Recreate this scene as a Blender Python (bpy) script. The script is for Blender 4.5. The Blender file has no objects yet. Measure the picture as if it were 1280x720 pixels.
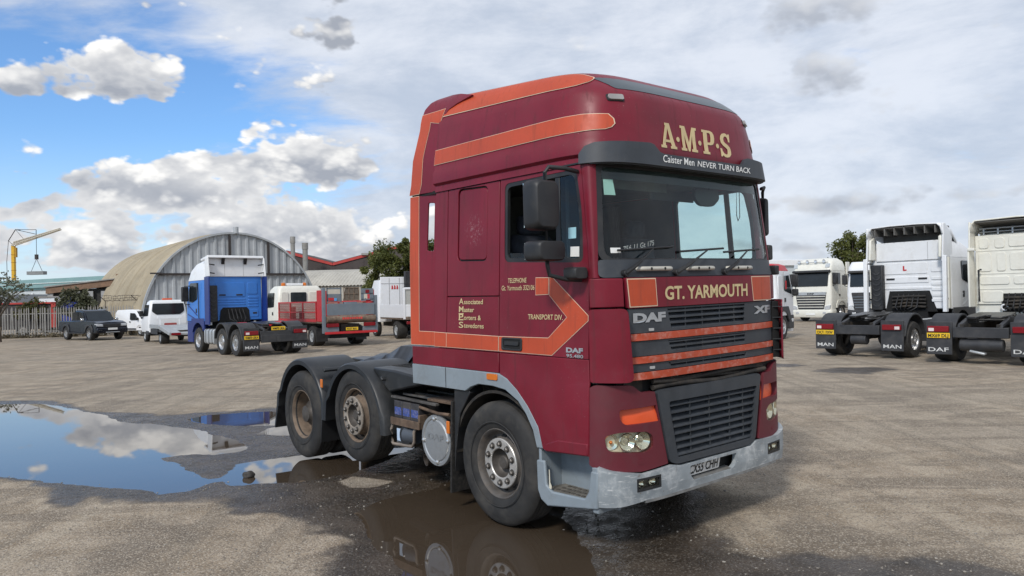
import bpy, bmesh, math, random
import numpy as np
from mathutils import Vector, Matrix
random.seed(7)
SC = bpy.context.scene
COL = SC.collection
PI = math.pi
R = math.radians

# ---------------------------------------------------------------- camera
cd = bpy.data.cameras.new('camera')
cam = bpy.data.objects.new('camera', cd)
COL.objects.link(cam)
cd.sensor_width = 36.0
cd.lens = 942.86 / 1280 * 36.0
cd.clip_start = 0.05
cd.clip_end = 6000
CAM_H = 1.9496
cb = ((0.99971, 0.0003, -0.0242), (0.0242, -0.0124, 0.99963), (0.0, 0.99992, 0.0124))   # right, up, forward
cam.matrix_world = Matrix(((cb[0][0], cb[1][0], -cb[2][0], 0), (cb[0][1], cb[1][1], -cb[2][1], 0),
                           (cb[0][2], cb[1][2], -cb[2][2], CAM_H), (0, 0, 0, 1)))
SC.camera = cam

# ---------------------------------------------------------------- node helpers
class NT:
    def __init__(s, tree):
        s.t = tree
        s.n = tree.nodes
        s.l = tree.links
    def put(s, sock, v):
        if v is None: return
        if isinstance(v, bpy.types.NodeSocket): s.l.new(v, sock)
        elif isinstance(v, (tuple, list)) and sock.type == 'RGBA' and len(v) == 3: sock.default_value = (*v, 1)
        else: sock.default_value = v
    def math(s, op, a, b=None, c=None, clamp=False):
        n = s.n.new('ShaderNodeMath'); n.operation = op; n.use_clamp = clamp
        s.put(n.inputs[0], a); s.put(n.inputs[1], b)
        if c is not None: s.put(n.inputs[2], c)
        return n.outputs[0]
    def vmath(s, op, a, b=None):
        n = s.n.new('ShaderNodeVectorMath'); n.operation = op
        s.put(n.inputs[0], a)
        if b is not None: s.put(n.inputs[1], b)
        return n.outputs[0]
    def noise(s, vec, scale, detail=4, rough=.55, dist=0.0):
        n = s.n.new('ShaderNodeTexNoise')
        s.put(n.inputs['Vector'], vec); n.inputs['Scale'].default_value = scale
        n.inputs['Detail'].default_value = detail; n.inputs['Roughness'].default_value = rough
        n.inputs['Distortion'].default_value = dist
        return n.outputs[0]
    def voro(s, vec, scale, out='Distance', feature='F1'):
        n = s.n.new('ShaderNodeTexVoronoi'); n.feature = feature
        s.put(n.inputs['Vector'], vec); n.inputs['Scale'].default_value = scale
        return n.outputs[out]
    def ramp(s, v, lo, hi, a=0.0, b=1.0, smooth=True):
        n = s.n.new('ShaderNodeMapRange'); n.interpolation_type = 'SMOOTHSTEP' if smooth else 'LINEAR'
        s.put(n.inputs[0], v)
        for i, q in zip((1, 2, 3, 4), (lo, hi, a, b)): s.put(n.inputs[i], q)
        return n.outputs[0]
    def mix(s, f, a, b):
        n = s.n.new('ShaderNodeMix'); n.data_type = 'RGBA'
        s.put(n.inputs[0], f); s.put(n.inputs[6], a); s.put(n.inputs[7], b)
        return n.outputs[2]
    def bump(s, h, strength=.3, dist=.01, normal=None):
        n = s.n.new('ShaderNodeBump'); n.inputs['Strength'].default_value = strength
        n.inputs['Distance'].default_value = dist; s.put(n.inputs['Height'], h)
        if normal is not None: s.put(n.inputs['Normal'], normal)
        return n.outputs[0]

# ---------------------------------------------------------------- world: daylight sky with broken cloud
SUN_EL, SUN_AZ = R(40), R(205)          # azimuth clockwise from +Y (the view direction)
W = bpy.data.worlds.new('World')
SC.world = W
W.use_nodes = True
t = NT(W.node_tree)
for n in list(t.n): t.n.remove(n)
out = t.n.new('ShaderNodeOutputWorld')
bg = t.n.new('ShaderNodeBackground'); bg.inputs[1].default_value = 0.1
sky = t.n.new('ShaderNodeTexSky'); sky.sky_type = 'NISHITA'; sky.sun_disc = False
sky.sun_elevation = SUN_EL; sky.sun_rotation = SUN_AZ
sky.air_density = 1.0; sky.dust_density = 0.6; sky.ozone_density = 1.6
tc = t.n.new('ShaderNodeTexCoord')
d = t.vmath('NORMALIZE', tc.outputs['Generated'])
sep = t.n.new('ShaderNodeSeparateXYZ'); t.put(sep.inputs[0], d)
dx, dy, dz = sep.outputs
az = t.math('ARCTAN2', dx, dy)
el = t.math('ARCSINE', dz)
def cvec(sx, sz, ox=0, oz=0):
    c = t.n.new('ShaderNodeCombineXYZ')
    t.put(c.inputs[0], t.math('MULTIPLY_ADD', dx, sx, ox)); t.put(c.inputs[1], t.math('MULTIPLY', dy, sx))
    t.put(c.inputs[2], t.math('MULTIPLY_ADD', dz, sz, oz))
    return c.outputs[0]
# high veil: flattened cloud sheet seen in perspective
inv = t.math('DIVIDE', 1.0, t.math('ADD', t.math('MAXIMUM', dz, 0.0), 0.22))
c = t.n.new('ShaderNodeCombineXYZ')
t.put(c.inputs[0], t.math('MULTIPLY', dx, inv)); t.put(c.inputs[1], t.math('MULTIPLY', t.math('MULTIPLY', dy, inv), 1.7))
c.inputs[2].default_value = 3.3
veil_n = t.noise(c.outputs[0], 1.9, 7, .56, .25)
veil_f = t.noise(c.outputs[0], 7.0, 5, .6, .3)
veil_v = t.math('MULTIPLY_ADD', veil_f, .28, t.math('MULTIPLY', veil_n, .72))
# the veil thickens to the right and overhead and thins to clear blue on the lower left
def gauss(ca, ce, wa, we, amp, flat=False):
    a = t.math('DIVIDE', t.math('SUBTRACT', az, ca), wa); e = t.math('DIVIDE', t.math('SUBTRACT', el, ce), we)
    if flat: e = t.math('ADD', t.math('MAXIMUM', e, 0.0), t.math('MULTIPLY', t.math('MINIMUM', e, 0.0), 1.9))
    q = t.math('ADD', t.math('MULTIPLY', a, a), t.math('MULTIPLY', e, e))
    return t.math('MULTIPLY', t.math('EXPONENT', t.math('MULTIPLY', q, -1.0)), amp)
def addall(xs):
    r = xs[0]
    for x in xs[1:]: r = t.math('ADD', r, x)
    return r
bias = addall([t.ramp(az, -.62, -.05, 0.0, .30), t.ramp(el, .24, .42, -.02, .12), gauss(-.36, .21, .20, .085, -.22), gauss(-.62, .17, .2, .1, -.14)])
veil_a = t.ramp(t.math('ADD', veil_v, bias), .40, .70, 0.0, .93)
veil_c = t.mix(t.ramp(t.noise(cvec(3.0, 8.0, 4.1, 1.7), 1.3, 8, .62, .2), .36, .66), (4.9, 5.5, 6.5), (7.3, 7.65, 8.3))
# low cumulus: flat-based heaps with lit tops and grey undersides
wa_ = t.noise(cvec(1.0, 1.6, 2.2, 5.1), 6.5, 4, .55); wb_ = t.noise(cvec(1.0, 1.6, 9.4, 3.3), 7.5, 4, .55)
az0, el0 = az, el
az = t.math('ADD', az, t.math('MULTIPLY_ADD', wa_, .22, -.11)); el = t.math('ADD', el, t.math('MULTIPLY_ADD', wb_, .085, -.0425))
heaps = [(-.545, .262, .085, .042, .46), (-.440, .256, .085, .038, .46), (-.235, .178, .13, .040, .48), (-.30, .185, .05, .03, .3), (-.435, .142, .10, .036, .48), (-.37, .135, .05, .03, .3), (-.68, .178, .05, .030, .44),
         (-.46, .085, .24, .030, .40), (-.29, .100, .10, .036, .40), (-.62, .065, .16, .028, .40), (-.16, .075, .11, .034, .40), (-.38, .04, .4, .02, .30), (-.50, .115, .05, .02, .3), (-.56, .105, .05, .02, .3), (-.225, .330, .080, .046, .38), (-.36, .045, .30, .016, .30),
         (.44, .335, .15, .045, .34), (.40, .245, .085, .04, .36), (.44, .105, .13, .016, .30), (.36, .112, .05, .016, .3), (.57, .115, .12, .014, .30), (.33, .060, .12, .014, .28), (.10, .05, .5, .014, .20), (.56, .20, .06, .02, .22)]
base_bias = addall([gauss(*h_, flat=True) for h_ in heaps])
az, el = az0, el0
# away from the view the same broken cumulus goes on
side = t.ramp(t.math('ABSOLUTE', az), .75, 1.1, 0.0, .14)
def cum(ox, oz, detail, pd):
    v_ = cvec(1.0, 1.7, 7.7 + ox, oz)
    n1 = t.noise(v_, 5.2, detail, .58, .3)
    vo = t.n.new('ShaderNodeTexVoronoi'); vo.feature = 'F1'
    t.put(vo.inputs['Vector'], v_); vo.inputs['Scale'].default_value = 13.0; vo.inputs['Detail'].default_value = pd; vo.inputs['Roughness'].default_value = .62
    puff = t.math('MULTIPLY_ADD', vo.outputs['Distance'], -.40, t.ramp(az0, -.05, .25, .385, .35))
    return t.math('ADD', t.math('ADD', t.math('MULTIPLY_ADD', n1, 1.15, -.20), puff), t.math('ADD', base_bias, side))
dens = cum(0.0, 0.0, 8, 3.0)
dens_up = cum(-.006, .036, 5, 1.0)
cum_a = t.ramp(dens, .565, .70, 0.0, 1.0)
shade = t.math('SUBTRACT', dens, dens_up)                                   # positive near the lit tops
thick = t.ramp(dens, .64, .95, 0.0, 1.0)
vert = addall([t.math('MULTIPLY', gauss(ca, ce + we * .6, wa * 1.1, we * .7, 1.0), .40) for ca, ce, wa, we, am in heaps[:13]])
lit = t.math('ADD', t.math('ADD', t.ramp(shade, -.17, .16, .06, .95), t.math('MULTIPLY_ADD', t.noise(cvec(1.0, 2.2, 3.1, 8.2), 15.0, 5, .6), .55, -.26)), t.math('SUBTRACT', vert, t.math('MULTIPLY', thick, .36)), clamp=True)
# right of the view the sheet is even and its heaps stay grey
lit = t.math('MULTIPLY', lit, t.ramp(az, -.05, .30, 1.0, .45))
cum_c = t.mix(lit, (3.5, 3.8, 4.4), (9.6, 9.5, 9.3))
soft_a = t.math('MULTIPLY', t.ramp(dens, .46, .82, 0.0, 1.0), .72)            # on the right the heaps melt into the sheet
rt_ = t.ramp(az, -.12, .15, 0.0, 1.0)
cum_a = t.math('ADD', t.math('MULTIPLY', cum_a, t.math('SUBTRACT', 1.0, rt_)), t.math('MULTIPLY', soft_a, rt_))
sky_c = t.vmath('MULTIPLY', sky.outputs[0], (.95, 1.28, 1.62))
hz = t.ramp(el, 0.0, .22, .60, 0.0)                                         # pale air near the horizon
sky_c = t.mix(hz, sky_c, (6.6, 7.4, 8.4))
col = t.mix(veil_a, sky_c, veil_c)
col = t.mix(cum_a, col, cum_c)
up = t.ramp(dz, -.03, 0.0, 0.0, 1.0)
col = t.mix(up, (2.2, 2.1, 1.9), col)
t.put(bg.inputs[0], col)
t.l.new(bg.outputs[0], out.inputs[0])

ld = bpy.data.lights.new('sun', 'SUN')
sun = bpy.data.objects.new('sun', ld)
COL.objects.link(sun)
ld.energy = 2.3; ld.angle = R(9); ld.color = (1.0, .95, .88)
sd = Vector((math.sin(SUN_AZ) * math.cos(SUN_EL), math.cos(SUN_AZ) * math.cos(SUN_EL), math.sin(SUN_EL)))
sun.rotation_euler = (-sd).to_track_quat('-Z', 'Y').to_euler()

SC.view_settings.view_transform = 'Standard'
SC.view_settings.look = 'None'
SC.view_settings.exposure = 0.16
SC.view_settings.gamma = 1.0

# ---------------------------------------------------------------- materials
MATS = {}
def M(name, col, rough=.5, metal=0.0, var=.10, ns=2.5, dirt=None, amt=.35, ds=3.0, bump=0.0, bs=60, coat=0.0, spec=.5, rv=.12, detail=5):
    if name in MATS: return MATS[name]
    m = bpy.data.materials.new(name); m.use_nodes = True
    t = NT(m.node_tree)
    b = t.n['Principled BSDF']
    tc = t.n.new('ShaderNodeTexCoord')
    v = tc.outputs['Object']
    n = t.noise(v, ns, detail, .6)
    a = tuple(min(1, c * (1 + var)) for c in col); z = tuple(c * (1 - var) for c in col)
    c = t.mix(t.ramp(n, .3, .7), z, a)
    if dirt:
        dm = t.math('MULTIPLY', t.ramp(t.noise(v, ds, 9, .7, .3), .45, .72), amt)
        c = t.mix(dm, c, dirt)
        t.put(b.inputs['Roughness'], t.math('ADD', t.math('MULTIPLY_ADD', n, rv, rough - rv / 2), t.math('MULTIPLY', dm, .35), clamp=True))
    else:
        t.put(b.inputs['Roughness'], t.math('MULTIPLY_ADD', n, rv, rough - rv / 2, clamp=True))
    t.put(b.inputs['Base Color'], c)
    b.inputs['Metallic'].default_value = metal
    b.inputs['Specular IOR Level'].default_value = spec
    b.inputs['Coat Weight'].default_value = coat
    b.inputs['Coat Roughness'].default_value = .12
    if bump:
        t.put(b.inputs['Normal'], t.bump(t.noise(v, bs, 4, .6), bump, .004))
    MATS[name] = m
    return m
def glass(name, tint, gloss=.9):
    if name in MATS: return MATS[name]
    m = bpy.data.materials.new(name); m.use_nodes = True
    t = NT(m.node_tree); t.n.remove(t.n['Principled BSDF'])
    o = t.n['Material Output']
    tr = t.n.new('ShaderNodeBsdfTransparent'); t.put(tr.inputs[0], tint)
    gl = t.n.new('ShaderNodeBsdfGlossy'); gl.inputs['Roughness'].default_value = .02; t.put(gl.inputs[0], (gloss, gloss, gloss))
    fr = t.n.new('ShaderNodeFresnel'); fr.inputs[0].default_value = 1.5
    mx = t.n.new('ShaderNodeMixShader')
    ge = t.n.new('ShaderNodeNewGeometry')
    t.put(mx.inputs[0], t.math('MULTIPLY', fr.outputs[0], t.math('SUBTRACT', 1.0, ge.outputs['Backfacing']))); t.l.new(tr.outputs[0], mx.inputs[1]); t.l.new(gl.outputs[0], mx.inputs[2])
    t.l.new(mx.outputs[0], o.inputs[0])
    MATS[name] = m
    return m

# ---------------------------------------------------------------- mesh helpers
def rot_to(vec):
    return Vector(vec).to_track_quat('Z', 'Y').to_matrix()
class MB:
    def __init__(s): s.bm = bmesh.new()
    def box(s, c, sz, rot=None, taper=None):
        vs = []
        for dz in (-.5, .5):
            k = 1 if (taper is None or dz < 0) else taper
            for dx, dy in ((-.5, -.5), (.5, -.5), (.5, .5), (-.5, .5)):
                p = Vector((dx * sz[0] * k, dy * sz[1] * k, dz * sz[2]))
                if rot is not None: p = rot @ p
                vs.append(s.bm.verts.new(p + Vector(c)))
        for f in ((3, 2, 1, 0), (4, 5, 6, 7), (0, 1, 5, 4), (1, 2, 6, 5), (2, 3, 7, 6), (3, 0, 4, 7)):
            s.bm.faces.new([vs[i] for i in f])
        return s
    def bx(s, x0, x1, y0, y1, z0, z1):
        return s.box(((x0 + x1) / 2, (y0 + y1) / 2, (z0 + z1) / 2), (abs(x1 - x0), abs(y1 - y0), abs(z1 - z0)))
    def rings(s, rings, cap=True, close=False):
        vr = [[s.bm.verts.new(p) for p in r] for r in rings]
        n = len(vr[0])
        prs = list(zip(vr, vr[1:])) + ([(vr[-1], vr[0])] if close else [])
        for a, b in prs:
            for i in range(n):
                j = (i + 1) % n
                try: s.bm.faces.new((a[i], a[j], b[j], b[i]))
                except ValueError: pass
        if cap and not close:
            s.bm.faces.new(vr[0][::-1]); s.bm.faces.new(vr[-1])
        return s
    def sheet(s, rows):
        vr = [[s.bm.verts.new(p) for p in r] for r in rows]
        for a, b in zip(vr, vr[1:]):
            for i in range(len(a) - 1): s.bm.faces.new((a[i], a[i + 1], b[i + 1], b[i]))
        return s
    def cyl(s, a, b, r, n=16, r2=None, cap=True):
        a = Vector(a); b = Vector(b); m = rot_to(b - a); r2 = r if r2 is None else r2
        ring = lambda c, q: [c + m @ Vector((q * math.cos(2 * PI * i / n), q * math.sin(2 * PI * i / n), 0)) for i in range(n)]
        return s.rings([ring(a, r), ring(b, r2)], cap)
    def tube(s, pts, r, n=8):
        pts = [Vector(p) for p in pts]; rr = []
        for i, p in enumerate(pts):
            dv = (pts[min(i + 1, len(pts) - 1)] - pts[max(i - 1, 0)])
            m = rot_to(dv)
            q = r[i] if isinstance(r, (list, tuple)) else r
            rr.append([p + m @ Vector((q * math.cos(2 * PI * k / n), q * math.sin(2 * PI * k / n), 0)) for k in range(n)])
        return s.rings(rr)
    def lathe(s, prof, c, axis=(0, 1, 0), n=32, close=False, cap=False):
        m = rot_to(axis); c = Vector(c)
        rr = [[c + m @ Vector((r * math.cos(2 * PI * k / n), r * math.sin(2 * PI * k / n), h)) for k in range(n)] for r, h in prof]
        return s.rings(rr, cap, close)
    def prism(s, pts, axis, lo, hi):
        f = {'x': lambda a, b, h: (h, a, b), 'y': lambda a, b, h: (a, h, b), 'z': lambda a, b, h: (a, b, h)}[axis]
        A = [s.bm.verts.new(f(a, b, lo)) for a, b in pts]; B = [s.bm.verts.new(f(a, b, hi)) for a, b in pts]
        n = len(pts)
        s.bm.faces.new(A); s.bm.faces.new(B[::-1])
        for i in range(n): s.bm.faces.new((A[i], B[i], B[(i + 1) % n], A[(i + 1) % n]))
        return s
    def panel(s, outline, S, t=.006, holes=(), us=(), zs=(), base=0.0, off=None):
        """flat outline (u, v) laid on the surface S(u, v), its face lifted by base and its edges running t deep"""
        b2 = bmesh.new(); es = []
        for loop in [outline] + list(holes):
            vs = [b2.verts.new((a, b, 0)) for a, b in loop]
            es += [b2.edges.new((vs[i], vs[(i + 1) % len(vs)])) for i in range(len(vs))]
        bmesh.ops.triangle_fill(b2, use_beauty=True, use_dissolve=False, edges=es)
        for u in us: bmesh.ops.bisect_plane(b2, geom=b2.verts[:] + b2.edges[:] + b2.faces[:], plane_co=(u, 0, 0), plane_no=(1, 0, 0), dist=1e-5)
        for v in zs: bmesh.ops.bisect_plane(b2, geom=b2.verts[:] + b2.edges[:] + b2.faces[:], plane_co=(0, v, 0), plane_no=(0, 1, 0), dist=1e-5)
        e = 1e-3; top = {}; bot = {}
        b2.verts.index_update()
        for v in b2.verts:
            u, w = v.co.x, v.co.y
            P = Vector(S(u, w)); n = (Vector(S(u + e, w)) - Vector(S(u - e, w))).cross(Vector(S(u, w + e)) - Vector(S(u, w - e)))
            if n.length < 1e-12: n = Vector((0, 0, 1))
            n.normalize()
            h = base + (off(u, w) if off else 0)
            top[v] = s.bm.verts.new(P + n * h); bot[v] = s.bm.verts.new(P + n * (h - t))
        for f in b2.faces:
            vs = list(f.verts)
            if f.normal.z < 0: vs = vs[::-1]
            s.bm.faces.new([top[v] for v in vs]); s.bm.faces.new([bot[v] for v in vs[::-1]])
        for ed in b2.edges:
            if len(ed.link_faces) == 1:
                a, b = ed.verts
                s.bm.faces.new((top[a], bot[a], bot[b], top[b]))
        b2.free()
        return s
    def xform(s, m):
        bmesh.ops.transform(s.bm, matrix=m, verts=s.bm.verts[:]); return s
    def mirror_y(s):
        for v in s.bm.verts: v.co.y = -v.co.y
        bmesh.ops.reverse_faces(s.bm, faces=s.bm.faces[:]); return s

def obj(name, mb, mat, parent=None, bevel=0.0, smooth=38, seg=2, recalc=True):
    if recalc: bmesh.ops.recalc_face_normals(mb.bm, faces=mb.bm.faces[:])
    me = bpy.data.meshes.new(name); mb.bm.to_mesh(me); mb.bm.free()
    if mat: me.materials.append(mat)
    if smooth:
        me.shade_smooth(); me.set_sharp_from_angle(angle=R(smooth))
    o = bpy.data.objects.new(name, me); COL.objects.link(o)
    if parent is not None: o.parent = parent
    if bevel:
        md = o.modifiers.new('bevel', 'BEVEL'); md.width = bevel; md.segments = seg; md.limit_method = 'ANGLE'; md.angle_limit = R(42)
    return o
def tag(o, label, cat=None, group=None, kind=None):
    o['label'] = label
    if cat: o['category'] = cat
    if group: o['group'] = group
    if kind: o['kind'] = kind
    return o
def structure(o, label=None):
    o['kind'] = 'structure'
    if label: o['label'] = label
    return o
def empty(name, loc=(0, 0, 0), rz=0.0, mat=None):
    o = bpy.data.objects.new(name, None); COL.objects.link(o)
    o.empty_display_size = .3
    if mat is not None: o.matrix_world = mat
    else: o.location = loc; o.rotation_euler = (0, 0, rz)
    return o
def copy_tree(o, parent=None):
    c = o.copy(); COL.objects.link(c)
    if parent is not None: c.parent = parent
    for ch in o.children: copy_tree(ch, c)
    return c
def rrect(a0, b0, a1, b1, r, n=5):
    if not isinstance(r, (tuple, list)): r = (r,) * 4
    out = []
    for (cx, cy, q, s) in ((a1, b1, r[0], 0), (a0, b1, r[1], 90), (a0, b0, r[2], 180), (a1, b0, r[3], 270)):
        sx = -1 if s in (0, 270) else 1; sy = -1 if s in (0, 90) else 1
        if q <= 0: out.append((cx, cy)); continue
        for k in range(n + 1):
            a = R(s + 90 * k / n); out.append((cx + sx * q + q * math.cos(a), cy + sy * q + q * math.sin(a)))
    return out
def roundpoly(pts, r, n=4):
    out = []; N = len(pts)
    for i in range(N):
        q = r[i] if isinstance(r, (list, tuple)) else r
        p = Vector(pts[i]).to_2d(); a = Vector(pts[i - 1]).to_2d(); b = Vector(pts[(i + 1) % N]).to_2d()
        if q <= 0: out.append(tuple(p)); continue
        da = (a - p); db = (b - p); q = min(q, da.length * .45, db.length * .45)
        A = p + da.normalized() * q; B = p + db.normalized() * q
        for k in range(n + 1):
            s = k / n; out.append(tuple(A * (1 - s) ** 2 + p * 2 * s * (1 - s) + B * s * s))
    return out
def frange(a, b, s):
    n = max(1, int(round((b - a) / s))); return [a + (b - a) * i / n for i in range(n + 1)]

FONT_CACHE = {}
def text_geo(txt, bold=0.0, shear=0.0, space=1.0):
    """flat triangles of a line of lettering, scaled to cap height 1 and starting at u = 0; returns verts, faces, width"""
    key = (txt, bold, shear, space)
    if key in FONT_CACHE: return FONT_CACHE[key]
    cu = bpy.data.curves.new('lettering', 'FONT'); cu.body = txt; cu.offset = bold; cu.shear = shear; cu.space_character = space
    cu.resolution_u = 3
    o = bpy.data.objects.new('lettering', cu); COL.objects.link(o)
    dg = bpy.context.evaluated_depsgraph_get(); dg.update()
    me = bpy.data.meshes.new_from_object(o.evaluated_get(dg))
    vs = np.array([v.co[:2] for v in me.vertices]); fs = [tuple(p.vertices) for p in me.polygons]
    bpy.data.objects.remove(o); bpy.data.curves.remove(cu); bpy.data.meshes.remove(me)
    h = .73                                   # cap height of the built-in face
    vs = vs / h; x0 = vs[:, 0].min(); vs[:, 0] -= x0
    FONT_CACHE[key] = (vs, fs, vs[:, 0].max())
    return FONT_CACHE[key]
def text_on(mb, txt, S, u0, v0, h, width=None, base=.003, bold=.012, shear=0.0, du=(1, 0), dv=(0, 1), align='l'):
    """lettering on the surface S: origin (u0, v0), cap height h, squeezed to width; du, dv are the line and up directions in (u, v)"""
    vs, fs, w = text_geo(txt, bold, shear)
    kx = (width / w) if width else h
    wd = w * kx; sh = {'l': 0, 'c': -wd / 2, 'r': -wd}[align]
    put = []
    for a, b in vs:
        a = a * kx + sh; b = b * h
        u = u0 + a * du[0] + b * dv[0]; v = v0 + a * du[1] + b * dv[1]
        e = 1e-3
        P = Vector(S(u, v)); n = (Vector(S(u + e, v)) - Vector(S(u - e, v))).cross(Vector(S(u, v + e)) - Vector(S(u, v - e))).normalized()
        put.append(mb.bm.verts.new(P + n * base))
    for f in fs:
        try: mb.bm.faces.new([put[i] for i in f])
        except ValueError: pass
    return mb
# ---------------------------------------------------------------- ground: one sheet to the horizon with shallow hollows that hold water
P1 = [(-12.21, 15.11), (-10.65, 15.63), (-9.63, 15.46), (-8.33, 14.48), (-7.5, 13.66), (-6.72, 12.84), (-5.86, 12.48), (-5.16, 12.07), (-4.6, 11.37), (-4.04, 11.1), (-3.75, 10.46), (-3.69, 10.12), (-3.95, 9.9), (-4.03, 9.96), (-4.4, 9.9), (-4.63, 9.73), (-4.28, 9.41), (-3.95, 8.94), (-3.54, 8.73), (-3.21, 8.78), (-2.9, 8.36), (-3.12, 8.17), (-3.37, 8.06), (-3.55, 7.98), (-3.71, 7.86), (-4.02, 8.12), (-4.6, 8.28), (-4.9, 8.42), (-5.28, 8.53), (-5.63, 8.71), (-6.12, 8.96), (-7.66, 9.46)]
P2 = [(-5.64, 12.94), (-5.49, 13.35), (-5.08, 13.56), (-4.42, 13.65), (-4.05, 13.59), (-3.2, 12.9), (-2.8, 11.8), (-3.3, 11.2), (-3.9, 11.3), (-3.75, 12.12), (-4.31, 12.18), (-4.82, 12.33), (-5.3, 12.56)]
P3 = [(-3.21, 8.54), (-3.37, 9.22), (-3.07, 9.5), (-2.72, 9.7), (-2.26, 9.95), (-1.85, 10.01), (-1.33, 10.05), (-1.69, 9.12), (-1.89, 8.68), (-2.19, 8.44), (-2.42, 8.32), (-2.76, 8.28), (-3.02, 8.27)]
P4 = [(-1.49, 7.0), (-1.36, 7.32), (-1.09, 7.59), (-0.83, 7.75), (-0.61, 8.14), (-0.42, 8.69), (-0.15, 9.2), (0.35, 9.2), (0.60, 7.9), (0.42, 7.2), (0.38, 6.79), (0.45, 6.34), (0.53, 5.76), (0.51, 5.27), (0.4, 4.73), (-0.86, 4.81), (-0.78, 5.32), (-0.92, 5.69), (-1.14, 6.07), (-1.32, 6.5)]
P5 = [(1.35, 4.6), (1.51, 4.92), (1.85, 5.35), (2.33, 5.30), (2.72, 5.24), (3.1, 5.0), (3.2, 4.5)]
W1 = [(-16, 9.5), (-10, 9.0), (-6.98, 8.61), (-6.03, 8.83), (-5.14, 8.06), (-4.69, 7.5), (-4.36, 7.41), (-4.31, 7.7), (-3.93, 7.49), (-3.47, 7.36), (-3.21, 7.48), (-2.95, 7.55), (-2.72, 7.32), (-2.62, 7.15), (-2.18, 6.96), (-1.94, 6.67), (-1.82, 6.43), (-1.56, 6.2), (-1.46, 5.9), (-1.51, 5.64), (-1.48, 5.37), (-1.34, 4.72), (-1.3, 3), (3.6, 3.2), (4.2, 4.46), (3.47, 5.13), (3.22, 5.35), (2.81, 5.48), (2.42, 5.56), (2.1, 5.65), (1.73, 5.57), (1.72, 5.73), (1.67, 6.42), (1.71, 7.15), (1.78, 8.26), (1.66, 10.12), (-2.24, 14.15), (-4.21, 14.13), (-6.11, 13.53), (-7.54, 14.05), (-9.76, 15.98), (-11.63, 16.4), (-13.96, 16.5)]
D1 = [(-1.92, 8.2), (-1.83, 8.4), (-1.53, 8.23), (-1.34, 8.14), (-1.48, 7.94), (-1.72, 7.9)]
WP2 = [(6.97, 18.41), (8.17, 18.94), (9.06, 18.71), (9.23, 18.25), (8.13, 17.36), (7.38, 17.54)]
WP3 = [(6.2, 20.2), (7.68, 20.2), (7.66, 19.18), (6.3, 19.2)]
def sdist(px, py, poly):
    """signed distance to a polygon, negative inside"""
    P = np.array(poly); Q = np.roll(P, -1, 0)
    dmin = np.full(px.shape, 1e9); ins = np.zeros(px.shape, bool)
    for (ax, ay), (bx, by) in zip(P, Q):
        ex, ey = bx - ax, by - ay
        tt = np.clip(((px - ax) * ex + (py - ay) * ey) / (ex * ex + ey * ey), 0, 1)
        dmin = np.minimum(dmin, np.hypot(px - ax - tt * ex, py - ay - tt * ey))
        if ay != by:
            c = ((ay > py) != (by > py)) & (px < (bx - ax) * (py - ay) / (by - ay) + ax)
            ins ^= c
    return np.where(ins, -dmin, dmin)
_rng = np.random.RandomState(5)
_lat = _rng.rand(257, 257)
def vnoise(x, y):
    xi = np.floor(x).astype(int); yi = np.floor(y).astype(int); fx = x - xi; fy = y - yi
    fx = fx * fx * (3 - 2 * fx); fy = fy * fy * (3 - 2 * fy)
    g = lambda i, j: _lat[i % 257, j % 257]
    return (g(xi, yi) * (1 - fx) + g(xi + 1, yi) * fx) * (1 - fy) + (g(xi, yi + 1) * (1 - fx) + g(xi + 1, yi + 1) * fx) * fy - .5
def fbm(x, y, f, o=4):
    s = 0; a = 1
    for k in range(o): s = s + a * vnoise(x * f + 17.3 * k, y * f + 9.1 * k); a *= .55; f *= 2.03
    return s
def sstep(x, a, b):
    q = np.clip((x - a) / (b - a), 0, 1); return q * q * (3 - 2 * q)
POOLS = ((P1, 0.0, .10), (P2, 0.0, .07), (P3, 0.0, .05), (P4, 0.0, .06))
def ground_fields(X, Y):
    rise = .012 * np.exp(-(((X + 1.6) / 2.0) ** 2 + ((Y - 10.6) / 1.6) ** 2)) + .018 * np.exp(-(((X - 1.5) / .9) ** 2 + ((Y - 8.3) / 1.2) ** 2))
    near = np.exp(-((np.hypot(X, Y - 9) / 26.0) ** 2))
    Z = rise + near * (.010 * fbm(X, Y, .55, 4) + .006 * fbm(X, Y, 2.3, 3)) + (1 - near) * .05 * fbm(X, Y, .06, 3)
    wob = .20 * fbm(X, Y, 1.1, 4) + .10 * fbm(X, Y, 4.7, 3)
    wet = sstep(sdist(X, Y, W1) + wob * 1.25, .20, -.22)
    wet = wet * (1 - sstep(sdist(X, Y, D1) + .5 * wob, .03, -.05))
    for q in (WP2, WP3): wet = np.maximum(wet, .9 * sstep(sdist(X, Y, q) + 2 * wob, .25, -.35))
    damp = np.zeros_like(X); grit = .0026 * fbm(X, Y, 9.0, 3)
    for poly, lev, dep in POOLS:
        s = sdist(X, Y, poly) + wob * .42 - .04
        bowl = lev - .012 + np.clip(s * .055, -dep * .5, .5)
        k = sstep(s, .55, .05)
        flat = lev - .012 + .022 + Z * .6
        Z = np.where(s < 0, np.minimum(bowl + .10 * Z, lev - .0125), Z * (1 - k) + np.minimum(bowl + .25 * Z, flat) * k)
        wet = np.maximum(wet, sstep(s, .16, -.02))
        damp = np.maximum(damp, sstep(s + .5 * wob, .75, .05))
        Z = Z + grit * sstep(np.abs(s), .5, .05)
    return Z, wet, damp
def axis_lines(dense0, dense1, step, far, g=1.16):
    xs = list(np.arange(dense0, dense1 + 1e-6, step)); s = step
    a = dense0; lo = []
    while a > -far: s *= g; a -= s; lo.append(a)
    s = step; b = dense1; hi = []
    while b < far: s *= g; b += s; hi.append(b)
    return np.array(lo[::-1] + xs + hi)
gx = axis_lines(-7.5, 5.5, .042, 2500, 1.07)
ya = [3.0]
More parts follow.
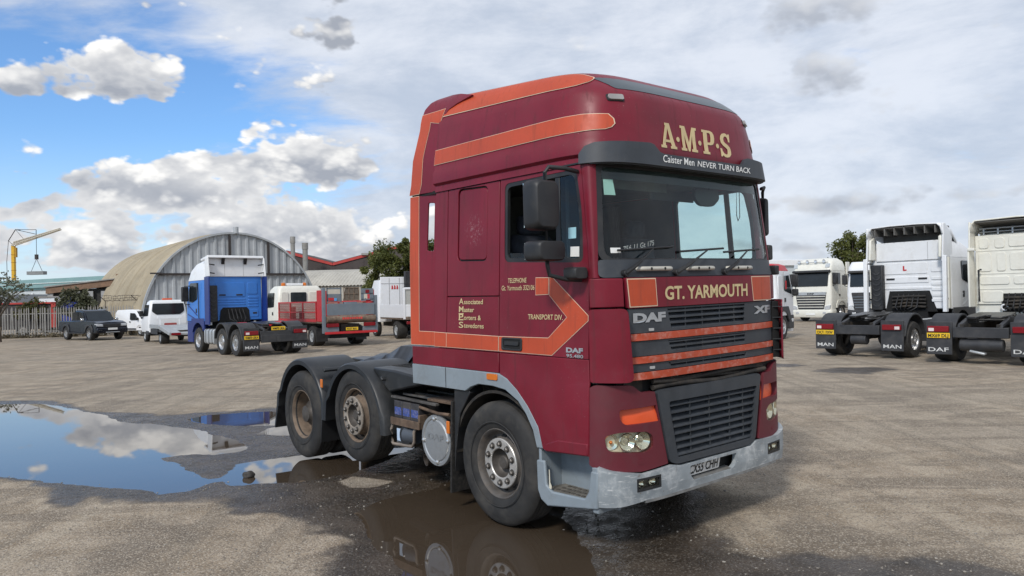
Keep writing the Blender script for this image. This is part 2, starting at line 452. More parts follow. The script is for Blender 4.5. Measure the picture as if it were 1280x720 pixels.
while ya[-1] < 18: ya.append(ya[-1] + .010 + .0042 * (ya[-1] - 2.5))
s_ = ya[-1] - ya[-2]
while ya[-1] < 2500: s_ *= 1.07; ya.append(ya[-1] + s_)
yb = [3.0]; s_ = .05
while yb[-1] > -2500: s_ *= 1.25; yb.append(yb[-1] - s_)
gy = np.array(yb[1:][::-1] + ya)
X, Y = np.meshgrid(gx, gy)
Z, wet, damp = ground_fields(X.ravel(), Y.ravel())
nx, ny = len(gx), len(gy)
co = np.stack([X.ravel(), Y.ravel(), Z], 1)
i = np.arange(nx * ny).reshape(ny, nx)
fa = np.stack([i[:-1, :-1], i[:-1, 1:], i[1:, 1:], i[1:, :-1]], -1).reshape(-1, 4)
me = bpy.data.meshes.new('ground')
me.vertices.add(len(co)); me.vertices.foreach_set('co', co.ravel().astype('f4'))
me.loops.add(fa.size); me.loops.foreach_set('vertex_index', fa.ravel().astype('i4'))
me.polygons.add(len(fa)); me.polygons.foreach_set('loop_start', np.arange(0, fa.size, 4, dtype='i4'))
me.update(calc_edges=True)
at = me.attributes.new('wet', 'FLOAT', 'POINT'); at.data.foreach_set('value', wet.astype('f4'))
at = me.attributes.new('damp', 'FLOAT', 'POINT'); at.data.foreach_set('value', damp.astype('f4'))
me.shade_smooth()
gm = bpy.data.materials.new('packed_gravel'); gm.use_nodes = True
t = NT(gm.node_tree); b = t.n['Principled BSDF']
tc = t.n.new('ShaderNodeTexCoord'); v = tc.outputs['Object']
an = t.n.new('ShaderNodeAttribute'); an.attribute_name = 'wet'
big = t.noise(v, .22, 6, .6, .5); mid = t.noise(v, 1.7, 6, .62, .3); fine = t.noise(v, 38, 5, .7)
mp = t.n.new('ShaderNodeMapping'); mp.inputs['Scale'].default_value = (.35, 1.6, 1); mp.inputs['Rotation'].default_value = (0, 0, R(12)); t.put(mp.inputs[0], v)
streak = t.noise(mp.outputs[0], 1.1, 6, .65, .8)
st = t.voro(v, 95, 'Color'); st2 = t.voro(v, 42, 'Distance'); st3 = t.voro(v, 95, 'Distance')
sx = t.n.new('ShaderNodeSeparateXYZ'); t.put(sx.inputs[0], st)
dry = t.mix(t.ramp(mid, .40, .60), (.270, .208, .140), (.422, .342, .250))
dry = t.mix(t.ramp(big, .44, .58, 0, .65), dry, (.325, .275, .210))
mp2 = t.n.new('ShaderNodeMapping'); mp2.inputs['Scale'].default_value = (2.6, .16, 1); mp2.inputs['Rotation'].default_value = (0, 0, R(38)); t.put(mp2.inputs[0], v)
track = t.noise(mp2.outputs[0], 1.0, 5, .6, .5)
dry = t.mix(t.ramp(track, .53, .61, 0.0, .60), dry, (.46, .385, .285))
dry = t.mix(t.ramp(track, .47, .39, 0.0, .60), dry, (.19, .158, .118))
oil = t.noise(v, .55, 4, .55, .6)
dry = t.mix(t.ramp(oil, .57, .66, 0.0, .70), dry, (.125, .102, .078))
dry = t.mix(t.ramp(streak, .49, .62, 0.0, .80), dry, (.165, .130, .093))
pat = t.noise(v, 4.3, 8, .72, .5)
dry = t.mix(t.ramp(pat, .50, .66, 0.0, .55), dry, (.175, .140, .100))
dry = t.mix(t.ramp(pat, .30, .42, .45, 0.0), dry, (.46, .39, .295))
dry = t.mix(t.math('MULTIPLY', t.ramp(sx.outputs[0], .55, .95), .75), dry, (.52, .455, .365))
dry = t.mix(t.math('MULTIPLY', t.ramp(sx.outputs[1], .70, .96), .7), dry, (.085, .075, .065))
dry = t.mix(t.ramp(fine, .35, .75, 0.0, .45), dry, (.19, .152, .112))
wetc = t.mix(t.ramp(mid, .35, .65), (.036, .027, .019), (.076, .058, .042))
wetc = t.mix(t.math('MULTIPLY', t.ramp(sx.outputs[0], .80, .98), .75), wetc, (.19, .165, .135))
wf = t.ramp(t.math('ADD', an.outputs['Fac'], t.math('MULTIPLY_ADD', fine, .5, -.25)), .22, .85)
t.put(b.inputs['Base Color'], t.mix(wf, dry, wetc))
gl = t.ramp(t.noise(v, 3.1, 7, .7, .4), .38, .60)
rw = t.math('MULTIPLY_ADD', gl, -.22, .52)
ad = t.n.new('ShaderNodeAttribute'); ad.attribute_name = 'damp'
rw = t.math('MULTIPLY_ADD', t.math('MULTIPLY', ad.outputs['Fac'], t.ramp(t.noise(v, 6.5, 6, .7, .5), .40, .56)), -.20, rw)
rm = t.n.new('ShaderNodeMix'); t.put(rm.inputs[0], wf); rm.inputs[2].default_value = .93; t.put(rm.inputs[3], rw)
t.put(b.inputs['Roughness'], rm.outputs[0])
b.inputs['Specular IOR Level'].default_value = .35
h = t.math('ADD', t.math('MULTIPLY', st2, -.7), t.math('ADD', t.math('MULTIPLY', st3, -.35), t.math('MULTIPLY', fine, .8)))
t.put(b.inputs['Normal'], t.bump(h, .75, .012))
me.materials.append(gm)
ground = bpy.data.objects.new('ground', me); COL.objects.link(ground)
structure(ground, 'dusty packed gravel yard with dark damp patches and hollows')

wm = bpy.data.materials.new('puddle_water'); wm.use_nodes = True
t = NT(wm.node_tree); b = t.n['Principled BSDF']
tc = t.n.new('ShaderNodeTexCoord')
t.put(b.inputs['Base Color'], t.mix(t.noise(tc.outputs['Object'], .8, 5, .6), (.050, .036, .024), (.080, .060, .042)))
b.inputs['Roughness'].default_value = .012; b.inputs['IOR'].default_value = 1.65
t.put(b.inputs['Normal'], t.bump(t.noise(tc.outputs['Object'], 5.0, 3, .5), .008, .01))
PL = ['long puddle mirroring blue sky and cloud on the left side of the yard', 'small dark puddle mirroring the blue tractor unit, just behind the rear wheel',
      'brown puddle beside the rear wheel of the maroon truck', 'brown puddle round the front wheel of the maroon truck']
for k_, ((poly, lev, dep), lab) in enumerate(zip(POOLS, PL)):
    P = np.array(poly); st_ = .12
    qx = np.arange(math.floor((P[:, 0].min() - .6) / st_), math.ceil((P[:, 0].max() + .6) / st_)) * st_; qy = np.arange(math.floor((P[:, 1].min() - .6) / st_), math.ceil((P[:, 1].max() + .6) / st_)) * st_
    cx, cy = np.meshgrid(qx, qy)
    ds = [sdist(cx, cy, q[0]) for q in POOLS]
    keep = (ds[k_] < .70) & (ds[k_] <= np.min(ds, 0) + 1e-9)
    mb = MB(); vd = {}
    def gv(a, b_):
        if (a, b_) not in vd: vd[(a, b_)] = mb.bm.verts.new((qx[0] + (a - .5) * st_, qy[0] + (b_ - .5) * st_, lev - .012))
        return vd[(a, b_)]
    for b_, a in zip(*np.nonzero(keep)): mb.bm.faces.new((gv(a, b_), gv(a + 1, b_), gv(a + 1, b_ + 1), gv(a, b_ + 1)))
    o = obj('puddle', mb, wm, smooth=0, recalc=False); structure(o, lab)

# loose stones lying on the yard near the camera
rs = np.random.RandomState(3)
N = 9000
yy = 3.9 + 12 * rs.rand(N) ** 1.7; xx = (rs.rand(N) * 1.8 - .95) * (yy * .72 + .2)
zz, ww, _d = ground_fields(xx, yy)
ico = bmesh.new(); bmesh.ops.create_icosphere(ico, subdivisions=1, radius=1)
iv = np.array([v.co[:] for v in ico.verts]); it = np.array([[v.index for v in f.verts] for f in ico.faces]); ico.free()
sz = .003 + .011 * rs.rand(N) ** 4; sz[:60] *= 1.6
keep_ = vnoise(xx * .9, yy * .9) + .35 * vnoise(xx * 3, yy * 3) > -.12 + .25 * (rs.rand(N) - .5)
xx, yy, zz, sz = xx[keep_], yy[keep_], zz[keep_], sz[keep_]; N = len(xx)
V = []; F = []
for k in range(N):
    a = rs.rand() * 6.28; ca, sa = math.cos(a), math.sin(a)
    q = iv * (1 + .35 * (rs.rand(len(iv), 1) - .5)) * np.array([1, .6 + .5 * rs.rand(), .4 + .35 * rs.rand()]) * sz[k]
    q = np.stack([q[:, 0] * ca - q[:, 1] * sa, q[:, 0] * sa + q[:, 1] * ca, q[:, 2]], 1) + np.array([xx[k], yy[k], zz[k] + sz[k] * .2])
    V.append(q); F.append(it + k * len(iv))
V = np.concatenate(V); F = np.concatenate(F)
me = bpy.data.meshes.new('loose_stones'); me.from_pydata(V.tolist(), [], F.tolist())
me.materials.append(M('stone', (.27, .245, .21), .9, var=.5, ns=60))
o = bpy.data.objects.new('loose_stones', me); COL.objects.link(o)
tag(o, 'loose gravel stones strewn over the yard', kind='stuff')
sp = (-3.03, 8.56)
mb = MB(); bmesh.ops.create_icosphere(mb.bm, subdivisions=3, radius=.055)
for v in mb.bm.verts: v.co = Vector((v.co.x * 1.2 + .006 * math.sin(v.co.y * 90), v.co.y + .006 * math.sin(v.co.z * 80 + 1), v.co.z * .8 + .005 * math.sin(v.co.x * 95)))
o = obj('stone', mb, M('dark_stone', (.05, .045, .04), .8, var=.3, ns=20), smooth=0)
o.location = (sp[0], sp[1], .015)
tag(o, 'fist sized dark stone lying in the edge of the long blue puddle', 'stone')
# ---------------------------------------------------------------- the maroon tractor unit (its frame: X forward from the front axle, Y left, Z up)
maroon = M('maroon_paint', (.170, .0098, .0225), .38, var=.14, ns=1.6, dirt=(.150, .034, .042), amt=.34, ds=3.1, detail=8, rv=.14, spec=.32)
# stone chips, grime runs and slight waviness in the old paint
def weather(m, chip=(.30, .20, .19), chips=.55, runs=(.055, .022, .022), wave=.10):
    t = NT(m.node_tree); b = t.n['Principled BSDF']; old = b.inputs['Base Color'].links[0].from_socket
    tc = t.n.new('ShaderNodeTexCoord'); v = tc.outputs['Object']
    ch = t.math('MULTIPLY', t.ramp(t.noise(v, 75, 2, .5), .70, .76), t.math('MULTIPLY', t.ramp(t.noise(v, 2.2, 4, .6), .42, .66), chips))
    mp = t.n.new('ShaderNodeMapping'); mp.inputs['Scale'].default_value = (9, 9, .55); t.put(mp.inputs[0], v)
    rn = t.math('MULTIPLY', t.ramp(t.noise(mp.outputs[0], 2.0, 6, .65), .52, .72), .42)
    col = t.mix(rn, old, runs)
    t.put(b.inputs['Base Color'], t.mix(ch, col, chip))
    rl_ = b.inputs['Roughness'].links
    if rl_: t.put(b.inputs['Roughness'], t.math('MULTIPLY_ADD', rn, .35, rl_[0].from_socket, clamp=True))
    t.put(b.inputs['Normal'], t.bump(t.noise(v, 2.6, 2, .5), wave, .03))
weather(maroon)
scuffed = maroon.copy(); scuffed.name = 'scuffed_maroon_paint'
t = NT(scuffed.node_tree); b = t.n['Principled BSDF']; old = b.inputs['Base Color'].links[0].from_socket
tc = t.n.new('ShaderNodeTexCoord'); v = tc.outputs['Object']
ln = t.n.new('ShaderNodeVectorMath'); ln.operation = 'DISTANCE'; t.put(ln.inputs[0], t.vmath('MULTIPLY', v, (1, 0, .9))); ln.inputs[1].default_value = (-.29, 0, 2.30)
mk = t.math('MULTIPLY', t.ramp(t.noise(v, 38, 8, .75), .50, .66), t.ramp(ln.outputs['Value'], 0.02, .17, .5, 0.0))
t.put(b.inputs['Base Color'], t.mix(mk, old, (.48, .36, .36)))
orange = M('orange_paint', (.47, .062, .018), .42, var=.10, ns=2.0, dirt=(.33, .07, .035), amt=.35, ds=4.0)
weather(orange, (.50, .36, .28), .5, (.20, .045, .025), .06)
cream = M('cream_lettering', (.60, .47, .25), .5, var=.08, ns=6)
pinstripe = M('pinstripe', (.66, .50, .36), .5)
slate = M('slate_plastic', (.036, .042, .050), .55, var=.18, ns=3, dirt=(.10, .10, .10), amt=.30, ds=5)
black = M('black_plastic', (.016, .0165, .018), .5, var=.25, ns=4, dirt=(.06, .056, .05), amt=.35, ds=4)
rubber = M('tyre_rubber', (.022, .021, .020), .72, var=.3, ns=5, dirt=(.085, .077, .066), amt=.55, ds=3.5, bump=.25, bs=40)
fenderm = M('mudguard_plastic', (.018, .0195, .021), .42, var=.25, ns=2.5, dirt=(.075, .073, .070), amt=.5, ds=2.2)
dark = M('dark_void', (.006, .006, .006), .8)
greyp = M('grey_paint', (.235, .275, .305), .45, var=.08, ns=2, dirt=(.14, .14, .135), amt=.45, ds=4)
scratched = M('scratched_grey_paint', (.27, .30, .318), .5, var=.16, ns=3, dirt=(.62, .63, .62), amt=.75, ds=6)
t = NT(scratched.node_tree); b = t.n['Principled BSDF']; old = b.inputs['Base Color'].links[0].from_socket
tc = t.n.new('ShaderNodeTexCoord'); v = tc.outputs['Object']
mp = t.n.new('ShaderNodeMapping'); mp.inputs['Scale'].default_value = (2, 2.2, 16); mp.inputs['Rotation'].default_value = (R(7), 0, 0); t.put(mp.inputs[0], v)
sc_ = t.ramp(t.noise(mp.outputs[0], 3.0, 8, .75), .56, .66)
col = t.mix(t.math('MULTIPLY', sc_, .8), old, (.60, .61, .60))
rs_ = t.math('MULTIPLY', t.ramp(t.noise(v, 11, 8, .75), .60, .70), .8)
col = t.mix(rs_, col, (.13, .085, .05))
t.put(b.inputs['Base Color'], col)
steel = M('bare_steel', (.42, .41, .39), .38, metal=.85, var=.2, ns=8, dirt=(.10, .075, .055), amt=.5, ds=9)
rusty = M('rusty_iron', (.105, .068, .045), .8, var=.4, ns=7, dirt=(.20, .145, .10), amt=.6, ds=9, bump=.3, bs=50)
grime = M('grimy_chassis', (.022, .0195, .017), .75, var=.4, ns=5, dirt=(.11, .085, .06), amt=.6, ds=5)
alu = M('dull_aluminium', (.36, .37, .375), .42, metal=.6, var=.1, ns=3, dirt=(.17, .165, .16), amt=.5, ds=6)
amber = M('amber_lens', (.60, .16, .02), .18, var=.1)
chrome = M('reflector_chrome', (.80, .79, .74), .12, metal=1.0, var=.05)
lensclr = glass('headlamp_lens', (.97, .96, .90))
windglass = glass('windscreen_glass', (.82, .90, .88), .8)
doorglass = glass('door_glass', (.50, .62, .70), .8)
whitep = M('white_print', (.80, .80, .77), .5, var=.05)
black_print = M('black_print', (.012, .012, .012), .5)
silverp = M('silver_badge', (.50, .52, .54), .3, metal=.7)
trim_in = M('cab_trim', (.075, .078, .080), .85, var=.2, ns=3)
seatm = M('seat_cloth', (.035, .040, .055), .9, var=.3, ns=12)
curtainm = M('curtain_cloth', (.16, .165, .165), .9, var=.15, ns=5)

TR = empty('tractor_unit', mat=Matrix(((.64448, .76462, -.00301, .7582), (-.76456, .64437, -.01541, 7.2756), (-.00984, .01223, .99988, .0135), (0, 0, 0, 1))))
tag(TR, 'maroon and orange high roof tractor unit standing in the puddles, lettered A.M.P.S', 'lorry')
def P(name, mb, mat, parent=TR, bevel=0.0, **k):
    return obj(name, mb, mat, parent, bevel, **k)
def Wd(z): return 1.22 - .047 * max(0.0, z - 1.5)
def S_side(x, z): return (x, -Wd(z), z)                    # near (right hand) side of the cab
def mirror(mb): return mb.mirror_y()
def side_parts(name, build, mat, bevel=.004, both=True, parent=TR, **k):
    o = P(name, build(), mat, parent, bevel, **k)
    if both: P(name, build().mirror_y(), mat, parent, bevel, **k)
    return o
# lower front: one superellipse plan for everything below the windscreen
class Plan:
    def __init__(s, xc, F, W, n):
        s.xc, s.F, s.W, s.n = xc, F, W, n
        tt = [PI / 2 * i / 160 for i in range(161)]
        s.pts = [(xc + (F - xc) * math.sin(a) ** (2 / n), -W * math.cos(a) ** (2 / n)) for a in tt]
        s.arc = [0.0]
        for a, b in zip(s.pts, s.pts[1:]): s.arc.append(s.arc[-1] + math.hypot(b[0] - a[0], b[1] - a[1]))
        s.L = s.arc[-1]
        s.ax = np.array([q[0] for q in s.pts]); s.ay = np.array([q[1] for q in s.pts]); s.aa = np.array(s.arc)
    def at(s, u):
        if u < 0: return (s.xc + u, -s.W)
        if u > s.L:
            x, y = s.at(2 * s.L - u); return (x, -y)
        return (float(np.interp(u, s.aa, s.ax)), float(np.interp(u, s.aa, s.ay)))
    def uy(s, y):
        return float(np.interp(y, s.ay, s.aa)) if y <= 0 else 2 * s.L - float(np.interp(-y, s.ay, s.aa))
    def ux(s, x): return x - s.xc if x < s.xc else float(np.interp(x, s.ax, s.aa))
    def fx(s, y): return s.xc + (s.F - s.xc) * max(0.0, 1 - (abs(y) / s.W) ** s.n) ** (1 / s.n)
PL0 = Plan(.95, 1.375, 1.22, 4)
def S_c(u, z): x, y = PL0.at(u); return (x, y, z)
def S_f(y, z): return (PL0.fx(y), y, z)
US = sorted(set(list(np.linspace(PL0.ux(1.0), PL0.uy(-.6), 30)) + [2 * PL0.L - q for q in np.linspace(PL0.ux(1.0), PL0.uy(-.6), 30)] + list(np.linspace(PL0.uy(-.6), PL0.uy(.6), 9))))
YS = frange(-1.1, 1.1, .1)

# --- cab sides
def sidepanel(outline, holes=(), t=.02, base=0.0, zs=frange(1.5, 3.0, .25)):
    return lambda: MB().panel(outline, S_side, t, holes, (), zs, base)
g = .004
LOCK = roundpoly([(-.517, 2.30), (-.105, 2.285), (-.10, 2.915), (-.51, 2.93)], .05)
side_parts('sleeper_panel', sidepanel([(-.684 + g, 1.965 + g), (.080 - g, 1.965 + g), (.079 - g, 2.952), (-.684 + g, 2.952)], [roundpoly([(-.527, 2.285), (-.094, 2.27), (-.086, 2.93), (-.524, 2.945)], .06)]), maroon)
side_parts('locker_door', lambda: MB().panel(LOCK, S_side, .012, (), (), (2.5, 2.7), -.008), scuffed, .006)
side_parts('lower_sleeper_panel', sidepanel([(-.684 + g, 1.490), (.082, 1.490), (.080 - g, 1.965 - g), (-.684 + g, 1.965 - g)]), maroon)
side_parts('corner_post', sidepanel([(-.880, 1.490), (-.684 - g, 1.490), (-.684 - g, 2.955), (-.880, 2.955)]), maroon)
side_parts('skirt_panel', sidepanel([(-1.26, 1.315), (.082, 1.315), (.082, 1.484), (-1.26, 1.484)], base=.004), maroon)
WIN = roundpoly([(.160, 2.262), (1.066, 2.222), (1.050, 2.60), (.985, 2.915), (.155, 2.902)], [.05, .05, .1, .06, .05])
DOOR = [(.090, 1.490), (1.136, 1.490), (1.139, 2.10), (1.128, 2.26), (1.045, 2.952), (.089, 2.952)]
WIN_H = roundpoly([(.150, 2.250), (1.078, 2.210), (1.062, 2.60), (.995, 2.927), (.145, 2.914)], [.06, .06, .1, .07, .06])
side_parts('door', sidepanel(DOOR, [WIN_H], .03, zs=[1.975, 2.2, 2.5, 2.75]), maroon)
def win_frame(): return MB().panel(WIN_H, S_side, .03, [roundpoly([(.182, 2.284), (1.045, 2.244), (1.028, 2.60), (.968, 2.893), (.178, 2.880)], [.05, .05, .1, .06, .05])], (), (2.4, 2.6, 2.8), -.004)
side_parts('window_frame', win_frame, black)
side_parts('window_bar', lambda: MB().panel([(.775, 2.255), (.830, 2.255), (.800, 2.890), (.748, 2.890)], S_side, .02, (), (), (2.5, 2.7), -.010), black)
# the sliding pane stands open on the near side, so glass fills only the front quarter light there
P('quarter_pane', MB().panel([(.82, 2.25), (1.044, 2.246), (1.028, 2.60), (.968, 2.89), (.79, 2.885)], S_side, .004, (), (), (2.5, 2.7), -.016), doorglass)
P('door_pane', MB().panel([(.18, 2.285), (1.044, 2.246), (1.028, 2.60), (.968, 2.89), (.178, 2.88)], S_side, .004, (), (), (2.5, 2.7), -.016).mirror_y(), glass('far_door_glass', (.93, .99, .99), .6))
P('half_lowered_pane', MB().panel([(.18, 2.285), (.79, 2.258), (.785, 2.295), (.18, 2.325)], S_side, .004, (), (), (), -.018), doorglass)
P('window_sticker', MB().panel([(.900, 2.40), (.985, 2.40), (.985, 2.485), (.900, 2.485)], S_side, .001, base=-.0145), M('blue_sticker', (.35, .62, .70), .5))
P('window_sticker', MB().panel([(.925, 2.262), (1.020, 2.258), (1.020, 2.335), (.925, 2.338)], S_side, .001, base=-.0145), whitep)
# horizontal crease and drop under the waist line
side_parts('drip_rail', lambda: MB().panel([(-.88, 2.957), (1.05, 2.957), (1.05, 2.972), (-.88, 2.972)], S_side, .03, base=.006), black, .003)
# lower door / arch panel
ARCH = [(.088, 1.305), (.20, 1.265), (.318, 1.187), (.445, 1.068), (.566, .912), (.612, .755)]
def S_low(x, z): return (x, -1.22 - .010 * max(0, min(1, (1.32 - z) / .06)), z)
side_parts('step_panel', lambda: MB().panel([(.088, 1.484), (.088, 1.305)] + ARCH[1:] + [(.66, .735), (1.125, .765), (1.140, 1.30), (1.136, 1.484)], S_low, .02, (), (), (1.26, 1.32), 0.0), maroon, .006)
side_parts('step_ridge', lambda: MB().panel([(.65, .742), (1.12, .772), (1.12, .86), (.80, .845), (.665, .80)], S_low, .02, base=.010), maroon, .008)
# grey arch moulding
GREY = [(-1.26, 1.311), (.078, 1.311), (.20, 1.272), (.318, 1.194), (.448, 1.075), (.572, .918), (.618, .752), (.550, .748), (.506, .885), (.430, 1.0), (.330, 1.10), (.17, 1.178), (.0, 1.197), (-.20, 1.197), (-.31, 1.165), (-.385, 1.122), (-1.255, 1.122)]
side_parts('wheel_arch_trim', lambda: MB().panel(GREY, S_side, .05, (), (-.69, -.07), (), .012), greyp, .006)
side_parts('arch_seam', lambda: MB().bx(-.692, -.688, -1.236, -1.20, 1.125, 1.31), black, 0)
side_parts('side_indicator', lambda: MB().panel(rrect(-.068, 1.250, .074, 1.302, .012, 3), S_side, .02, base=.022), amber, .005)
# --- stripes and lettering on the side
def stripe(name, outline, mat=orange, base=.0022, both=True, zs=(1.965, 2.4, 2.7), S=None, us=()):
    side_parts(name, lambda: MB().panel(outline, S or S_side, .0012, (), us, zs, base), mat, 0, both)
def edged(pts, w=.0042, both=True, S=None, us=(), zs=(1.965, 2.4, 2.7), lift=0.0):
    """an orange stripe inside a thin cream pinstripe"""
    stripe('pinstripe', grow(pts, w), pinstripe, .0022 + lift, both, zs, S, us); stripe('orange_stripe', pts, orange, .0040 + lift, both, zs, S, us)
def grow(pts, w):
    n = len(pts); A = sum(pts[i - 1][0] * pts[i][1] - pts[i][0] * pts[i - 1][1] for i in range(n)); s = 1 if A > 0 else -1; out = []
    for i in range(n):
        p, a, b = Vector(pts[i]), Vector(pts[i - 1]), Vector(pts[(i + 1) % n])
        d1 = (p - a).normalized(); d2 = (b - p).normalized()
        n1 = Vector((d1.y, -d1.x)) * s; n2 = Vector((d2.y, -d2.x)) * s
        k = 1 + max(-.6, n1.dot(n2)); out.append(tuple(p + (n1 + n2) * (w / k)))
    return out
edged([(.090, 1.502), (.742, 1.500), (1.132, 1.775), (1.132, 1.812), (.745, 2.104), (.714, 2.104), (.714, 1.966), (.912, 1.797), (.702, 1.630), (.090, 1.622)])
edged([(.550, 1.973), (.698, 1.977), (.698, 2.104), (.550, 2.107)])
edged([(-.680, 1.502), (.078, 1.502), (.078, 1.622), (-.680, 1.628)])
edged([(-.878, 1.502), (-.688, 1.502), (-.688, 1.628), (-.878, 1.631)])
def lettering(txt, u, z, h, w, mat=cream, bold=.01, both=False, S=S_side, align='l', shear=0.0, base=.0055, parent=TR):
    return P('lettering', text_on(MB(), txt, S, u, z, h, w, base, bold, shear, align=align), mat, parent, smooth=0, recalc=False)
lettering('TELEPHONE', .205, 2.074, .040, .235, shear=.1, bold=.006)
lettering('Gt. Yarmouth 332106', .122, 2.012, .042, .415, shear=.1, bold=.004)
for k, (a, b, w) in enumerate((('A', 'ssociated', .275), ('M', 'aster', .15), ('P', 'orters &', .25), ('S', 'tevedores', .29))):
    z = 1.895 - k * .0705
    lettering(a, -.486, z, .056, .068, bold=.008); lettering(b, -.410, z + .002, .044, w)
    for q in (0, .062): P('serif', MB().panel([(-.490, z - .003 + q * .85), (-.416, z - .003 + q * .85), (-.416, z + .007 + q * .85), (-.490, z + .007 + q * .85)], S_side, .001, base=.0058), cream, smooth=0) if a == 'P' else None
lettering('TRANSPORT DIV.', .462, 1.776, .042, .405)
lettering('DAF', .905, 1.532, .036, .180, silverp, .05); lettering('95.480', .908, 1.494, .026, .180, silverp, .02)
# door handle
side_parts('handle', lambda: MB().panel(rrect(.128, 1.512, .392, 1.620, .02), S_side, .03, [rrect(.150, 1.528, .372, 1.604, .012)], base=.012), black, .004)
side_parts('handle_recess', lambda: MB().panel(rrect(.148, 1.526, .374, 1.606, .012), S_side, .004, base=.0060), dark, 0)
side_parts('handle_grip', lambda: MB().panel(rrect(.175, 1.556, .355, 1.588, .012), S_side, .02, base=.018), black, .004)
# --- rear side deflectors: lower, with its slot, and upper
COLL = [(-1.272, 1.502), (-.892, 1.502), (-.892, 2.952), (-1.315, 2.952), (-1.31, 2.37)]
SLOT = roundpoly([(-1.042, 2.408), (-.934, 2.402), (-.928, 2.862), (-1.030, 2.872)], .02)
def S_col(x, z): return (x, -Wd(z) + .02 - .03 * min(1, max(0, (-.89 - x) / .4)), z)
side_parts('side_deflector', lambda: MB().panel(COLL, S_col, .018, [SLOT], (-1.1, -1.2), (1.8, 2.2, 2.6)), maroon)
edged([(-1.268, 1.504), (-.896, 1.504), (-.896, 1.630), (-1.145, 1.632), (-1.165, 2.365), (-1.175, 2.950), (-1.312, 2.950), (-1.307, 2.37)], S=S_col, us=(-1.1, -1.2), zs=(1.8, 2.2, 2.6))
# --- high roof: a stack of plan outlines
LV = [(2.955, 1.165, 1.270, .30, 5.5), (3.012, 1.158, 1.268, .30, 5.5), (3.034, 1.186, 1.282, .30, 5.5), (3.13, 1.186, 1.275, .30, 5.3), (3.160, 1.166, 1.268, .30, 5.2), (3.34, 1.148, 1.255, .30, 4.8), (3.47, 1.122, 1.235, .30, 4.6),
      (3.515, 1.112, 1.215, .28, 4.7), (3.545, 1.102, 1.192, .26, 4.8), (3.60, 1.075, 1.135, .20, 4.9), (3.655, 1.045, 1.065, .15, 5.0), (3.70, 1.010, 1.000, .1, 5.4), (3.728, .968, .955, .08, 5.6), (3.750, .90, .885, .05, 5.2), (3.766, .74, .72, -.05, 4.0), (3.775, .30, .40, -.2, 3.0)]
def lev(z):
    zs = [l[0] for l in LV]
    return [float(np.interp(z, zs, [l[k] for l in LV])) for k in range(1, 5)]
def lift(x, z): return z + .085 * max(0.0, .9 - x) * sstep(np.array(z), 3.40, 3.74)
def S_rs(x, z):                                            # roof, near side, by (x, z)
    w, F, xc, n = lev(z)
    y = -w if x <= xc else -w * max(0.0, 1 - ((x - xc) / (F - xc)) ** n) ** (1 / n)
    return (x, y, float(lift(x, z)))
def S_rf(y, z):                                            # roof, front, by (y, z)
    w, F, xc, n = lev(z)
    x = xc + (F - xc) * max(0.0, 1 - (abs(y) / w) ** n) ** (1 / n)
    return (x, y, float(lift(x, z)))
rings = []
for z, w, F, xc, n in LV:
    q = [(-.88, -w), (-.5, -w), (-.1, -w)] if xc > -.1 else [(-.88, -w), (-.6, -w), (-.35, -w)]
    for k in range(49):
        a = PI / 2 * k / 48; r_ = (max(0, math.sin(a)) ** n + max(0, math.cos(a)) ** n) ** (-1 / n)
        q.append((xc + (F - xc) * r_ * math.sin(a), -w * r_ * max(0, math.cos(a))))
    q = q + [(x, -y) for x, y in q[-2::-1]]
    rings.append([(x, y, float(lift(x, z))) for x, y in q])
mb = MB(); mb.sheet(rings)
vs = [v for v in mb.bm.verts]; n_ = len(rings[0])
mb.bm.verts.ensure_lookup_table()
top = [mb.bm.verts[(len(rings) - 1) * n_ + i] for i in range(n_)]
for i in range(n_ // 2): 
    a, b, c, d_ = top[i], top[i + 1], top[n_ - 2 - i], top[n_ - 1 - i]
    if len({a, b, c, d_}) == 4: mb.bm.faces.new((a, b, c, d_))
    elif len({a, b, c, d_}) == 3: mb.bm.faces.new(list(dict.fromkeys((a, b, c, d_))))
mb.bm.faces.new([mb.bm.verts[k * n_] for k in range(len(rings))] + [mb.bm.verts[k * n_ + n_ - 1] for k in range(len(rings) - 1, -1, -1)])
P('roof', mb, maroon, smooth=50)
UX = list(np.linspace(.3, 1.0, 6)) + list(np.linspace(1.02, 1.27, 24))
edged([(-.878, 3.214), (1.0, 3.214), (1.155, 3.220), (1.178, 3.235), (1.186, 3.262), (1.178, 3.300), (1.155, 3.335), (1.0, 3.343), (-.870, 3.348)], S=S_rs, us=UX, zs=(3.28,), lift=.004)
edged(roundpoly([(-.82, 3.590), (.80, 3.590), (.90, 3.60), (.965, 3.625), (.955, 3.665), (.88, 3.698), (.80, 3.712), (-.74, 3.712)], [.0, .05, .03, .02, .02, .03, .03, .0]), S=S_rs, us=list(np.linspace(-.5, .6, 6)) + list(np.linspace(.65, .96, 14)), zs=(3.60, 3.62, 3.655, 3.68, 3.70), lift=.004)
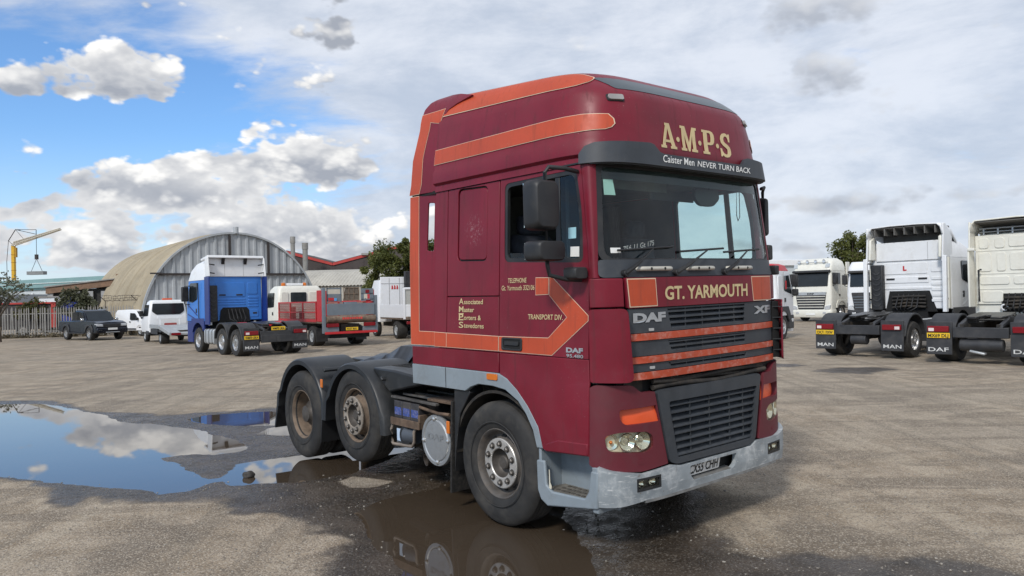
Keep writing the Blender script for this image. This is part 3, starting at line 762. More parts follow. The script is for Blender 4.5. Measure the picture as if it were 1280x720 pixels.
# upper rear deflector
def S_uc(x, z):
    w = 1.165 if z < 3.3 else 1.165 - .055 * (z - 3.3) / .3
    if z > 3.60: q = (z - 3.60) / .30; w = 1.11 - .14 * (1 - math.sqrt(max(0.0, 1 - q * q)))
    return (x, -w + .02 - .025 * min(1, max(0, (-.86 - x) / .4)), z)
UC = [(-.892, 2.968), (-1.318, 2.968), (-1.285, 3.06), (-1.215, 3.45), (-1.150, 3.80), (-1.10, 3.865), (-1.02, 3.895), (-.80, 3.890), (-.62, 3.860), (-.40, 3.80), (-.62, 3.765), (-.745, 3.73), (-.86, 3.62)]
side_parts('upper_deflector', lambda: MB().panel(UC, S_uc, .02, (), list(np.linspace(-1.25, -.5, 8)), [3.1, 3.3, 3.6, 3.65, 3.7, 3.74, 3.78, 3.82, 3.85, 3.87, 3.885]), maroon, smooth=50)
edged([(-.894, 3.625), (-1.02, 3.655), (-1.060, 3.45), (-1.115, 3.06), (-1.155, 2.972), (-1.313, 2.972), (-1.280, 3.06), (-1.210, 3.45), (-1.160, 3.745), (-.80, 3.745), (-.862, 3.63)], S=S_uc, us=(-1.1, -1.0), zs=(3.05, 3.1, 3.3, 3.45, 3.60, 3.66, 3.7, 3.73))
side_parts('deflector_gap', lambda: MB().bx(-1.30, -.87, -1.15, -1.10, 2.945, 2.975), dark, 0)
# glazed strip in the brow of the roof, marker lamps
P('roof_strip', MB().panel(roundpoly([(-.90, 3.672), (-.83, 3.555), (.83, 3.555), (.90, 3.672)], .02), S_rf, .002, (), list(np.linspace(-.9, .9, 31)), (3.57, 3.60, 3.63, 3.65), .004), M('smoked_strip', (.055, .070, .080), .30, var=.1, ns=4), smooth=60)
for s in (-1, 1):
    m = P('marker_lamp', MB().panel(rrect(s * .87 - .055, 3.452, s * .87 + .055, 3.492, .012, 3), S_rf, .02, (), (), (), .022), M('marker_lens', (.30, .29, .28), .2, var=.2), bevel=.006)
    P('lamp_bezel', MB().panel(rrect(s * .87 - .066, 3.443, s * .87 + .066, 3.501, .016, 3), S_rf, .02, (), (), (), .006), black, m, .003)
# slab serif A.M.P.S: each letter built from bars in a unit box
def slab(ch):
    if ch == 'A': return [[(.02, 0), (.36, 0), (.36, .10), (.30, .10), (.335, .24), (.665, .24), (.70, .10), (.62, .10), (.62, 0), (1.02, 0), (1.02, .10), (.93, .10), (.63, 1), (.34, 1), (.34, .90), (.38, .90), (.11, .10), (.02, .10)], [[(.365, .34), (.635, .34), (.50, .80)]]]
    if ch == 'M': return [[(0, 0), (.36, 0), (.36, .10), (.27, .10), (.27, .66), (.47, 0), (.57, 0), (.80, .68), (.80, .10), (.71, .10), (.71, 0), (1.1, 0), (1.1, .10), (1.01, .10), (1.01, .90), (1.1, .90), (1.1, 1), (.80, 1), (.56, .36), (.31, 1), (0, 1), (0, .90), (.09, .90), (.09, .10), (0, .10)], []]
    if ch == 'P': return [[(0, 0), (.48, 0), (.48, .10), (.37, .10), (.37, .40), (.60, .40), (.76, .44), (.86, .54), (.89, .70), (.86, .86), (.76, .96), (.60, 1), (0, 1), (0, .90), (.10, .90), (.10, .10), (0, .10)], [[(.37, .50), (.37, .90), (.54, .90), (.61, .84), (.63, .70), (.61, .56), (.54, .50)]]]
    return [[(.03, 0), (.13, 0), (.17, .06), (.30, -.01), (.46, -.02), (.66, .02), (.80, .13), (.83, .29), (.77, .43), (.62, .53), (.42, .60), (.32, .66), (.30, .76), (.36, .86), (.47, .89), (.58, .85), (.65, .75), (.67, .66), (.78, .66), (.78, 1), (.69, 1), (.65, .94), (.55, 1), (.42, 1.02), (.23, .98), (.10, .88), (.06, .73), (.11, .58), (.24, .48), (.44, .40), (.56, .34), (.58, .24), (.53, .14), (.42, .10), (.28, .14), (.19, .24), (.15, .35), (.03, .35)], []]
u = -.480; cap = .205; wid = {'A': .94, 'M': 1.10, 'P': .88, 'S': .84}
gap_ = .066; scale = .196
z0 = 3.112
cur = u
for ch in 'A.M.P.S':
    if ch == '.':
        c0 = cur + gap_ * .52
        P('lettering', MB().panel([(c0 + .021 * math.cos(k * PI / 5), z0 + .085 + .021 * math.sin(k * PI / 5)) for k in range(10)], S_rf, .002, base=.005), cream, smooth=0); cur += gap_ * 1.05; continue
    o_, hs = slab(ch); f_ = lambda q: [(cur + a * scale, z0 + b * cap) for a, b in q]
    P('lettering', MB().panel(f_(o_), S_rf, .002, [f_(q) for q in hs], frange(-.4, .6, .1), (3.2, 3.25), .005), cream, smooth=0); cur += wid[ch] * scale + .008
# --- windscreen
def S_ws(y, z):
    k = max(0.0, 1 - (abs(y) / 1.18) ** 3.2) ** (1 / 2.6)
    x0 = 1.14 + .185 * k - .005
    return (x0 - .125 * (z - 2.1), y, z)
YW = frange(-1.12, 1.12, .07)
WS = roundpoly([(-1.105, 2.235), (1.105, 2.235), (1.045, 2.93), (-1.045, 2.93)], [.09, .09, .05, .05])
WSo = roundpoly([(-1.150, 2.205), (1.150, 2.205), (1.085, 2.955), (-1.085, 2.955)], [.10, .10, .05, .05])
P('windscreen_seal', MB().panel(WSo, S_ws, .03, [WS], YW, (2.4, 2.6, 2.8), .0), black, smooth=50)
P('windscreen', MB().panel(WS, S_ws, .005, (), YW, (2.4, 2.6, 2.8), -.008), windglass, smooth=50)
P('windscreen_shade_band', MB().panel([(-1.05, 2.93), (-1.058, 2.840), (1.058, 2.840), (1.05, 2.93)], S_ws, .002, (), YW, (), -.015), M('shade_band', (.02, .022, .025), .5), smooth=50)
P('windscreen_paper', MB().panel([(-1.035, 2.72), (-.93, 2.72), (-.945, 2.90), (-1.025, 2.90)], S_ws, .002, (), (-1.0,), (), -.018), M('pale_paper', (.62, .78, .72), .6, var=.1))
P('windscreen_paper', MB().panel([(-1.045, 2.275), (-.955, 2.275), (-.955, 2.315), (-1.045, 2.315)], S_ws, .002, base=-.0055), whitep)
P('chalked_note', text_on(MB(), '756 11 Gt 175', S_ws, -.93, 2.285, .04, .34, -.006, .0, .3, du=(1, .16), dv=(-.1, 1)), M('chalk', (.40, .43, .41), .8), smooth=0, recalc=False)['kind'] = 'stuff'
# A pillars: from the door edge round to the windscreen seal
for s in (1, -1):
    mb = MB()
    rows = []
    for z in (2.09, 2.2, 2.35, 2.5, 2.65, 2.8, 2.955):
        yw = 1.150 + (1.085 - 1.150) * max(0, (z - 2.205)) / .75
        a = (float(np.interp(z, [2.1, 2.26, 2.952], [1.143, 1.132, 1.049])), -Wd(z) + .001)
        xw = S_ws(-yw, z)[0] + .004; b = (max(xw, a[0] + .02), -yw - .002)
        m = ((a[0] + b[0]) / 2 + .022, (a[1] + b[1]) / 2 - .02)
        rows.append([(q[0], q[1] * s, z) for q in (a, ((a[0] + m[0]) / 2 + .004, (a[1] + m[1]) / 2 - .006), m, ((m[0] + b[0]) / 2 + .004, (m[1] + b[1]) / 2 - .004), b)])
    mb.sheet(rows)
    P('windscreen_pillar', mb, maroon, smooth=60)
# dark scuttle under the glass with grab handles and wipers
def S_sc(y, z): x, y_, z_ = S_ws(y, 2.21); return (x + .03 * (2.22 - z) / .12, y, z)
P('scuttle_panel', MB().panel(roundpoly([(-1.165, 2.088), (1.165, 2.088), (1.150, 2.222), (-1.150, 2.222)], [.04, .04, .02, .02]), S_sc, .03, (), YW, (2.12,), .008), slate, bevel=.008, smooth=50)
for y0, y1 in ((-.84, -.50), (-.265, .05), (.29, .72)):
    y0, y1 = (y0, y1) if y0 < .2 else (y0, y0 + .33)
    rail = lambda y, z: Vector(S_sc(y, z)) + Vector((.045, 0, 0))
    pts = [Vector(S_sc(y0, 2.150)), rail(y0 + .015, 2.152)] + [rail(y, 2.152) for y in frange(y0 + .05, y1 - .05, .06)] + [rail(y1 - .015, 2.152), Vector(S_sc(y1, 2.150))]
    hb = P('grab_handle', MB().tube(pts, .018, 10), M('ivory_metal', (.50, .48, .42), .4, metal=.2, dirt=(.25, .23, .2), amt=.4), smooth=60)
    for q in (.28, .72):
        c = rail(y0 + (y1 - y0) * q, 2.152)
        P('handle_hole', MB().cyl(c + Vector((.0, 0, 0)), c + Vector((.0185, 0, 0)), .011, 10), dark, hb)
def wiper(yb, yt, zt):
    a = Vector(S_sc(yb, 2.12)) + Vector((.03, 0, 0)); e = Vector(S_ws(yt, zt)) + Vector((.035, 0, 0)); m = a.lerp(e, .45) + Vector((.03, 0, .01))
    w = P('wiper', MB().tube([a, a.lerp(m, .5) + Vector((.012, 0, 0)), m], [.020, .015, .012], 8).tube([m, e], [.010, .006], 6), black)
    P('pivot', MB().cyl(a - Vector((.03, 0, 0)), a + Vector((.014, 0, 0)), .026, 12), black, w, .004)
    b0 = Vector(S_ws(yt - .30, zt - .012)) + Vector((.02, 0, 0)); pts = [Vector(S_ws(yt - .34 + .075 * k, zt + .004 * k - .012)) + Vector((.014, 0, 0)) for k in range(9)]
    P('blade', MB().tube(pts, .010, 6), black, w)
wiper(-.98, -.66, 2.305); wiper(-.43, .02, 2.30); wiper(.22, .62, 2.300)
# --- sun visor
PV = Plan(.30, 1.330, 1.215, 6.5)
def S_v(u, z): x, y = PV.at(u); return (x - .10 * (z - 2.95), y * (1 - .012 * (z - 2.95) / .1), z)
uA, uB = PV.ux(1.055), 2 * PV.L - PV.ux(1.055)
UV = sorted(list(np.linspace(uA, PV.uy(-.9), 22)) + [2 * PV.L - q for q in np.linspace(uA, PV.uy(-.9), 22)] + [PV.uy(q) for q in frange(-.8, .8, .1)])
VIS = [(uA, 2.952), (uB, 2.952), (uB, 3.030), (uB - .05, 3.085), (uB - .13, 3.108), (PV.uy(.70), 3.122), (PV.uy(.665), 3.112), (PV.uy(.60), 3.062), (PV.uy(.56), 3.052), (PV.uy(-.50), 3.052), (PV.uy(-.55), 3.062), (PV.uy(-.615), 3.115), (PV.uy(-.66), 3.126), (uA + .13, 3.108), (uA + .05, 3.085), (uA, 3.030)]
P('sun_visor', MB().panel(VIS, S_v, .035, (), UV, (2.98, 3.02, 3.05), .0), slate, bevel=.006, smooth=50)
def S_vf(y, z): return S_v(PV.uy(y), z)
P('lettering', text_on(MB(), 'Caister Men', S_vf, -.525, 2.985, .060, .400, .004, .006, .12), whitep, smooth=0, recalc=False)
P('lettering', text_on(MB(), 'NEVER TURN BACK', S_vf, -.085, 2.985, .050, .790, .004, .006, .22), whitep, smooth=0, recalc=False)
P('visor_soffit', MB().panel([(PV.uy(-1.15), 0), (PV.uy(1.15), 0), (PV.uy(1.15), 1), (PV.uy(-1.15), 1)], lambda u, v: (lambda p: (p[0] - .02 - .17 * v, p[1] * (1 - .05 * v), 2.953 + .01 * v))(S_v(u, 2.955)), .01, (), UV), black, smooth=0)
# --- front band, grilles
side_parts('corner_deflector', lambda: MB().panel([(PL0.ux(1.148), 1.868), (PL0.uy(-1.005), 1.868), (PL0.uy(-1.012), 2.082), (PL0.ux(1.148), 2.088)], S_c, .03, (), US, (1.95,), .004), maroon, .008, smooth=50)
def bulge(u, z): return .020 + .070 * float(sstep(np.array((u - PL0.ux(1.15)) / (PL0.uy(-1.0) - PL0.ux(1.15))), 0.0, 1.0))
CDL = roundpoly([(PL0.ux(1.148), 1.318), (PL0.uy(-.995), 1.318), (PL0.uy(-1.025), 1.862), (PL0.ux(1.148), 1.858)], [.02, .05, .05, .03])
side_parts('air_guide', lambda: MB().panel(CDL, S_c, .012, (), US, frange(1.35, 1.85, .1), 0.0, bulge), maroon, .005, smooth=50)
# the open mouth of each air guide looks in across the grille, with ribs
for s in (-1, 1):
    mo = P('air_guide_mouth', MB().prism([(1.165, s * 1.15), (1.235, s * 1.12), (1.345, s * 1.06), (1.325, s * .99), (1.22, s * .99)], 'z', 1.335, 1.845), dark)
    for k in range(5):
        z = 1.40 + k * .098
        P('rib', MB().prism([(1.24, s * 1.0), (1.325, s * .992), (1.392, s * 1.045), (1.30, s * 1.10)], 'z', z, z + .008), black, mo)
P('grille_backing', MB().panel([(-1.0, .66), (1.0, .66), (1.0, 2.09), (-1.0, 2.09)], lambda y, z: (PL0.fx(y) - .075, y, z), .02, (), YS), dark)
BAND = roundpoly([(-.985, 1.858), (.965, 1.858), (.985, 2.084), (-1.0, 2.086)], .012)
P('name_band', MB().panel(BAND, S_f, .03, (), YS, (), .010), maroon, bevel=.008, smooth=50)
for sq in ([(-.962, 1.872), (-.702, 1.874), (-.716, 2.072), (-.980, 2.072)], [(.610, 1.870), (.940, 1.868), (.925, 2.069), (.582, 2.069)]):
    q = [(a, b) for a, b in sq]
    P('pinstripe', MB().panel(grow(q, .008), S_f, .001, (), YS, (), .0115), pinstripe, smooth=0); P('orange_square', MB().panel(q, S_f, .001, (), YS, (), .0130), orange, smooth=0)
lettering('GT. YARMOUTH', -.612, 1.913, .104, 1.118, S=S_f, bold=.028, base=.0135)
def grille_row(z0, z1, zt):
    r = P('grille_panel', MB().panel([(-.965, z0), (.965, z0), (.972, z1), (-.972, z1)], S_f, .02, [[(-.53, z0 + .012), (.465, z0 + .012), (.475, z1 - .012), (-.575, z1 - .012)]], YS, (), .0), slate, bevel=.004, smooth=50)
    return r
def slat_on(parent, ya, yb, z, dep=.045, th=.010, drop=.028, out=.0, n=10):
    up = []; lo = []
    ys = frange(ya, yb, (yb - ya) / n)
    rows = [[(PL0.fx(y) + out, y, z) for y in ys], [(PL0.fx(y) + out, y, z - th) for y in ys], [(PL0.fx(y) + out - dep, y, z + drop - th) for y in ys], [(PL0.fx(y) + out - dep, y, z + drop) for y in ys]]
    return P('slat', MB().sheet(rows + [rows[0]]), slate, parent, smooth=30)
def ribs_on(parent, ylist, z0, z1, dep=.05, out=-.006):
    for y in ylist:
        x = PL0.fx(y) + out
        P('rib', MB().prism([(x, z0), (x, z1), (x - dep, z1), (x - dep, z0)], 'y', y - .004, y + .004), slate, parent, smooth=0)
g1 = grille_row(1.668, 1.852, 0)
for k in range(4): slat_on(g1, -.585 + .016 * k, .475, 1.822 - .044 * k)
ribs_on(g1, (-.35, -.13, .11, .32), 1.68, 1.84)
g2 = grille_row(1.494, 1.607, 0)
for k in range(3): slat_on(g2, -.57 + .012 * k, .472, 1.588 - .036 * k)
ribs_on(g2, (-.35, -.13, .11, .32), 1.505, 1.60)
g3 = grille_row(1.376, 1.436, 0)
for k in range(2): slat_on(g3, -.555 + .012 * k, .46, 1.422 - .030 * k, drop=.02)
ribs_on(g3, (-.35, -.13, .11, .32), 1.385, 1.43)
for z0, z1 in ((1.611, 1.664), (1.440, 1.490), (1.318, 1.372)):
    P('orange_bar', MB().panel([(-.965, z0), (.965, z0), (.965, z1), (-.965, z1)], S_f, .03, (), YS, (), .012), M('chipped_orange_paint', (.44, .060, .020), .42, var=.10, ns=2.0, dirt=(.62, .50, .44), amt=.35, ds=14), bevel=.010, smooth=50)
def badge(txt, y, z, h, w):
    P('badge', text_on(MB(), txt, S_f, y, z, h, w, .006, .06), silverp, smooth=0, recalc=False)
badge('DAF', -.938, 1.752, .066, .335); badge('XF', .612, 1.752, .062, .315)
for y, z in ((-.76, 1.690), (-.76, 1.402)):
    P('clip', MB().panel(rrect(y - .025, z - .010, y + .025, z + .010, .004, 2), S_f, .008, base=.006), M('pale_clip', (.40, .40, .39), .5))
# dark opening with pipes above the lower grille
for k, (z, r, x) in enumerate(((1.285, .018, .03), (1.262, .014, .045), (1.240, .020, .02), (1.300, .010, .05))):
    P('hose', MB().tube([(PL0.fx(y) - x + .012 * math.sin(7 * y + k), y, z + .012 * math.sin(5 * y + 2 * k)) for y in frange(-.74, .80, .07)], r, 8), grime, smooth=60)
P('upper_beam', MB().bx(1.20, 1.28, -1.0, 1.0, 1.20, 1.31), grime)
# lower grille: frame, seven slats, ribs
LG = roundpoly([(-.735, 1.215), (-.690, 1.225), (.640, 1.225), (.672, 1.205), (.560, .668), (.49, .63), (-.53, .635), (-.615, .665)], [.02, .02, .02, .03, .06, .05, .05, .06])
LGH = roundpoly([(-.610, 1.128), (.605, 1.124), (.508, .684), (-.520, .682)], .03)
lg = P('lower_grille', MB().panel(LG, S_f, .05, [LGH], YS, (.75, .9, 1.05, 1.17), .022), slate, bevel=.012, smooth=50)
for k in range(8):
    z = 1.092 - k * .0560; q = k / 7
    slat_on(lg, -.605 + .08 * q, .600 - .09 * q, z, dep=.06, th=.008, drop=.040, out=.010)
ribs_on(lg, (-.335, -.08, .20, .40), .70, 1.11, .05, .004)
# headlamp panels, round the corners
def hl_outline(): return roundpoly([(PL0.ux(1.118), .700), (PL0.uy(-1.19), .672), (PL0.uy(-.90), .634), (PL0.uy(-.625), .655), (PL0.uy(-.752), 1.220), (PL0.uy(-.885), 1.222), (PL0.uy(-.965), 1.285), (PL0.ux(1.17), 1.300), (PL0.ux(1.118), 1.262)], [.02, .04, .04, .01, .01, .03, .03, .04, .04])
LAMP = roundpoly([(PL0.uy(-1.150), .805), (PL0.uy(-.86), .772), (PL0.uy(-.782), .800), (PL0.uy(-.782), .890), (PL0.uy(-.84), .928), (PL0.uy(-1.075), .945), (PL0.uy(-1.165), .925)], [.05, .04, .03, .03, .03, .03, .04])
SCOOP = roundpoly([(PL0.uy(-1.02), .990), (PL0.uy(-.714), .992), (PL0.uy(-.744), 1.116), (PL0.uy(-1.072), 1.110), (PL0.uy(-1.068), 1.03)], [.03, .005, .005, .02, .03])
side_parts('headlamp_panel', lambda: MB().panel(hl_outline(), S_c, .05, [LAMP, SCOOP], US, (.75, .85, .95, 1.05, 1.15, 1.25), .012), M('faded_maroon_plastic', (.118, .0120, .021), .58, var=.15, ns=2, dirt=(.10, .042, .045), amt=.4, ds=3), .010, smooth=50)
side_parts('scoop', lambda: MB().panel(grow(SCOOP, .02), S_c, .01, (), US, (1.0, 1.05, 1.1), .0, lambda u, z: -.035 + .04 * (u - PL0.uy(-1.07)) / (PL0.uy(-.67) - PL0.uy(-1.07)) - .25 * max(0, z - 1.06)), M('bright_orange_plastic', (.72, .095, .025), .4, var=.08), 0, smooth=50)
for s in (1, -1):
    f = (lambda m: m) if s == 1 else (lambda m: m.mirror_y())
    hl = P('headlamp', f(MB().panel(grow(LAMP, .012), S_c, .006, (), US, (.82, .88), -.034)), M('lamp_bucket', (.78, .77, .70), .3, metal=.1, var=.1, ns=8), smooth=60)
    for (y, z, r) in ((-1.000, .866, .062), (-.865, .862, .066)):
        c = Vector((PL0.fx(y) - .045, y, z))
        P('reflector', f(MB().lathe([(.006, 0), (.02, .004), (r * .6, .018), (r * .92, .042), (r, .046), (r * 1.07, .040)], c, (1, -.35 if y < -.95 else -.18, .02), 20)), chrome, hl, smooth=60)
        P('bulb_cap', f(MB().lathe([(.0, .034), (.012, .032), (.016, .02), (.016, 0)], c, (1, -.3, 0), 12)), M('bulb_cover', (.45, .44, .42), .3, metal=.6), hl)
    cb_ = Vector((PL0.fx(-1.118) - .02, -1.118, .872))
    P('indicator_bulb', f(MB().lathe([(0, -.01), (.010, -.006), (.014, .004), (.010, .014), (0, .018)], cb_, (1, -.8, 0), 14)), amber, hl, smooth=60)
    P('reflector', f(MB().lathe([(.008, -.01), (.03, -.006), (.052, .004), (.060, .006)], cb_ - Vector((.015, -.01, 0)), (1, -.8, 0), 18)), chrome, hl, smooth=60)
    P('lamp_lens', f(MB().panel(LAMP, S_c, .004, (), US, (.82, .88), .008)), lensclr, hl, smooth=60)
    for q in (-.905,):
        P('washer_nozzle', f(MB().panel(rrect(PL0.uy(q) - .022, .690, PL0.uy(q) + .022, .722, .004, 2), S_c, .006, base=.015)), M('faded_maroon_plastic', (0, 0, 0)))
# --- bumper
PB = Plan(.95, 1.395, 1.242, 4.6)
def S_b(u, z): x, y = PB.at(u); return (x - .10 * max(0.0, .50 - z), y * (1 - .05 * max(0, .50 - z)), z)
UB = sorted(list(np.linspace(PB.ux(1.1), PB.uy(-.9), 24)) + [2 * PB.L - q for q in np.linspace(PB.ux(1.1), PB.uy(-.9), 24)] + [PB.uy(q) for q in frange(-.8, .8, .1)])
b0, b1 = PB.ux(1.205), 2 * PB.L - PB.ux(1.205)
ft = lambda s: [(PB.uy(s * .975), .592), (PB.uy(s * .742), .592), (PB.uy(s * .742), .506), (PB.uy(s * .975), .503)]
NOT = roundpoly([(PB.uy(-.385), .520), (PB.uy(-.335), .478), (PB.uy(.190), .478), (PB.uy(.240), .520), (PB.uy(.245), .598), (PB.uy(-.385), .598)], [.02, .02, .03, .03, .01, .01])
BMP = [(b0, .405), (PB.uy(-1.1), .405), (PB.uy(-.90), .424), (PB.uy(0), .424), (PB.uy(.90), .424), (PB.uy(1.1), .405), (b1, .405), (b1, .700), (PB.uy(1.16), .672), (PB.uy(.9), .640), (PB.uy(.55), .650), (PB.uy(.48), .618), (PB.uy(-.48), .618), (PB.uy(-.60), .640), (PB.uy(-.9), .622), (PB.uy(-1.16), .672), (b0, .700)]
P('bumper', MB().panel(BMP, S_b, .04, [ft(-1), ft(1), NOT], UB, (.43, .46, .5, .55, .6), .012), scratched, bevel=.012, smooth=50)
mb = MB(); mb.panel([(PB.uy(-.9), 0), (PB.uy(.9), 0), (PB.uy(.9), 1), (PB.uy(-.9), 1)], lambda u, v: (lambda p: (p[0] + .012 - .10 * v, p[1] * (1 - .03 * v), .424 - .02 * v))(S_b(u, .43)), .02, (), UB)
P('bumper_lip', mb, M('worn_lip', (.16, .16, .155), .6, var=.3, ns=5, dirt=(.10, .075, .05), amt=.6), smooth=50)
P('plate_recess', MB().panel([(PB.uy(-.42), .45), (PB.uy(.28), .45), (PB.uy(.28), .66), (PB.uy(-.42), .66)], S_b, .01, (), UB, (), -.075), dark)
P('plate_shelf', MB().panel([(PB.uy(-.34), 0), (PB.uy(.20), 0), (PB.uy(.20), 1), (PB.uy(-.34), 1)], lambda u, v: (lambda p: (p[0] + .005 - .08 * v, p[1], .480 + .01 * v))(S_b(u, .48)), .008), M('worn_lip', (0, 0, 0)))
def S_pl(y, z): return (PB.fx(y) - .030 + .20 * (z - .55), y, z)
pl = P('number_plate', MB().panel(rrect(-.375, .500, .062, .612, .01, 3), S_pl, .006, base=0), M('plate_white', (.72, .71, .68), .45, var=.1, ns=8, dirt=(.35, .33, .3), amt=.3))
P('lettering', text_on(MB(), 'CX55 CHH', S_pl, -.350, .515, .078, .385, .002, .02), black_print, pl, smooth=0, recalc=False)
for s in (1, -1):
    f = (lambda m: m) if s == 1 else (lambda m: m.mirror_y())
    fl = P('fog_lamp', f(MB().panel([(a, b) for a, b in ft(-1)], S_b, .006, (), UB, (), -.045)), M('fog_bucket', (.30, .29, .27), .3, metal=.5))
    P('lamp_surround', f(MB().panel(grow(ft(-1)[::-1], .004), S_b, .045, [grow(ft(-1)[::-1], -.012)], UB, (), .014)), black, fl, .003)
    for yy_ in (-.915, -.80):
        P('reflector', f(MB().lathe([(.005, 0), (.024, .008), (.034, .026)], (PB.fx(yy_) - .045, yy_, .548), (1, -.1, 0), 16)), chrome, fl, smooth=60)
    P('lamp_lens', f(MB().panel(grow(ft(-1)[::-1], -.010), S_b, .004, (), UB, (), .004)), lensclr, fl)
    # step well beside the bumper corner
    st = [(.545, .655), (.548, .42), (.585, .345), (.66, .305), (1.205, .388), (1.218, .664), (1.145, .664), (1.115, .505), (1.075, .445), (.72, .430), (.655, .47), (.640, .66)]
    side = P('step_frame', f(MB().prism(st, 'y', -1.238, -1.205)), greyp, bevel=.012)
    back = MB().bx(.56, 1.20, -1.0, -.97, .33, .75); back.box((.57, -1.10, .55), (.03, .24, .40)).box((1.17, -1.10, .52), (.06, .24, .34))
    P('step_well', f(back), greyp, bevel=.008)
    tr = P('step_tread', f(MB().prism([(.60, -1.215), (1.18, -1.215), (1.16, -.98), (.62, -.98)], 'z', .415, .432)), M('tread_plate', (.20, .185, .16), .6, metal=.3, var=.3, ns=9), bevel=.003)
    for i in range(7):
        for j in range(3):
            P('tread_stud', f(MB().box((.72 + .055 * i, -1.17 + .065 * j, .4345), (.034, .022, .006))), M('tread_stud', (.12, .11, .095), .6, metal=.4), tr, smooth=0)
    P('step_scuff', f(MB().prism([(.690, .455), (.715, .448), (.718, .475), (.703, .50), (.700, .60), (.692, .60)], 'y', -1.2395, -1.2375)), M('cream_scuff', (.66, .62, .50), .7)) if s == 1 else None
# --- cab shell seen through the glass
P('cab_floor', MB().bx(-.86, 1.16, -1.16, 1.16, 1.30, 1.36), trim_in)
P('sun_blind', MB().bx(1.0, 1.02, -1.0, -.1, 2.80, 2.93), curtainm)
P('tachograph', MB().bx(.98, 1.0, -.3, .3, 2.74, 2.82), black)
P('paper_stack', MB().box((1.10, .25, 2.205), (.12, .30, .03), rot=Matrix.Rotation(R(12), 3, 'Z')), whitep)
P('cab_rear_wall', MB().bx(-.885, -.85, -1.10, 1.10, 1.30, 3.0), trim_in)
P('cab_ceiling', MB().bx(-.86, 1.02, -1.08, 1.08, 2.965, 2.99), trim_in)
for s in (1, -1):
    f = (lambda m: m) if s == 1 else (lambda m: m.mirror_y())
    P('side_lining', f(MB().panel([(-.86, 1.33), (1.12, 1.33), (1.125, 2.10), (1.10, 2.19), (.13, 2.23), (.125, 2.93), (-.86, 2.95)], S_side, .01, (), (), (1.5, 2.2, 2.6), -.035)), trim_in)
    seat = P('seat_cushion', MB().bx(.05, .55, s * -.72 - .25, s * -.72 + .25, 1.72, 1.86), seatm, bevel=.05)
    P('backrest', MB().prism([(.10, 1.80), (.02, 2.50), (-.10, 2.50), (-.06, 1.80)], 'y', s * -.72 - .24, s * -.72 + .24), seatm, bevel=.05)
    P('headrest', MB().bx(-.10, .0, s * -.72 - .13, s * -.72 + .13, 2.50, 2.68), seatm, bevel=.04)
    P('curtain', MB().sheet([[(-.55 - .28 * q + .012 * math.sin(k * 2.2), s * (-1.07 + .012 * math.cos(k * 2.2)), 1.5 + 1.4 * q2) for k, q in [(k, k / 16) for k in range(17)]] for q2 in (0, 1)]), curtainm, smooth=60)
    P('pillar_curtain', MB().sheet([[(.78 + .030 * math.sin(k * 1.9) * .4 - .02 * k, s * (-1.06 + .022 * k), 2.2 + .72 * q2) for k in range(12)] for q2 in (0, 1)]), curtainm, smooth=60) if s == 1 else None
mb = MB(); mb.prism([(1.20, 2.17), (.92, 2.20), (.76, 2.12), (.70, 1.70), (1.15, 1.60)], 'y', -1.08, 1.08)
P('dashboard', mb, trim_in, bevel=.04)
P('steering_wheel', MB().lathe([(.20 + .016 * math.cos(a), .016 * math.sin(a)) for a in [k * PI / 4 for k in range(8)]], (.66, -.66, 2.12), (-.75, 0, .66), 28, close=True), black, smooth=60)
P('bunk', MB().bx(-.84, -.25, -1.05, 1.05, 1.75, 1.95), seatm, bevel=.04)
# interior mirror behind the glass
c = Vector(S_ws(.30, 2.78)) - Vector((.09, 0, 0))
mi = P('interior_mirror', MB().panel(roundpoly([(-.17, -.03), (-.09, -.085), (.09, -.085), (.19, -.01), (.15, .085), (-.02, .10), (-.17, .06)], .04), lambda a, b: (c.x - .15 * a * 0, c.y + a, c.z + b), .035), black, bevel=.012)
P('mirror_stem', MB().tube([c + Vector((0, .03, .06)), c + Vector((.0, .03, .19))], .012, 8), black, mi)
P('cord', MB().tube([c + Vector((.02, .42, .20)), c + Vector((.02, .41, -.15)), c + Vector((.02, .43, -.20)), c + Vector((.02, .46, -.16)), c + Vector((.02, .46, .20))], .004, 6), black)
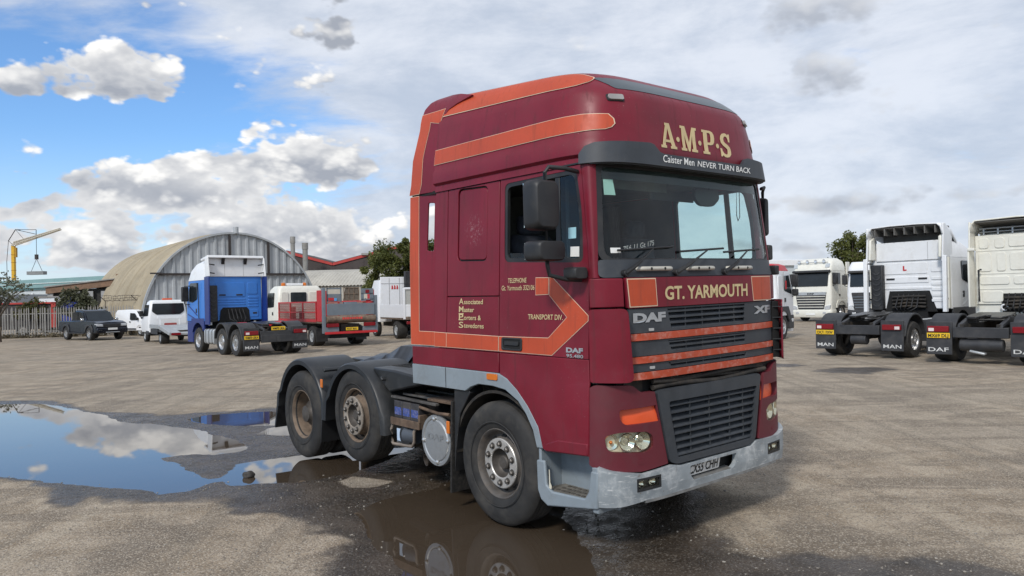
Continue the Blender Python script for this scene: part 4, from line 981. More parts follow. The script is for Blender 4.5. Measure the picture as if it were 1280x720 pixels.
# --- mirrors
def squeeze(m):                                          # the far mirrors are folded in against the pillar
    for v in m.bm.verts: v.co.y = -1.16 + (v.co.y + 1.16) * .40; v.co.x += .12
    return m
def mirror_set(s):
    f = (lambda m: m) if s == 1 else (lambda m: squeeze(m).mirror_y())
    hd = P('mirror_arm', f(MB().tube([(1.02, -1.165, 2.90), (1.02, -1.30, 2.915), (.985, -1.43, 2.92), (.965, -1.45, 2.88), (.965, -1.45, 2.20), (.975, -1.44, 2.12), (1.04, -1.33, 2.085), (1.06, -1.20, 2.08)], .017, 10)), black, smooth=60)
    def housing(x0, x1, z0, z1, y0, y1, r):
        rings = []
        for q, k in ((0, .88), (.12, .96), (.35, 1.0), (.85, 1.0), (1.0, .97)):
            x = x1 + (x0 - x1) * 0; 
            ym, zm = (y0 + y1) / 2, (z0 + z1) / 2
            o = rrect(-(y1 - y0) / 2 * k, -(z1 - z0) / 2 * k, (y1 - y0) / 2 * k, (z1 - z0) / 2 * k, r, 4)
            rings.append([(x1 - (x1 - x0) * q + .025 * (1 - abs(a) / (y1 - y0)) * (1 - q), ym + a, zm + b) for a, b in o])
        return MB().rings(rings)
    # housings: rounded fronts, glass facing back
    yo_ = -1.585 if s == 1 else -1.50
    mh = P('mirror_housing', f(housing(.86, 1.00, 2.455, 2.825, yo_, -1.345, .05)), black, hd, .006, smooth=60)
    mg = P('mirror_housing', f(housing(.87, 1.03, 2.225, 2.375, yo_ - .015, -1.32, .04)), black, hd, .006, smooth=60)
    for z0, z1, y0, y1 in ((2.475, 2.805, yo_ + .015, -1.36), (2.24, 2.36, yo_ + .005, -1.335)):
        P('mirror_glass', f(MB().bx(.853 if z0 > 2.4 else .863, .859 if z0 > 2.4 else .869, y0, y1, z0, z1)), chrome, hd)
    P('kerb_mirror', f(housing(1.02, 1.13, 2.085, 2.175, -1.345, -1.20, .025)), black, hd, .006, smooth=60)
mirror_set(1); mirror_set(-1)
# --- wheels
def tyre_profile(R0, w, rr):
    h = w / 2
    return [(rr, -h * .80), (rr + .012, -h * .90), (rr + .05, -h * .99), ((R0 + rr) / 2 + .02, -h * 1.04), (R0 - .045, -h * .97), (R0 - .018, -h * .88), (R0 - .004, -h * .74),
            (R0, -h * .70), (R0, -h * .40), (R0 - .014, -h * .385), (R0 - .014, -h * .345), (R0, -h * .33), (R0, -h * .03), (R0 - .014, -h * .015), (R0 - .014, h * .015), (R0, h * .03), (R0, h * .33), (R0 - .014, h * .345), (R0 - .014, h * .385), (R0, h * .40), (R0, h * .70),
            (R0 - .004, h * .74), (R0 - .018, h * .88), (R0 - .045, h * .97), ((R0 + rr) / 2 + .02, h * 1.04), (rr + .05, h * .99), (rr + .012, h * .90), (rr, h * .80), (rr - .02, h * .6), (rr - .02, -h * .6)]
def wheel(x, z, yo, R0, w, kind, s, parent=TR, nm='wheel'):
    """s = -1 near side: outboard is -Y; built around its own axle, outboard face at |y| = yo"""
    yc = s * (yo - w / 2); ax = (0, s, 0); c = (x, yc, z); h = w / 2
    wl = P(nm, MB().lathe(tyre_profile(R0, w, .292), c, ax, 56, close=True), rubber, parent, smooth=30)
    cw = MB().lathe([(.30 + .004 * 0 + q, h * 1.02 + e) for q, e in ((.055, .012), (.060, .0155), (.066, .012))], c, ax, 56)
    P('sidewall_ring', cw, rubber, wl, smooth=60)
    rimm = M('wheel_paint', (.080, .072, .065), .6, var=.3, ns=6, dirt=(.17, .13, .095), amt=.6, ds=7) if kind == 'front' else M('rusty_wheel', (.15, .108, .076), .75, var=.35, ns=7, dirt=(.24, .185, .135), amt=.6, ds=9)
    dish = {'front': [(.300, .83), (.304, .88), (.296, .91), (.285, .86), (.270, .60), (.262, .42), (.245, .34), (.228, .40), (.212, .62), (.205, .72)],
            'mid': [(.300, .83), (.304, .88), (.296, .91), (.285, .86), (.272, .50), (.262, .34), (.245, .28), (.225, .40), (.205, .85), (.198, 1.10)],
            'drive': [(.300, .83), (.304, .88), (.296, .91), (.285, .86), (.268, .40), (.262, -.25), (.250, -.42), (.215, -.46), (.17, -.46), (.165, -.40)]}[kind]
    rim = P('rim', MB().lathe([(r, h * q) for r, q in dish], c, ax, 48), rimm, wl, smooth=45)
    fl = h * dish[-1][1]
    hole_r = .226 if kind != 'drive' else .215
    for k in range(10 if kind != 'drive' else 8):
        a = 2 * PI * (k + .5) / (10 if kind != 'drive' else 8)
        d_ = .37 if kind == 'front' else (.36 if kind == 'mid' else -.45)
        cc = Vector((x + hole_r * math.cos(a), yc + s * (h * d_ + (.018 if kind != 'drive' else .004)), z + hole_r * math.sin(a)))
        P('hand_hole', MB().lathe([(0, .0), (.027, .0), (.030, -.01)], cc, (math.cos(a) * (.55 if kind != 'drive' else 0), s, math.sin(a) * (.55 if kind != 'drive' else 0)), 12), dark, rim)
    if kind != 'drive':
        fm = M('worn_steel_flange', (.52, .50, .47), .42, metal=.55, var=.12, ns=10, dirt=(.12, .10, .08), amt=.35, ds=14) if kind == 'front' else M('grimy_flange', (.32, .28, .235), .6, metal=.3, var=.2, ns=9, dirt=(.13, .09, .06), amt=.6, ds=12)
        ring = P('hub_flange', MB().lathe([(.214, fl - .012), (.216, fl + .004), (.210, fl + .010), (.130, fl + .010), (.124, fl + .004), (.122, fl - .03)], c, ax, 40), fm, wl, smooth=40)
        P('hub', MB().lathe([(.123, fl + .0), (.115, fl - .05), (.09, fl - .075), (.062, fl - .08), (.060, fl - .03), (.050, fl - .02), (.0, fl - .018)], c, ax, 32), M('hub_iron', (.085, .075, .066), .6, metal=.3, var=.3, ns=9), wl, smooth=40)
        for k in range(10):
            a = 2 * PI * k / 10 + .3
            cc = Vector((x + .1675 * math.cos(a), yc + s * (fl + .0095), z + .1675 * math.sin(a)))
            nut = P('wheel_nut', MB().lathe([(.030, 0), (.028, .003), (.0285, .003)], cc, ax, 14, cap=True), M('nut_washer', (.05, .045, .04), .6), ring)
            P('nut_cap', MB().lathe([(.0215, 0), (.021, .022), (.014, .028), (0, .029)], cc, ax, 6), M('nut_steel', (.13, .12, .11), .45, metal=.6), nut, smooth=20)
    else:
        P('hub', MB().lathe([(.165, fl), (.150, fl + .07), (.11, fl + .10), (.10, fl + .14), (.06, fl + .15), (0, fl + .15)], c, ax, 32), M('hub_iron', (0, 0, 0)), wl, smooth=40)
        for k in range(10):
            a = 2 * PI * k / 10
            P('wheel_nut', MB().lathe([(.018, 0), (.017, .03), (0, .032)], Vector((x + .188 * math.cos(a), yc + s * (fl - .004), z + .188 * math.sin(a))), ax, 6), M('nut_steel', (0, 0, 0)), rim, smooth=20)
    return wl
for s in (-1, 1):
    wheel(0, .525, 1.205, .531, .315, 'front', s)
    wheel(-2.512, .655, 1.205, .520, .295, 'mid', s)
    wheel(-3.879, .514, 1.215, .540, .28, 'drive', s)
    wheel(-3.879, .514, .885, .540, .28, 'drive', s)
    # mudguards: two arches joined, skin of real thickness from outboard lip to the chassis
    def arch(cx, cz, r, a0, a1, n=18):
        return [(cx + r * math.cos(R(a0 + (a1 - a0) * k / n)), cz + r * math.sin(R(a0 + (a1 - a0) * k / n))) for k in range(n + 1)]
    def guard(outer, inner):
        mb = MB(); ys = (1.232, 1.236, 1.215, 1.10, .62)
        ins = [(o[0] * .985 + i[0] * .015, o[1]) for o, i in zip(outer, inner)]
        rows = [[(x, s * ys[0], z) for x, z in inner], [(x, s * ys[1], z) for x, z in [(a[0] * .25 + b[0] * .75, a[1] * .25 + b[1] * .75) for a, b in zip(inner, outer)]],
                [(x, s * ys[2], z) for x, z in outer], [(x, s * ys[3], z + .008) for x, z in outer], [(x, s * ys[4], z + .008) for x, z in outer],
                [(x, s * ys[4], z) for x, z in inner], [(x, s * (ys[2] - .02), z) for x, z in inner], [(x, s * ys[0], z) for x, z in inner]]
        return mb.sheet(rows)
    a = [(-4.60, .55), (-4.57, .72)] + arch(-3.86, .535, .675, 157, 40) + [(-3.26, .86), (-3.215, .72), (-3.215, .52)]
    b = [(-4.545, .55), (-4.505, .72)] + arch(-3.86, .535, .605, 157, 40) + [(-3.33, .83), (-3.285, .70), (-3.285, .52)]
    P('mudguard', guard(a, b), fenderm, smooth=50)
    a = [(-3.25, .52), (-3.22, .75)] + arch(-2.52, .575, .665, 156, 22) + [(-1.845, .72), (-1.830, .52)]
    b = [(-3.185, .52), (-3.150, .75)] + arch(-2.52, .575, .600, 156, 22) + [(-1.925, .70), (-1.915, .52)]
    P('mudguard', guard(a, b), fenderm, smooth=50)
    mb = MB(); mb.prism([(-2.02, 1.03), (-1.90, .96), (-1.40, 1.06), (-1.24, 1.10), (-1.30, 1.16), (-1.80, 1.20), (-2.25, 1.20)], 'y', s * .60, s * 1.12)
    P('guard_apron', mb, fenderm, bevel=.02)
    for (q, zz_) in ((-3.33, 1.10), (-1.98, 1.10)):
        P('moulded_rib', MB().box((q, s * 1.0, zz_), (.05, .34, .03), rot=Matrix.Rotation(R(38 if q < -3 else 40), 3, 'Y')), fenderm, bevel=.01)
    P('mud_flap', MB().prism([(-4.60, .60), (-4.555, .60), (-4.67, .25), (-4.705, .25)], 'y', s * .62, s * 1.225), black, bevel=.004)
    P('mud_flap', MB().prism([(-3.29, .62), (-3.275, .62), (-3.325, .24), (-3.34, .24)], 'y', s * .72, s * 1.225), black, bevel=.003)
    P('mud_flap', MB().prism([(-.640, 1.0), (-.615, 1.0), (-.66, .15), (-.690, .15)], 'y', s * .80, s * 1.22), M('muddy_flap', (.014, .013, .012), .9, var=.4, ns=30, dirt=(.07, .06, .05), amt=.6, ds=30, bump=.8, bs=120), bevel=.003)
    P('marker_light', MB().box((-3.245, s * 1.238, .955), (.055, .014, .10)), amber, bevel=.006)
    P('marker_light', MB().box((-.685, s * 1.225, .755), (.045, .016, .115)), amber, bevel=.005)
    # liner over the front wheel
    L_ = arch(0, .53, .625, 180, 20, 20); L2 = arch(0, .53, .600, 180, 20, 20)
    mb = MB(); mb.sheet([[(x, s * 1.19, z) for x, z in L_], [(x, s * .70, z) for x, z in L_], [(x, s * .70, z) for x, z in L2], [(x, s * 1.19, z) for x, z in L2], [(x, s * 1.19, z) for x, z in L_]])
    P('wheel_arch_liner', mb, grime, smooth=50)
    P('liner_side', MB().prism([(-.625, .35), (-.60, 1.12), (-.40, 1.19), (-.36, 1.10), (-.52, .90), (-.60, .55)], 'y', s * 1.05, s * 1.205), black, bevel=.006)
    P('chassis_rail', MB().bx(-4.75, 1.0, s * .38, s * .46, .78, 1.04), grime, bevel=.01)
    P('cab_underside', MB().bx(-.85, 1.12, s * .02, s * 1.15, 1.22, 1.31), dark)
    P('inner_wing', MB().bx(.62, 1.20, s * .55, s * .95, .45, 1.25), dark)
P('axle', MB().tube([(0, -.95, .52), (0, -.6, .46), (0, .6, .46), (0, .95, .52)], .07, 10), grime)
P('axle', MB().cyl((-2.512, -.95, .655), (-2.512, .95, .655), .075, 12), grime)
P('axle', MB().cyl((-3.879, -.7, .52), (-3.879, .7, .52), .10, 14).lathe([(.05, -.28), (.2, -.2), (.27, 0), (.2, .2), (.05, .28)], (-3.879, 0, .52), (1, 0, 0), 20), grime, smooth=50)
P('engine', MB().bx(-.5, 1.1, -.40, .40, .55, 1.25), grime, bevel=.04)
P('gearbox', MB().cyl((-.5, 0, .72), (-1.5, 0, .72), .28, 16, .2), grime)
P('radiator', MB().bx(1.14, 1.22, -.62, .62, .60, 1.24), dark)
P('front_cross_member', MB().bx(1.0, 1.26, -.95, .95, .43, .62), grime)
# cross members between the rails; bellows, boxes and flaps added to block mirrored sky
for x in (-1.2, -2.0, -2.9, -3.4, -4.4): P('cross_member', MB().bx(x - .05, x + .05, -.38, .38, .80, 1.0), grime)
for s in (-1, 1):
    P('sky_blocker_box', MB().bx(-4.45, -3.2, s * .22, s * .60, .34, .74), grime, bevel=.05)  # solid dark box added to block bright sky mirrored in the puddle
    P('air_bellows', MB().lathe([(.10, .30), (.15, .36), (.12, .44), (.15, .52), (.12, .60), (.10, .78)], (-4.35, s * .50, 0), (0, 0, 1), 20), black)
    P('sky_blocker_box', MB().bx(-3.1, -2.0, s * .22, s * .58, .36, .76), grime, bevel=.05)  # likewise added, darkens the water's reflection under the lifted axle
    P('sky_blocker_flap', MB().bx(-4.66, -4.63, s * .02, s * .66, .24, .75), black)  # added flap closing the rear gap where sky showed in the water
P('fuel_tank', MB().prism(rrect(.55, .36, 1.20, 1.0, .12, 4), 'x', -1.85, -.72), alu, bevel=.015)
# battery carrier, near side
bt = P('battery_tray', MB().bx(-1.73, -1.22, -1.20, -.62, .672, .700).bx(-1.73, -1.20, -1.215, -1.195, .66, .735).bx(-1.235, -1.205, -1.2, -.62, .66, .80), rusty, bevel=.003)
for k, x in enumerate((-1.69, -1.535, -1.38)):
    bb = P('battery', MB().bx(x, x + .148, -1.19, -.66, .702, .905), M('battery_case', (.035, .033, .036), .5, var=.2, ns=6, dirt=(.14, .12, .10), amt=.5), bt, .006)
    P('battery_label', MB().bx(x + .014, x + .138, -1.1925, -1.189, .765, .842), M('blue_label', (.035, .065, .24), .5, var=.3, ns=30, dirt=(.5, .42, .42), amt=.5, ds=26), bb)
for k, y in enumerate((-1.17, -1.02, -.86, -.70)):
    P('carrier_bar', MB().box((-1.34, y, .935 + .012 * (k % 2)), (.86, .045, .022), rot=Matrix.Rotation(R(-2 + k), 3, 'Z')), M('greasy_bar', (.12, .11, .10), .55, metal=.4, var=.4, ns=8, dirt=(.035, .03, .026), amt=.7), bevel=.003)
P('carrier_plate', MB().bx(-1.18, -.55, -1.12, -.55, .94, .965), rusty, bevel=.004)
P('bracket', MB().tube([(-1.73, -1.18, .66), (-1.755, -1.19, .60), (-1.745, -1.19, .47), (-1.72, -1.19, .452), (-1.38, -1.18, .470), (-1.34, -1.18, .52), (-1.34, -1.18, .62), (-1.32, -1.17, .66)], .017, 8), M('brown_bracket', (.20, .165, .135), .6, var=.25, ns=8), smooth=60)
P('bracket', MB().tube([(-1.22, -1.18, .88), (-.90, -1.19, .855), (-.72, -1.18, .86)], .016, 8), rusty, smooth=60)
P('air_tank', MB().lathe([(.0, -.42), (.10, -.41), (.125, -.37), (.125, .37), (.10, .41), (0, .42)], (-1.50, -.78, .56), (0, 1, 0), 24), black, smooth=50)
P('canister', MB().cyl((-1.52, -1.15, .57), (-1.36, -1.12, .57), .085, 18), M('blue_grey_canister', (.06, .07, .085), .5), bevel=.008)
P('tag_plate', MB().box((-1.615, -1.185, .56), (.075, .006, .125)), M('pale_blue_tag', (.45, .55, .68), .5))
# silencer with its round embossed cover, and the tail pipe
sl = P('silencer', MB().lathe([(0, -.70), (.20, -.70), (.232, -.66), (.232, -.02), (.225, 0)], (-.945, -1.17, .592), (0, -1, 0), 40), grime, smooth=50)
cv = P('silencer_cover', MB().lathe([(.243, -.035), (.246, -.01), (.240, .004), (.212, .004), (.200, -.004), (.188, .006), (.10, .010), (0, .011)], (-.945, -1.185, .592), (0, -1, 0), 48), alu, sl, smooth=30)
def S_cov(x, z): return (x, -1.1975, z)
P('lettering', text_on(MB(), 'DAF', S_cov, -1.075, .600, .055, .26, .002, .05), M('embossed_aluminium', (.30, .31, .315), .5, metal=.6), sl, smooth=0, recalc=False)
for k in range(4):
    a = PI / 2 * k + .10
    P('cover_bolt', MB().lathe([(.022, 0), (.020, .010), (.012, .016), (0, .017)], (-.945 + .205 * math.cos(a), -1.190, .592 + .205 * math.sin(a)), (0, -1, 0), 12), M('bright_bolt', (.60, .59, .57), .3, metal=.8), sl)
P('tail_pipe', MB().lathe([(.052, -.60), (.052, 0), (.060, .004), (.060, -.01), (.046, -.012), (.044, -.3), (.0, -.31)], (-1.17, -1.16, .365), (-.25, -1, -.12), 22), M('sooty_pipe', (.055, .045, .038), .6, metal=.3, var=.3, ns=9), smooth=40)
P('pipework', MB().tube([(-1.3, -.9, .42), (-1.9, -.85, .40), (-2.0, -.7, .5)], .05, 10), grime, smooth=60)
# catwalk clutter behind the cab: air lines, fifth wheel
P('deck_plate', MB().bx(-2.6, -.95, -.52, .52, 1.045, 1.06), grime)
fw = P('fifth_wheel', MB().prism([(-3.30, -.30), (-3.24, -.45), (-3.60, -.47), (-4.05, -.40), (-4.12, -.20), (-3.72, -.05), (-3.72, .05), (-4.12, .20), (-4.05, .40), (-3.60, .47), (-3.24, .45), (-3.30, .30)][::-1], 'z', 1.10, 1.15), M('greasy_plate', (.018, .017, .016), .35, var=.4, ns=5), bevel=.01)
for s in (-1, 1): P('fifth_wheel_bracket', MB().prism([(-3.9, 1.04), (-3.2, 1.04), (-3.45, 1.11), (-3.65, 1.11)], 'y', s * .40, s * .46), grime, fw)
P('rear_beam', MB().bx(-4.78, -4.70, -1.0, 1.0, .72, .94), grime, bevel=.01)
mb = MB()
rl = random.Random(4)
for k in range(7):
    y0 = -.45 + .14 * k
    mb.tube([(-.95, y0, 1.5 - .03 * k), (-1.15, y0 + .05, 1.20 + .03 * rl.random()), (-1.5, y0 + .1 * rl.random(), 1.10), (-1.95, y0, 1.12 + .03 * rl.random()), (-2.5, y0 * .8, 1.085)], .016, 7)
P('air_line', mb, black, smooth=60)
P('catwalk', MB().bx(-1.9, -1.0, -1.0, -.5, 1.06, 1.08).bx(-2.3, -1.85, -.9, -.55, 1.18, 1.20), grime)
mb = MB()                                        # torn black sheet draped over the catwalk, highest against the cab
rows = []; rl = random.Random(8)
for i in range(27):
    x = -.95 - i * .125; zt = float(np.interp(-x, [.9, 1.6, 2.24, 2.68, 3.06, 3.46, 4.2], [1.50, 1.47, 1.43, 1.36, 1.27, 1.19, 1.05]))
    rows.append([(x + rl.uniform(-.02, .02), -.62 + .155 * j, zt + rl.uniform(-.018, .018) - (.16 + .05 * math.sin(i * 1.7) if j == 0 else 0) - .02 * abs(j - 2) + .02 * math.sin(i * .9 + j * 1.3)) for j in range(8)])
mb.sheet(rows)
for k in range(5):
    x = -1.9 - .33 * k; rg = P('torn_strip', MB().sheet([[(x + .04 * math.sin(q * 2.1 + k) + w_ * (.10 - .012 * q), -.60 + .02 * math.cos(q), 1.36 - .075 * k - .055 * q) for w_ in (-.5, 0, .5)] for q in range(6)]), M('black_sheeting', (.012, .012, .0125), .35, var=.3, ns=6), smooth=60)
for z, x0_, x1_ in ((1.26, -1.0, -1.75), (1.20, -.95, -1.6), (1.32, -1.0, -1.5)): P('carrier_bar', MB().tube([(x0_, -.85, z), (x1_, -.80, z - .02)], .022, 6), rusty)
P('black_sheet', mb, M('black_sheeting', (.012, .012, .0125), .35, var=.3, ns=6), smooth=60)
# ---------------------------------------------------------------- parked vehicles (each in its own frame: X forward, Y left, Z up)
vwhite = M('white_vehicle_paint', (.76, .77, .78), .35, var=.04, ns=2, dirt=(.52, .51, .48), amt=.35, ds=2)
vcream = M('cream_vehicle_paint', (.75, .735, .655), .38, var=.05, ns=2, dirt=(.48, .45, .38), amt=.35, ds=2)
vblue = M('bright_blue_paint', (.040, .19, .58), .34, var=.06, ns=2, dirt=(.08, .19, .45), amt=.3, ds=3)
vnavy = M('deep_blue_paint', (.012, .030, .17), .32, var=.08, ns=2, dirt=(.05, .07, .2), amt=.3, ds=3)
vred = M('red_paint', (.50, .018, .022), .4, var=.08, ns=3, dirt=(.36, .05, .05), amt=.35, ds=4)
vgrey = M('steel_grey_paint', (.155, .185, .215), .5, var=.1, ns=3, dirt=(.16, .14, .12), amt=.45, ds=3)
vblack = M('black_vehicle_paint', (.010, .012, .017), .25, var=.1, ns=3)
vplastic = M('charcoal_plastic', (.030, .031, .034), .55, var=.2, ns=4, dirt=(.085, .08, .075), amt=.4, ds=4)
vsteel = M('polished_wheel', (.62, .62, .62), .28, metal=.85, var=.1, ns=5, dirt=(.3, .29, .27), amt=.3, ds=6)
vgalv = M('galvanised_steel', (.48, .50, .51), .45, metal=.5, var=.1, ns=4, dirt=(.32, .31, .29), amt=.4, ds=5)
redlens = M('red_lens', (.20, .005, .010), .2, var=.1)
yplate = M('yellow_plate', (.78, .50, .02), .45, var=.05)
wplate = M('white_plate', (.78, .78, .75), .45, var=.05)
vglass = M('dark_glazing', (.012, .017, .021), .06, var=.2, ns=2)
headl = M('clear_headlamp', (.66, .68, .70), .15, metal=.4, var=.15, ns=12)
interior_red = M('red_seat', (.45, .02, .03), .8)
rusty_bed = M('rusty_bed', (.17, .12, .085), .85, var=.4, ns=5, dirt=(.26, .22, .18), amt=.5, ds=6)

def V(root):
    def P(name, mb, mat, parent=None, bevel=0.0, **k): return obj(name, mb, mat, parent or root, bevel, **k)
    return P
def loft_rr(levels, n=5):
    """stack of rounded plan rectangles (z, x0, x1, half width, corner radius)"""
    return MB().rings([[(x, y, z) for x, y in rrect(x0, -w, x1, w, r, n)] for z, x0, x1, w, r in levels])
def vwheel(P, x, y, R0, w, mat, z=None, dish=.25, spokes=0):
    s = 1 if y > 0 else -1; z = R0 if z is None else z; c = (x, y - s * w / 2, z); h = w / 2
    t_ = P('wheel', MB().lathe([(R0 * .57, h * .8), (R0 * .62, h), (R0 * .93, h * .97), (R0, h * .7), (R0, -h * .7), (R0 * .93, -h * .97), (R0 * .62, -h), (R0 * .57, -h * .8)], c, (0, s, 0), 28, close=True), rubber, smooth=40)
    P('rim', MB().lathe([(R0 * .575, h * .82), (R0 * .585, h * .9), (R0 * .55, h * .86), (R0 * .50, h * (1 - 2 * dish)), (R0 * .34, h * (.86 - dish)), (R0 * .30, h * .9), (R0 * .16, h * .92), (R0 * .14, h * .6), (0, h * .6)], c, (0, s, 0), 24), mat, t_, smooth=40)
    for k in range(spokes):
        a = 2 * PI * k / spokes
        P('spoke', MB().box((x + R0 * .36 * math.cos(a), y - s * .02, z + R0 * .36 * math.sin(a)), (R0 * .40, .03, R0 * .10), rot=Matrix.Rotation(-a, 3, 'Y')), mat, t_)
    return t_
def flat_text(P, txt, origin, du, dv, h, w, mat, parent=None, bold=.02, base=.003):
    o, a, b = Vector(origin), Vector(du).normalized(), Vector(dv).normalized()
    return P('lettering', text_on(MB(), txt, lambda u, v: o + a * u + b * v, 0, 0, h, w, base, bold), mat, parent, smooth=0, recalc=False)
def slabp(P, name, pts, axis, lo, hi, mat, parent=None, bevel=.01): return P(name, MB().prism(pts, axis, lo, hi), mat, parent, bevel)
def arc_pts(cx, cz, r, a0, a1, n=12): return [(cx + r * math.cos(R(a0 + (a1 - a0) * k / n)), cz + r * math.sin(R(a0 + (a1 - a0) * k / n))) for k in range(n + 1)]
def embossed(P, name, x, y0, z0, y1, z1, r, mat, parent=None, out=.018):
    """a raised rounded field on a rear wall facing -X"""
    return P(name, MB().prism([(a, b) for a, b in rrect(y0, z0, y1, z1, r, 3)], 'x', x - out, x + .01), mat, parent, .012)

def rear_half(P, axles, front, plate, maker, plate_left, rail_mat=vplastic, beam='plain', both_plates=False):
    """chassis, running gear and rear furniture of a tractor unit seen from behind"""
    for s in (-1, 1):
        for x in axles:
            vwheel(P, x, s * 1.235, .51, .56 if x == axles[0] else .30, vsteel)
        vwheel(P, front, s * 1.22, .51, .31, vsteel)
        for x in axles:
            o = [(x - .74, .62)] + arc_pts(x, .55, .70, 166, 18) + [(x + .70, .62)]; i = [(x - .68, .62)] + arc_pts(x, .55, .645, 166, 18) + [(x + .64, .62)]
            P('mudguard', MB().prism(o + i[::-1], 'y', s * .62, s * 1.255), vplastic, None, .012)
        x0 = axles[0] - .80
        fl = P('mud_flap', MB().prism([(x0 - .03, .22), (x0 + .0, .22), (x0 + .06, 1.06), (x0 - .01, 1.06)], 'y', s * .64, s * 1.25), vplastic, None, .012)
        flat_text(P, maker, (x0 - .026, s * .95 + (.24 if maker == 'MAN' else .25), .30), (0, -1, 0), (0, 0, 1), .105, .48, M('pale_flap_print', (.62, .62, .60), .6), fl, .008, .006)
        P('tail_light', MB().bx(x0 - .075, x0 - .005, s * .70, s * 1.20, .80, .95), redlens, None, .012)
        P('tail_lamp_glass', MB().bx(x0 - .079, x0 - .074, s * 1.04, s * 1.17, .82, .90), M('clear_lens', (.72, .62, .60), .2))
        P('chassis_rail', MB().bx(axles[0] - .85, front + .6, s * .36, s * .44, .72, 1.0), grime)
        P('catwalk_bracket', MB().bx(axles[0] + .5, axles[0] + .62, s * .44, s * .66, .85, 1.08), grime)
    for pl_s in ([1, 0] if both_plates else [1]):
        x0 = axles[0] - .80
        if pl_s == 1: yp, zp = .95, .70
        else: yp, zp = -.08, 1.0
        npn = P('number_plate', MB().bx(x0 - .052, x0 - .040, yp - .27, yp + .27, zp - .055, zp + .075), yplate, None, .004)
        flat_text(P, plate, (x0 - .053, yp + .24, zp - .035), (0, -1, 0), (0, 0, 1), .085, .48, black_print, npn, .03, .002)
    x0 = axles[0]
    P('rear_cross_member', MB().bx(x0 - .86, x0 - .74, -.62, .62, .66, .92), rail_mat, None, .015)
    if beam == 'tank': P('air_tank', MB().cyl((x0 - .72, -.48, .48), (x0 - .72, .48, .48), .15, 20), vplastic, None, .03)
    elif beam == 'deep': P('underrun_beam', MB().bx(x0 - .88, x0 - .80, -1.24, .0, .50, .78).bx(x0 - .88, x0 - .80, 0, .60, .50, .78), vplastic, None, .015)
    else: P('coupling_box', MB().cyl((x0 - .70, -.22, .52), (x0 - .70, .22, .52), .15, 16), vplastic, None, .02)
    f = P('fifth_wheel', MB().prism([(x0 + .55, -.42), (x0 - .1, -.47), (x0 - .50, -.40), (x0 - .56, -.16), (x0 - .12, -.05), (x0 - .12, .05), (x0 - .56, .16), (x0 - .50, .40), (x0 - .1, .47), (x0 + .55, .42)], 'z', 1.16, 1.22), M('greasy_plate', (0, 0, 0)), None, .015)
    for v in f.data.vertices: v.co.z += (x0 - v.co.x) * -.08
    for s in (-1, 1):
        slabp(P, 'fifth_wheel_bracket', [(x0 - .42, .98), (x0 + .42, .98), (x0 + .2, 1.17), (x0 - .2, 1.17)], 'y', s * .40, s * .48, vplastic, f)
        slabp(P, 'guide_ramp', [(x0 - .86, .92), (x0 - .80, 1.0), (x0 - .25, 1.14), (x0 - .25, 1.05)], 'y', s * .40, s * .50, vplastic, f)
    P('deck_plate', MB().bx(x0 + .75, front - 1.1, -.5, .5, 1.02, 1.05), grime)
    ln = MB(); rq = random.Random(int(front * 10))
    for k in range(5): ln.tube([(front - .9, -.3 + .15 * k, 1.75), (front - 1.15, -.32 + .16 * k, 1.35), (front - 1.3, -.2 + .1 * k, 1.20 + .1 * rq.random()), (front - 1.1, -.25 + .12 * k, 1.12)], .02, 6)
    o = P('air_lines', ln, black); o['kind'] = 'stuff'
    P('engine_cover', MB().bx(front - .85, front + .6, -.52, .52, .55, 1.55), dark)

